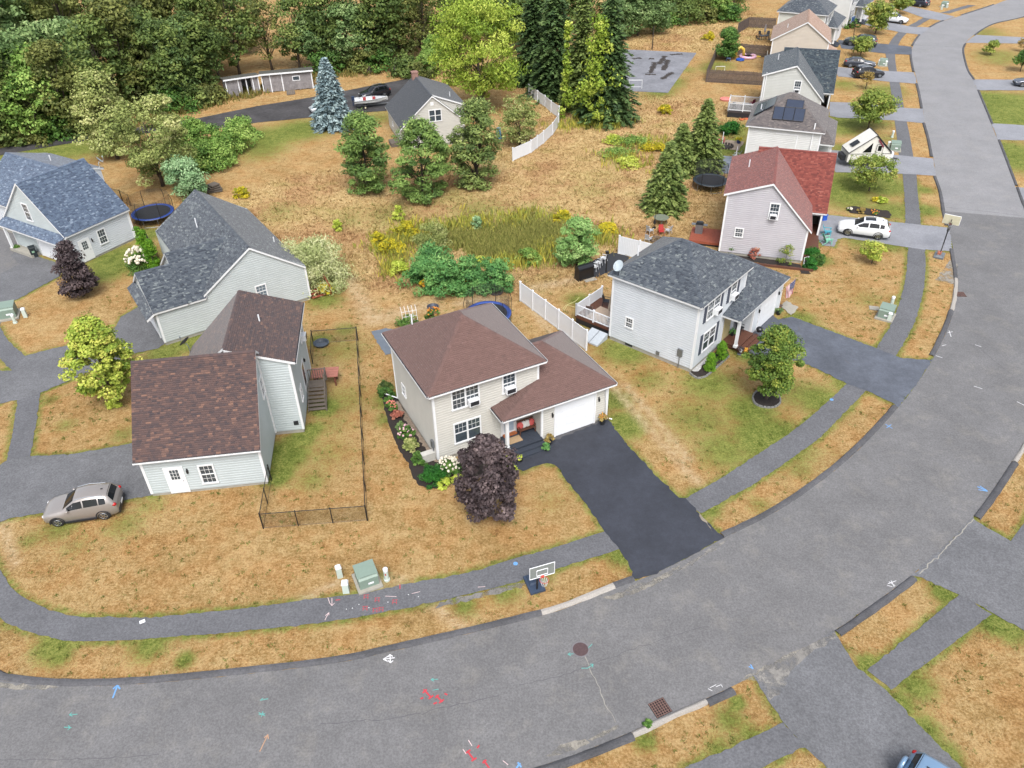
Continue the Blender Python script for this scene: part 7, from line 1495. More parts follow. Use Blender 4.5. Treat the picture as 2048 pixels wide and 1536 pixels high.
# behind the cream house
o = sheet('ground_tarp', px_line([(742, 664), (772, 657), (800, 662), (800, 705), (770, 711), (758, 690)]), .05, mat('tarp_grey', (120, 130, 142), .65, .6, var=.15, scale=2, bump=.5, bscale=3)); del o['kind']; tag(o, 'grey tarpaulin spread on the ground behind the cream house', 'tarpaulin')
P = at(822, 650); e = empty('garden_trellis', P, .3, 'white arched garden trellis behind the maroon roof', 'trellis'); b = MB()
for k in range(5): x = -.6 + k * .3; b.tube([(x, 0, 0), (x, .35, 1.1), (x, .8, 1.35)], .018, 5)
for t in (.3, .7, 1.1): b.tube([(-.62, t * .3, t), (.62, t * .3, t)], .015, 5)
b.build('lattice', WHITE2, e)
o = MB().lathe([(.35, 0), (.5, .25), (.46, .25), (.34, .05), (.01, .05)], (0, 0, .02), 18).build('metal_tub', mat('tub_dark', (70, 76, 90), .8, .4), loc=at(866, 618)); tag(o, 'dark round tub on the dry grass behind the maroon roof', 'tub')
o = MB().lathe([(.6, 0), (.62, .12), (.5, .12), (.48, .02), (.01, .02)], (0, 0, .02), 20).build('sand_pit', mat('pit_dark', (70, 60, 58), .8, .9), loc=at(992, 585)); tag(o, 'dark round ring behind the blue trampoline', 'ring')
o = MB().lathe([(.5, 0), (.62, .22), (.56, .22), (.44, .04), (.01, .04)], (0, 0, .02), 18).build('water_bowl', mat('pool_slate', (78, 88, 100), .8, .4), loc=at(643, 690)); tag(o, 'slate wading tub inside the chain link fence', 'tub')
# decks
def deck(h, u0, u1, v0, v1, z, m_, label, name='deck', rails=(), bw=.14, railm=WHITE2, along='u', cat='deck'):
    e = empty(name, loc_of(h, 0, 0), h.e.rotation_euler.z, label, cat); MB().bx(u0 + .05, u1 - .05, v0 + .05, v1 - .05, .05, z - .16).build('understructure', DARKM, e); MB().bx(u0, u1, v0, v0 + .04, z - .24, z - .04).bx(u0, u0 + .04, v0, v1, z - .24, z - .04).bx(u1 - .04, u1, v0, v1, z - .24, z - .04).bx(u0, u1, v1 - .04, v1, z - .24, z - .04).build('rim_joist', m_, e)
    if along == 'u':
        y = v0
        while y < v1 - .02: MB().bx(u0, u1, y, min(v1, y + bw - .01), z - .04, z).build('deck_board', m_, e); y += bw
    else:
        y = u0
        while y < u1 - .02: MB().bx(y, min(u1, y + bw - .01), v0, v1, z - .04, z).build('deck_board', m_, e); y += bw
    for (a, c, solid) in rails:
        A, C_ = Vector((a[0], a[1], z)), Vector((c[0], c[1], z)); d = C_ - A; L = d.length; d /= L; n = max(1, round(L / 1.8)); rz = math.atan2(d.y, d.x)
        for k in range(n + 1): q = A + d * L * k / n; MB().box((q.x, q.y, z + .5), (.12, .12, 1.1)).box((q.x, q.y, z + 1.08), (.16, .16, .05), ch=.03).build('rail_post', railm, e)
        for zz in (.95, .12): m = A + d * L / 2; MB().box((m.x, m.y, z + zz), (L, .06, .07), rz).build('rail', railm, e)
        if solid: m = A + d * L / 2; MB().box((m.x, m.y, z + .53), (L, .03, .78), rz).build('rail_panel', railm, e)
        else:
            k = .12
            while k < L: q = A + d * k; MB().box((q.x, q.y, z + .53), (.035, .035, .8)).build('baluster', railm, e); k += .125
    return e
deck(H5, .25, 3.9, 7.2, 10.7, .75, WOODB, 'brown deck with white railing behind the pale blue house', rails=(((.3, 7.3), (.3, 10.65), False), ((.3, 10.65), (3.85, 10.65), True)), along='v')
o = MB().box((0, 0, 0), (2.0, 2.4, .015)).build('outdoor_rug', mat('rug_tan', (206, 184, 162), .7, .95, var=.12, scale=12), loc=loc_of(H5, 1.6, 8.7, .765), rz=a5); tag(o, 'tan rug on the brown deck', 'rug')
e = empty('patio_umbrella', loc_of(H5, 1.2, 8.0, .77), 0, 'closed beige patio umbrella on the brown deck', 'umbrella'); MB().tube([(0, 0, 0), (0, 0, 2.4)], .025, 6).lathe([(.28, 0), (.25, .08)], (0, 0, 0), 12).build('pole', WOODG, e); MB().lathe([(.17, .95), (.24, 1.2), (.16, 1.7), (.1, 2.2), (.04, 2.45)], (0, 0, 0), 9).build('canopy', mat('canvas_beige', (190, 172, 152), .7, .9), e)
patio_chair(loc_of(H5, 1.0, 9.9), a5 + .5, mat('wicker_brown', (104, 84, 76), .7, .8), 'brown wicker chair on the deck of the pale blue house', .77); patio_chair(loc_of(H5, 3.0, 9.6), a5 - 1.2, DARKM, 'dark chair at the back of the brown deck', .77)
e = empty('bulkhead_door', loc_of(H5, 1.8, 8.4), a5, 'pale grey cellar bulkhead beside the brown deck', 'bulkhead'); 
e.location = loc_of(H5, .0, 8.3); MB().extrude([(-.1, -1.0, 0), (-1.5, -1.0, 0), (-1.5, -1.0, .12), (-.1, -1.0, .5)], (0, 1.5, 0)).build('body', mat('bulkhead_grey', (196, 204, 212), .72, .5), e); MB().extrude([(-1.5, -.27, .13), (-1.5, -.23, .13), (-.1, -.23, .515), (-.1, -.27, .515)], (0, 0, .02)).build('seam', STEEL, e)
e.rotation_euler = (0, 0, a5 + math.pi / 2 * 0)
b = MB(); P = [at(*q) for q in ((1196, 642), (1180, 636), (1172, 632), (1178, 640), (1182, 634), (1170, 624), (1150, 615), (1132, 611), (1126, 618), (1128, 622), (1135, 610), (1150, 604), (1158, 596))]
b.tube([tuple(q + Vector((0, 0, .04))) for q in P], .022, 6); o = b.build('garden_hose', mat('hose_yellow', (222, 214, 150), .8, .6)); tag(o, 'yellow garden hose snaking over the lawn beside the deck', 'hose')
# covered grill, chairs under the white pine
e = empty('covered_grill', at(1168, 556), .5, 'large black covered grill beside the white pine', 'grill'); BC = mat('black_cover', (26, 28, 32), 1, .3); MB().box((0, 0, .5), (1.6, .75, 1.0), ch=.04).build('cover', BC, e); b = MB(); 
for i in range(9): a = math.pi * i / 8; b.v += [(-.8, .37 * math.cos(a), 1.0 + .38 * math.sin(a)), (.8, .37 * math.cos(a), 1.0 + .38 * math.sin(a))]
b.f = [(2 * i, 2 * i + 1, 2 * i + 3, 2 * i + 2) for i in range(8)] + [tuple(range(0, 18, 2)), tuple(range(17, 0, -2))]; b.build('hood', BC, e)
o = MB().box((0, 0, .03), (1.1, .9, .06)).build('paving_slab', CONC, loc=at(1178, 558), rz=.4); tag(o, 'pale paving slab in front of the covered grill', 'slab')
for i, (x, y) in enumerate(((1189, 541), (1197, 533), (1207, 524))): patio_chair(at(x, y), 2.6, WHITE2, ('nearest', 'middle', 'farthest')[i] + ' of three white plastic chairs beside the covered grill')
e = empty('bird_feeder', at(1212, 545), 0, 'dark feeder post beside the deck', 'feeder'); MB().tube([(0, 0, 0), (0, 0, 1.9)], .05, 6).build('post', BLACK, e); MB().box((0, 0, 2.0), (.3, .3, .2)).build('box', BLACK, e)
# porch side of the pale blue house
def kettle(P, label, z=0.0):
    e = empty('kettle_grill', (P.x, P.y, z), 0, label, 'grill'); MB().ball((0, 0, .78), (.28, .28, .24), 12, 8).build('bowl', BC, e, smooth=True)
    for k in range(3): MB().tube([(.16 * math.cos(k * 2.1), .16 * math.sin(k * 2.1), .62), (.3 * math.cos(k * 2.1), .3 * math.sin(k * 2.1), 0)], .018, 5).build('leg', STEEL, e)
    MB().box((0, 0, 1.03), (.1, .03, .04)).build('handle', BLACK, e)
kettle(loc_of(H5, 7.35, -1.75), 'black kettle grill at the porch corner of the pale blue house')
pot(loc_of(H5, 11.6, -1.45), 'black pot right of the garage door of the pale blue house', BLKP, L_WOOD3, .22, .35, .35, 0, 5); pot(loc_of(H5, 3.85, -.35), 'dark pot of leaves left of the wooden front door', BLKP, L_WOOD, .16, .3, .35, .1, 6); pot(loc_of(H5, 5.75, -.3), 'green potted plant right of the wooden front door', BLKP, L_SUMAC, .16, .3, .35, .46, 7); pot(loc_of(H5, 4.35, -1.75), 'white pot on the porch corner', WHITE2, L_PURP, .14, .22, .2, .3, 8)
e = empty('milk_can', loc_of(H5, 4.6, -2.05), 0, 'yellow orange lantern can on the brown steps', 'can'); MB().lathe([(.14, 0), (.16, .25), (.1, .38), (.12, .45)], (0, 0, .16), 12).build('body', mat('can_orange', (236, 170, 60), .8, .5), e); MB().ring((0, 0, .66), .09, .012, 12, 5, 'x').build('handle', BLACK, e)
patio_chair(loc_of(H5, 6.5, -.5), a5 - 1.6, DARKM, 'dark chair on the porch of the pale blue house', .46)
# flag on the garage corner
e = empty('house_flag', loc_of(H5, 11.75, -1.2, 0), a5, 'striped red and white flag with blue canton on the garage corner', 'flag'); b0, b1 = Vector((.05, -.05, 2.0)), Vector((.75, -.75, 3.1)); MB().tube([b0, b1], .022, 6).ball(tuple(b1), .05, 6, 4).build('pole', mat('pole_tan', (196, 160, 130), .8), e)
pd = (b1 - b0).normalized(); hd_ = 1.0; FR_, FW_, FB_ = mat('flag_red', (186, 50, 64), .75, .85), mat('flag_white', (232, 228, 226), .8, .85), mat('flag_blue', (52, 58, 110), .8, .85)
def fl(s, w_):  # s: from pole tip down the hoist 0..1 ; w: fly hanging down
    p = b1 - pd * (.04 + s * hd_ * (1 - .35 * min(1, w_))); nrm = pd.cross(Vector((0, 0, 1))).normalized(); return p + Vector((0, 0, -1)) * w_ * 1.35 + nrm * (.06 * math.sin(s * 9 + w_ * 3) + .05 * math.sin(w_ * 7)) * (0.3 + w_)
for i in range(13):
    b = MB(); w0 = .62 if i < 7 else 0.0; n = 8; V = [fl((i + j) / 13, lerp(w0, 1, k / n)) for k in range(n + 1) for j in (0, 1)]; b.add(V, [(2 * k, 2 * k + 1, 2 * k + 3, 2 * k + 2) for k in range(n)]); b.build('stripe', FR_ if i % 2 == 0 else FW_, e)
b = MB(); V = [fl(j / 13, .62 * k / 5) for k in range(6) for j in range(8)]; b.add(V, [(k * 8 + j, k * 8 + j + 1, (k + 1) * 8 + j + 1, (k + 1) * 8 + j) for k in range(5) for j in range(7)]); ct = b.build('canton', FB_, e); b = MB()
for k in range(5):
    for j in range(5): q = fl((j + .5 + (k % 2) * .3) / 11.5, .06 + k * .12); b.ball(tuple(q), .022, 5, 4)
o = b.build('stars', FW_, ct); o['kind'] = 'stuff'
# motorcycle
e = empty('motorcycle', loc_of(H5, 12.7, .2, .06), a5 - .45, 'black motorcycle on the concrete pad beside the garage', 'motorcycle')
for x in (-.72, .72): w_ = MB().ring((x, 0, .31), .24, .075, 18, 8, 'y').build('wheel', RUBBER, e); MB().lathe([(.16, -.03), (.16, .03)], (0, 0, 0), 12).tf(Matrix.Translation((x, 0, .31)) @ Matrix.Rotation(R(90), 4, 'X')).build('rim', CHROME, w_)
MB().ball((.12, 0, .78), (.32, .15, .14), 10, 6).build('fuel_tank', BC, e, smooth=True); MB().box((-.35, 0, .72), (.6, .26, .1), ch=.04).build('seat', DARKM, e); MB().box((0, 0, .42), (.45, .28, .32)).build('engine', STEEL, e); MB().tube([(.72, .09, .31), (.5, .09, .95)], .03, 6).tube([(.72, -.09, .31), (.5, -.09, .95)], .03, 6).tube([(-.72, 0, .31), (.1, 0, .5)], .05, 6).build('fork', CHROME, e); MB().tube([(.3, .4, 1.05), (.48, .2, 1.0), (.48, -.2, 1.0), (.3, -.4, 1.05)], .02, 6).build('handlebar', CHROME, e); MB().ball((.62, 0, .85), .1, 8, 6).build('headlamp', LAMPC, e, smooth=True); MB().box((-.72, 0, .63), (.4, .16, .04)).build('mudguard', BC, e)
for i, (u, v) in enumerate(((12.5, -.6), (12.9, -.95), (13.3, -.55))): o = MB().box((0, 0, .075), (.35, .5, .03)).build('paver', mat('paver_brown', (120, 96, 84), .65, .9), loc=loc_of(H5, u, v), rz=a5); tag(o, ('left', 'front', 'right')[i] + ' brown paver on the concrete pad by the motorcycle', 'paver', 'brown pavers')
# edging stones
def stones(pts, label, closed, s=.2, m_=mat('edging_stone', (150, 150, 146), .62, .9, var=.25, scale=5), name='stone_edging'):
    P = [np.array(q) for q in catmull(px_line(pts), s * 1.05)]; e = empty(name, (0, 0, 0), 0, label, 'edging')
    for i in range(len(P) - 1):
        a, c = P[i], P[i + 1]; m = (a + c) / 2; L = np.linalg.norm(c - a); MB().box((m[0], m[1], .06), (L * .92, .13, .12 + random.uniform(-.02, .03)), math.atan2(c[1] - a[1], c[0] - a[0]) + random.uniform(-.1, .1), ch=.02).build('stone', m_, e)
stones([(1505, 796), (1510, 786), (1524, 780), (1545, 783), (1558, 793), (1560, 806), (1548, 815), (1526, 815), (1510, 808), (1505, 796)], 'ring of grey stones around the pear tree', True); stones([(1379, 747), (1394, 757), (1412, 753), (1436, 733), (1458, 713)], 'grey stone edging of the bed beside the brown porch', False, .3)
# wooden timber edging, hose reel and chairs at the red house
o = MB().box((0, 0, .1), (9.2, .18, .2)).build('timber_edging', WOODB, loc=at(1518, 531), rz=-.29); tag(o, 'long timber edging below the grey gable wall', 'edging')
TURQ, MINT = mat('chair_turquoise', (84, 176, 196), .75, .5), mat('chair_mint', (140, 214, 186), .78, .5)
adirondack(at(1653, 470), -.3, TURQ, 'turquoise garden chair on the drive of the red roofed house', .04); adirondack(at(1653, 487), .1, MINT, 'mint green garden chair nearest the green bushes', .04)
e = empty('storage_bin', at(1647, 440), .2, 'blue storage bin at the porch of the red roofed house', 'bin'); MB().box((0, 0, .3), (.5, .4, .55), ch=-.03).build('body', mat('bin_blue', (36, 92, 200), .8, .4), e); MB().box((0, 0, .6), (.56, .46, .05)).build('lid', mat('bin_blue', (36, 92, 200), .8, .4), e)
e = empty('hose_reel', at(1611, 533), .4, 'white framed hose reel at the corner of the grey gable house', 'hose reel'); MB().tube([(-.25, 0, 0), (-.25, .1, .9), (.25, .1, .9), (.25, 0, 0)], .03, 6).tube([(-.25, -.3, .05), (-.25, .1, .5)], .025, 5).tube([(.25, -.3, .05), (.25, .1, .5)], .025, 5).build('frame', WHITE2, e); MB().lathe([(.26, -.2), (.16, -.16), (.16, .16), (.26, .2)], (0, 0, 0), 14).tf(Matrix.Translation((0, .02, .42)) @ Matrix.Rotation(R(90), 4, 'Y')).build('drum', BLACK, e)
# back yard of the red roofed house
deck(H6, -2.9, -.05, 1.2, 4.2, .45, WOODR, 'red stained deck behind the grey gable house')
e = empty('gas_grill', loc_of(H6, -2.2, 3.0, .45), -.31, 'black and silver gas grill on the red deck', 'grill'); MB().box((0, 0, .45), (.7, .5, .9)).build('cabinet', STEEL, e); MB().box((0, 0, 1.02), (.75, .5, .26), ch=.08).build('hood', BC, e)
for sx in (-.55, .55): MB().box((sx, 0, .86), (.38, .45, .04)).build('side_shelf', STEEL, e)
e = empty('glass_table', at(1321, 448), 0, 'round glass garden table on the dry yard', 'table'); MB().lathe([(.02, .7), (.75, .7), (.75, .73), (.02, .73)], (0, 0, 0), 20).build('table_top', mat('table_glass', (150, 158, 140), .6, .15), e)
for k in range(4): MB().tube([(.5 * math.cos(k * 1.57), .5 * math.sin(k * 1.57), .7), (.62 * math.cos(k * 1.57), .62 * math.sin(k * 1.57), 0)], .025, 5).build('leg', STEEL, e)
patio_chair(at(1299, 468), .6, mat('mesh_pale', (206, 210, 216), .75, .6), 'pale chair left of the fire pit'); patio_chair(at(1336, 468), 2.4, mat('mesh_pale', (206, 210, 216), .75, .6), 'pale chair right of the fire pit'); patio_chair(at(1296, 485), .9, mat('mesh_pale', (206, 210, 216), .75, .6), 'pale chair in front of the fire pit'); patio_chair(at(1322, 470), -1.5, mat('chair_red', (186, 50, 48), .75, .6), 'small red chair behind the fire pit')
def firepit(P, label, m_=mat('pit_stone', (150, 130, 110), .6, .9, var=.25), r=.55):
    e = empty('fire_pit', P, 0, label, 'fire pit')
    for k in range(14): a = k * 6.283 / 14; MB().box((r * math.cos(a), r * math.sin(a), .14), (.16, .24, .28), a, ch=.02).build('stone', m_, e)
    MB().lathe([(r - .1, .05), (.02, .06)], (0, 0, 0), 16).build('ash_bed', mat('ash_dark', (46, 42, 42), .8, .95), e)
firepit(at(1313, 482), 'stone fire pit in the yard of the red roofed house'); firepit(at(1452, 294), 'dark fire pit on the patio of the white solar house', mat('pit_dark_stone', (70, 64, 62), .7, .9), .8)
e = empty('umbrella_stand', at(1308, 456), 0, 'thin closed umbrella pole by the glass table', 'umbrella'); MB().tube([(0, 0, 0), (0, 0, 2.1)], .025, 6).lathe([(.2, 0), (.18, .07)], (0, 0, 0), 10).build('pole', BLACK, e); MB().lathe([(.14, .5), (.06, .9)], (0, 0, 0), 8).build('canopy', BLACK, e)
# yard of the white solar house
DU0, DV0, DV1 = -3.9, 0.9, 4.3
adirondack(at(1480, 328), 2.2, WHITE2, 'white garden chair against the white solar house', .05); adirondack(at(1472, 318), 2.6, UPALE, 'pale green garden chair behind the white one', .05); adirondack(at(1442, 287), -.4, mat('cushion_rose', (206, 92, 110), .75), 'rose coloured chair beside the dark fire pit', .05)
for i, (bx, by, ty) in enumerate(((1443, 296, 264), (1423, 340, 300))): o = MB().tube([(0, 0, 0), (0, 0, tall(bx, by, ty))], .05, 8).build('white_pole', WHITE2, loc=at(bx, by)); tag(o, ('white pole beside the dark fire pit', 'white pole beside the black trampoline')[i], 'pole')
pot(at(1477, 287), 'blue pot on the far patio of the solar house', mat('pot_blue', (50, 70, 120), .8, .3), L_GOLD, .28, .4, .3, .05, 9); pot(at(1438, 300), 'terracotta pot beside the dark fire pit', mat('pot_terracotta', (176, 110, 84), .7), L_BUSH, .26, .35, .4, .05, 10)
deck(H8, DU0, -.05, DV0, DV1, .9, mat('deck_dark', (74, 68, 70), .7), 'dark deck with white railing behind the stone grey house', rails=(((DU0 + .05, DV0 + .05), (-.1, DV0 + .05), False), ((DU0 + .05, DV0 + .05), (DU0 + .05, DV1 - .05), False), ((DU0 + .05, DV1 - .05), (-.1, DV1 - .05), False)))
patio_chair(loc_of(H8, DU0 + .8, DV0 + .8), 1.0, DARKM, 'dark chair on the railed deck of the stone grey house', .9); patio_chair(loc_of(H8, -.9, DV1 - .7), 2.0, mat('chair_maroon', (140, 44, 70), .75), 'maroon chair on the railed deck of the stone grey house', .9); o = MB().box((0, 0, .35), (1.2, .7, .7)).build('deck_box', DARKM, loc=loc_of(H8, -1.6, DV0 + .9, .9), rz=-.3); tag(o, 'dark storage box on the railed deck', 'box')
o = MB().lathe([(.75, .02), (.8, .22), (.68, .25), (.62, .05), (.02, .05)], (0, 0, 0), 20).build('paddling_pool', mat('pool_pink', (238, 150, 140), .78, .4), loc=at(1451, 200)); tag(o, 'pink paddling pool on the dry grass by the railed deck', 'pool')
o = MB().box((0, 0, .06), (1.3, .5, .1), ch=.03).build('kayak', mat('kayak_orange', (226, 110, 72), .78, .4), loc=at(1488, 239), rz=.3); tag(o, 'orange sled lying beside the railed deck', 'sled')
# toys in the fenced yard
e = empty('inflatable_slide', at(1480, 116), .2, 'yellow inflatable arch with blue pool in the fenced yard', 'inflatable'); IY, IB, IP = mat('vinyl_yellow', (240, 206, 90), .8, .35), mat('vinyl_blue', (110, 180, 226), .8, .35), mat('vinyl_pink', (236, 190, 216), .8, .35)
MB().tube([(-.9, 0, .1), (-.8, 0, 1.2), (-.2, 0, 1.7), (.4, 0, 1.3), (.6, 0, .1)], [.25, .25, .28, .25, .25], 8).build('arch', IY, e, smooth=True); MB().ring((1.3, 0, .2), 1.2, .22, 24, 8).build('pool_ring', IP, e, smooth=True); MB().lathe([(1.15, .12), (.02, .12)], (1.3, 0, 0), 20).build('pool_water', IB, e); MB().extrude([(2.2, -.4, .05), (3.4, -.5, .05), (3.4, .4, .05), (2.2, .4, .05)], (0, 0, .12)).build('ramp', IY, e)
o = MB().ring((0, 0, .15), .55, .14, 18, 8).build('toy_ring', mat('vinyl_deep_blue', (40, 90, 190), .8, .35), loc=at(1480, 121)); tag(o, 'small blue ring pool in front of the yellow inflatable', 'pool')
o = MB().box((0, 0, .45), (.7, .5, .08)).tube([(-.3, -.2, .45), (-.3, -.2, 0)], .03, 5).tube([(.3, -.2, .45), (.3, -.2, 0)], .03, 5).tube([(-.3, .2, .45), (-.3, .2, 0)], .03, 5).tube([(.3, .2, .45), (.3, .2, 0)], .03, 5).build('toy_table', mat('toy_grey_blue', (110, 130, 170), .75), loc=at(1456, 122)); tag(o, 'grey blue toy table left of the yellow inflatable', 'table')
o = MB().tube([(-.7, 0, 0), (-.7, 0, .6), (.7, 0, .6), (.7, 0, 0)], .04, 5).build('toy_goal', WHITE2, loc=at(1440, 141)); tag(o, 'little white toy goal in the fenced yard', 'goal')
e = empty('dining_set', at(1527, 80), .3, 'dark dining set with closed umbrella on the tan house patio', 'table'); MB().box((0, 0, .72), (1.6, .9, .05)).build('table_top', DARKM, e)
for sx in (-.7, .7):
    for sy in (-.38, .38): MB().box((sx, sy, .36), (.06, .06, .72)).build('leg', DARKM, e)
MB().tube([(0, 0, .7), (0, 0, 2.6)], .03, 6).lathe([(.16, 1.3), (.2, 1.6), (.06, 2.55)], (0, 0, 0), 8).build('umbrella', mat('canvas_grey', (150, 148, 150), .7), e)
for i, (x, y, rz) in enumerate(((1515, 82, .2), (1538, 84, 2.6), (1520, 74, -1.2), (1535, 74, -2))): patio_chair(at(x, y), rz, DARKM, ('left', 'right', 'rear left', 'rear right')[i] + ' dark chair of the dining set behind the tan house')
# steps and red landing of the brown roofed house
e = empty('wooden_steps', loc_of(H2, 8.9, 0), a2, 'weathered wooden steps with railings behind the brown roofed house', 'steps')
for k in range(6): MB().bx(.1, 1.3, 6.9 + k * .27, 7.17 + k * .27, .12 + k * .14, .16 + k * .14).build('tread', WOODG, e)
for k in range(6): MB().bx(.1, 1.3, 8.5 + k * .145, 8.64 + k * .145, .92, .96).build('landing_board', WOODG, e)
for x in (.08, 1.32): MB().extrude([(x, 6.85, .0), (x, 7.1, .0), (x, 8.55, .8), (x, 8.55, .95), (x, 6.85, .16)], (.05, 0, 0)).build('stringer', WOODG, e)
for x in (1.34,):
    for y, z in ((6.95, .1), (8.5, .9), (9.4, .9)): MB().box((x, y, z + .5), (.09, .09, 1.1)).build('rail_post', WOODG, e)
    MB().tube([(x, 6.95, 1.05), (x, 8.5, 1.85), (x, 9.4, 1.85)], .045, 4).build('handrail', WOODG, e)
for k in range(8): MB().box((.15 + k * .16, 9.4, 1.4), (.04, .04, .85)).build('baluster', WOODG, e)
MB().tube([(.1, 9.4, 1.85), (1.34, 9.4, 1.85)], .045, 4).build('handrail', WOODG, e)
e = empty('picnic_table', loc_of(H2, 10.1, 10.2), a2 - .05, 'faded red picnic table beside the wooden steps', 'table')
for k in range(4): MB().bx(-.95, .95, -.6 + k * .31, -.31 + k * .31, .92, .97).build('plank', WOODP, e)
for sx in (-.7, .7): MB().box((sx, 0, .45), (.1, 1.1, .08)).box((sx, -.4, .45), (.1, .1, .9)).box((sx, .45, .45), (.1, .1, .9)).build('leg', mat('rust_wood', (140, 80, 66), .6), e)
e = empty('red_deck_stairs', at(640, 588), .59, 'red stained deck stairs behind the grey green house', 'steps')
for k in range(4): MB().bx(-.9, .7, -.6 + k * .32, -.3 + k * .32, .1 + k * .17, .16 + k * .17).build('tread', WOODR, e)
MB().tube([(.75, -.6, .9), (.75, .7, 1.6)], .05, 4).box((.75, -.6, .45), (.1, .1, .9)).box((.75, .7, .8), (.1, .1, 1.6)).build('handrail', WOODR, e)
# bin and pot by the blue roofed house
e = empty('wheeled_bin', at(70, 513), .6, 'black wheeled bin by the garage of the blue roofed house', 'bin'); MB().extrude([(-.26, -.3, 0), (.26, -.3, 0), (.26, .3, 0), (-.26, .3, 0)], (0, 0, .95)).build('body', mat('bin_black', (34, 42, 46), 1, .45), e); MB().box((0, 0, 1.0), (.6, .7, .08), ch=.03).build('lid', mat('bin_black', (34, 42, 46), 1, .45), e)
MB().box((0, -.305, .6), (.22, .01, .16)).build('label', mat('bin_label', (150, 190, 160), .8), e)
for sx in (-.25, .25): MB().ring((sx, .3, .1), .07, .03, 12, 6, 'x').build('wheel', RUBBER, e)
pot(at(36, 500), 'teal pot at the porch of the blue roofed house', mat('pot_teal', (40, 110, 120), .75, .3), L_BUSH, .22, .35, .12, .0, 11)
# weathered sheds
def shed(p0, p1, h0, h1, dep, label, opens=(), win=None, posts=()):
    A, B = at(*p0), at(*p1); d = B - A; L = d.length; rz = math.atan2(d.y, d.x); e = empty('weathered_shed', A, rz, label, 'shed'); m_ = mat('shed_boards', (150, 146, 148), .75, .9, var=.3, scale=1.6); x = 0.0
    bk = MB()
    while x < L:
        if not any(o0 <= x < o1 for o0, o1 in opens): MB().bx(x, min(L, x + .21), -.02 - random.uniform(0, .012), .02, .05 + random.uniform(0, .08), lerp(h0, h1, x / L)).build('board', m_, e)
        x += .225
    bk.bx(0, L, dep - .03, dep, 0, lerp(h0, h1, .5) - .4).bx(-.0, .03, .03, dep - .04, 0, h0 - .35).bx(L - .03, L, .03, dep - .04, 0, h1 - .35).build('side_walls', m_, e); MB().bx(.05, L - .05, .6, dep - .1, .02, .08).build('floor', DARKM, e)
    r_ = MB().extrude([(-.25, -.35, h0 + .08), (L + .25, -.35, h1 + .08), (L + .25, dep + .2, h1 - .35), (-.25, dep + .2, h0 - .35)], (0, 0, .1)).build('roof', mat('shed_roof', (96, 96, 88), .6, .95, var=.25, scale=2), e); MB().extrude([(-.25, -.37, h0 - .08), (L + .25, -.37, h1 - .08), (L + .25, -.37, h1 + .14), (-.25, -.37, h0 + .14)], (0, .03, 0)).build('fascia', WHITE2, r_)
    for x in posts: MB().bx(x * L - .07, x * L + .07, -.06, .01, .0, lerp(h0, h1, x)).build('corner_board', WHITE2, e)
    if win: MB().bx(win[0] * L - .55, win[0] * L + .55, -.07, -.03, 1.35, 2.05).build('window', WHITE2, e); MB().bx(win[0] * L - .45, win[0] * L + .45, -.08, -.066, 1.45, 1.95).build('pane', GLASS, e)
    return e
shed((457, 196), (522, 186), 2.5, 2.5, 2.6, 'left weathered grey shed with dark open bay', ((2.2, 3.5), (4.7, 5.9)), None, (.01, .38, .62, .82, .99)); shed((528, 186), (628, 177), 2.6, 2.6, 2.8, 'right weathered grey shed with small window and ramp', ((0.0, .2),), (.68,), (.01, .17, .40, .99))
e = empty('wooden_ramp', at(582, 186), .25, 'grey plank ramp in front of the right shed', 'ramp')
for k in range(5): MB().extrude([(-.6 + k * .24, -1.0, .03), (-.38 + k * .24, -1.0, .03), (-.38 + k * .24, .1, .4), (-.6 + k * .24, .1, .4)], (0, 0, .05)).build('plank', WOODG, e)
# brush, stump, litter
for i, (x, y, lab) in enumerate(((795, 146, 'grey tree stump with brush at the edge of the woods'), (738, 147, 'small brush pile on the grass before the woods'))):
    e = empty('tree_stump' if i == 0 else 'brush_pile', at(x, y), 0, lab, 'stump' if i == 0 else 'brush'); b = MB(); rng = random.Random(i)
    for k in range(16): a = rng.uniform(0, 6.28); r_ = rng.uniform(.5, 2.2) * (1 if i == 0 else .5); b.tube([(0, 0, .2), (r_ * .5 * math.cos(a), r_ * .5 * math.sin(a), rng.uniform(.3, 1.0)), (r_ * math.cos(a), r_ * math.sin(a), rng.uniform(0, .4))], [.12, .08, .03], 5)
    b.build('branches', BARK, e)
    if i == 0: MB().tube([(0, 0, 0), (.1, .1, 1.2), (.3, 0, 1.9)], [.7, .45, .3], 8).build('trunk', mat('pale_trunk', (176, 166, 152), .6, .95, var=.3), e)
o = MB().box((0, 0, .04), (.28, .2, .02), .5).build('paper_scrap', WHITE2, loc=at(285, 1244)); tag(o, 'white scrap of litter on the curved sidewalk', 'litter')
o = MB().box((0, 0, .5), (.5, .9, 1.0), .4, ch=.1).box((0, 0, 1.15), (.4, .4, .3), .4).build('play_tower', mat('toy_blue', (90, 150, 206), .75), loc=at(998, 276)); tag(o, 'blue and pink play toy beside the cape house', 'toy')
e = empty('woodpile', at(430, 383), .3, 'grey pallet pile beside the small bluish pine', 'pile'); 
for k in range(4): MB().box((0, 0, .15 + k * .22), (1.6 - k * .2, 1.0, .12), k * .2).build('pallet', WOODG, e)
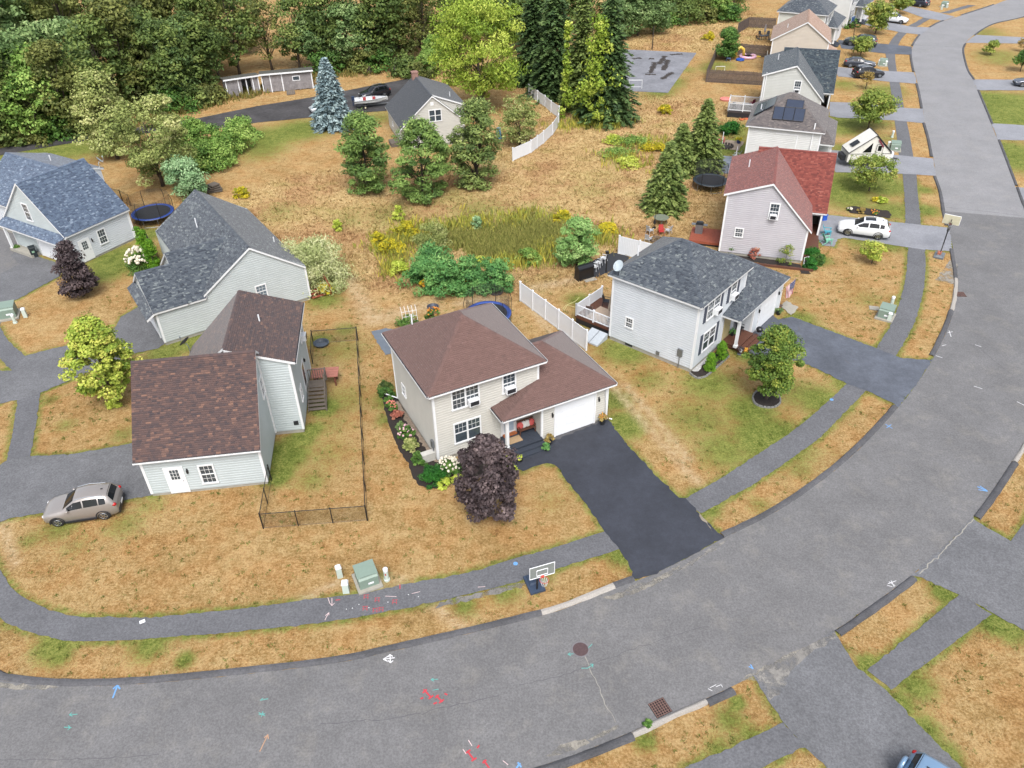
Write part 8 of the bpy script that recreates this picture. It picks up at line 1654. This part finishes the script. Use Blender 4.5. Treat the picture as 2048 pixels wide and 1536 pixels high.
# ================================================================== grass and weeds as real blades
def inside(P, X, Y):
    c = np.zeros(X.shape, bool); n = len(P); bb = P.min(0), P.max(0)
    s = np.where((X >= bb[0][0]) & (X <= bb[1][0]) & (Y >= bb[0][1]) & (Y <= bb[1][1]))[0]
    if len(s) == 0: return c
    x, y = X[s], Y[s]; r = np.zeros(len(s), bool)
    for i in range(n):
        x0, y0 = P[i]; x1, y1 = P[(i + 1) % n]
        if y0 == y1: continue
        r ^= ((y0 > y) != (y1 > y)) & (x < (x1 - x0) * (y - y0) / (y1 - y0) + x0)
    c[s] = r; return c
def free(X, Y):
    ok = np.ones(X.shape, bool)
    for P in PAVED: ok &= ~inside(P, X, Y)
    for x, y, a, u0_, u1_, v0_, v1_ in FOOT:
        u = (X - x) * math.cos(a) + (Y - y) * math.sin(a); v = -(X - x) * math.sin(a) + (Y - y) * math.cos(a); ok &= ~((u > u0_ - .02) & (u < u1_ + .02) & (v > v0_ - .02) & (v < v1_ + .02))
    return ok
def in_view(X, Y, m=1.04):
    q = np.stack([X, Y, np.full(X.shape, -CAM_H)], 1); z = q @ np.array(fwd); x = q @ np.array(cr) / z; y = q @ np.array(cu) / z
    return (z > 0) & (np.abs(x) < 1024 / F_PX * m) & (np.abs(y) < 768 / F_PX * m)
def blades(name, X, Y, h, wd, lean, rng, per=3, spread=.025, gadd=0.0):
    n = len(X) * per; bx = np.repeat(X, per) + rng.normal(0, spread, n); by = np.repeat(Y, per) + rng.normal(0, spread, n); hh = np.repeat(h, per) * rng.uniform(.6, 1.25, n)
    a = rng.uniform(0, 6.283, n); la = rng.uniform(0, 6.283, n); ll = hh * lean * rng.uniform(.3, 1.2, n); w_ = wd * (np.repeat(h, per) ** .4) * rng.uniform(.7, 1.3, n)
    dx, dy = np.cos(a) * w_ / 2, np.sin(a) * w_ / 2; z0 = np.zeros(n)
    V = np.stack([np.stack([bx - dx, by - dy, z0], 1), np.stack([bx + dx, by + dy, z0], 1), np.stack([bx + np.cos(la) * ll, by + np.sin(la) * ll, hh], 1)], 1).reshape(-1, 3)
    o = np_mesh(name, V, np.arange(3 * n).reshape(n, 3), LAWN)
    g, md = ground_attr(X, Y); g = g + rng.normal(0, .14, len(X)) + gadd; col = np.stack([np.repeat(g, per * 3), np.repeat(md, per * 3), np.repeat(dirt_attr(X, Y), per * 3), np.ones(n * 3)], 1)
    at_ = o.data.attributes.new('gcol', 'FLOAT_COLOR', 'POINT'); at_.data.foreach_set('color', col.astype(np.float32).ravel()); return o
rng = np.random.default_rng(99)
n = 420000; X = rng.uniform(-36, 42, n); Y = rng.uniform(17, 72, n); k = in_view(X, Y); X, Y = X[k], Y[k]
keep = rng.uniform(0, 1, len(X)) < np.clip(1.25 - Y / 90, .3, 1); X, Y = X[keep], Y[keep]; k = free(X, Y); X, Y = X[k], Y[k]; g, md = ground_attr(X, Y)
o = blades('lawn_blades', X, Y, np.where(md > .5, .12, .04) * rng.uniform(.6, 1.4, len(X)), .085, 1.0, rng, 2); tag(o, 'short dry and green grass of the house lawns', 'grass', kind='stuff')
n = 5200; X = rng.uniform(-36, 42, n); Y = rng.uniform(17, 66, n); k = in_view(X, Y); X, Y = X[k], Y[k]; k = free(X, Y); X, Y = X[k], Y[k]
o = blades('lawn_weeds', X, Y, .07 * rng.uniform(.5, 1.6, len(X)), .14, 1.0, rng, 14, .075, .75); tag(o, 'small green weed tufts scattered through the dry lawns', 'weeds', kind='stuff')
n = 130000; X = rng.uniform(-40, 70, n); Y = rng.uniform(60, 175, n); k = in_view(X, Y); X, Y = X[k], Y[k]; g, md = ground_attr(X, Y); k = (md > .25) | (rng.uniform(0, 1, len(X)) < .25); X, Y, md = X[k], Y[k], md[k]; k = free(X, Y); X, Y, md = X[k], Y[k], md[k]
o = blades('meadow_grass', X, Y, np.where(md > .5, .20, .08) * rng.uniform(.5, 1.5, len(X)), .15, 1.0, rng, 3); tag(o, 'tall dry meadow grass behind the houses', 'grass', kind='stuff')
# marsh reeds and goldenrod between the meadow and the sumac
def patch_of(px, n): 
    P = np.array([at2(*q) for q in px]); X = rng.uniform(P[:, 0].min(), P[:, 0].max(), n); Y = rng.uniform(P[:, 1].min(), P[:, 1].max(), n); k = inside(P, X, Y); return X[k], Y[k]
def stalks(name, X, Y, h, lm, label, wd=.05, per=4, spread=.12, cat='reeds'):
    n = len(X) * per; bx = np.repeat(X, per) + rng.normal(0, spread, n); by = np.repeat(Y, per) + rng.normal(0, spread, n); hh = h * rng.uniform(.5, 1.2, n); a = rng.uniform(0, 6.283, n); la = rng.uniform(0, 6.283, n); ll = hh * .22
    dx, dy = np.cos(a) * wd / 2, np.sin(a) * wd / 2; z0 = np.zeros(n); mx, my = bx + np.cos(la) * ll * .3, by + np.sin(la) * ll * .3
    V = np.stack([np.stack([bx - dx, by - dy, z0], 1), np.stack([bx + dx, by + dy, z0], 1), np.stack([mx + dx, my + dy, hh * .6], 1), np.stack([mx + np.cos(la) * ll, my + np.sin(la) * ll, hh], 1)], 1).reshape(-1, 3)
    o = np_mesh(name, V, np.arange(4 * n).reshape(n, 4), lm, None, np.clip(rng.normal(.5, .22, n), 0, 1)); tag(o, label, cat, kind='stuff'); return o
def soft(px, n):
    xs, ys = [], []
    for (bx, by, rx, ry) in px:
        c = at(bx, by); xs.append(c.x + rng.normal(0, rx, n)); ys.append(c.y + rng.normal(0, ry, n))
    return np.concatenate(xs), np.concatenate(ys)
X, Y = soft([(930, 478, 1.3, 1.1), (975, 486, 1.6, 1.3), (1020, 478, 1.8, 1.6), (1060, 488, 1.5, 1.3), (1000, 505, 1.4, .8), (1085, 470, 1.4, 1.4)], 900); stalks('marsh_reeds', X, Y, .6, lmat('reed_olive', [(110, 116, 58), (134, 138, 70), (158, 156, 86), (180, 170, 104)]), 'olive reeds of the small marsh behind the sumac')
gx_, gy_ = soft([(770, 490, .9, 1.2), (805, 500, 1.1, 1.6), (790, 535, .8, 1.0), (830, 465, 1.0, 1.2), (1010, 530, 1.2, .5), (1060, 522, 1.3, .7), (1105, 498, 1.0, .8), (960, 448, 2.4, .8), (1040, 436, 2.4, 1.0), (1205, 478, 1.0, 1.2), (1250, 320, 1.6, 1.6), (1290, 290, 1.6, 1.2), (1150, 252, 2.2, .9), (1200, 250, 1.8, .9), (900, 455, 1.5, .8)], 75); gx_, gy_ = [gx_], [gy_]
stalks('goldenrod', np.concatenate(gx_), np.concatenate(gy_), .75, lmat('leaf_goldenrod2', [(112, 128, 60), (150, 156, 72), (184, 178, 80), (214, 194, 78)]), 'yellow goldenrod and weeds around the marsh and spruces', .07, 6, .28, 'weeds')
X, Y = patch_of([(0, 290), (250, 262), (430, 215), (640, 160), (860, 140), (850, 128), (640, 146), (430, 195), (240, 245), (0, 274)], 5000); stalks('wood_edge_weeds', X, Y, .9, lmat('leaf_edge', [(84, 84, 42), (110, 108, 54), (140, 128, 70), (160, 142, 84)]), 'dry weeds along the edge of the woods', .16, 4, .3, 'weeds')
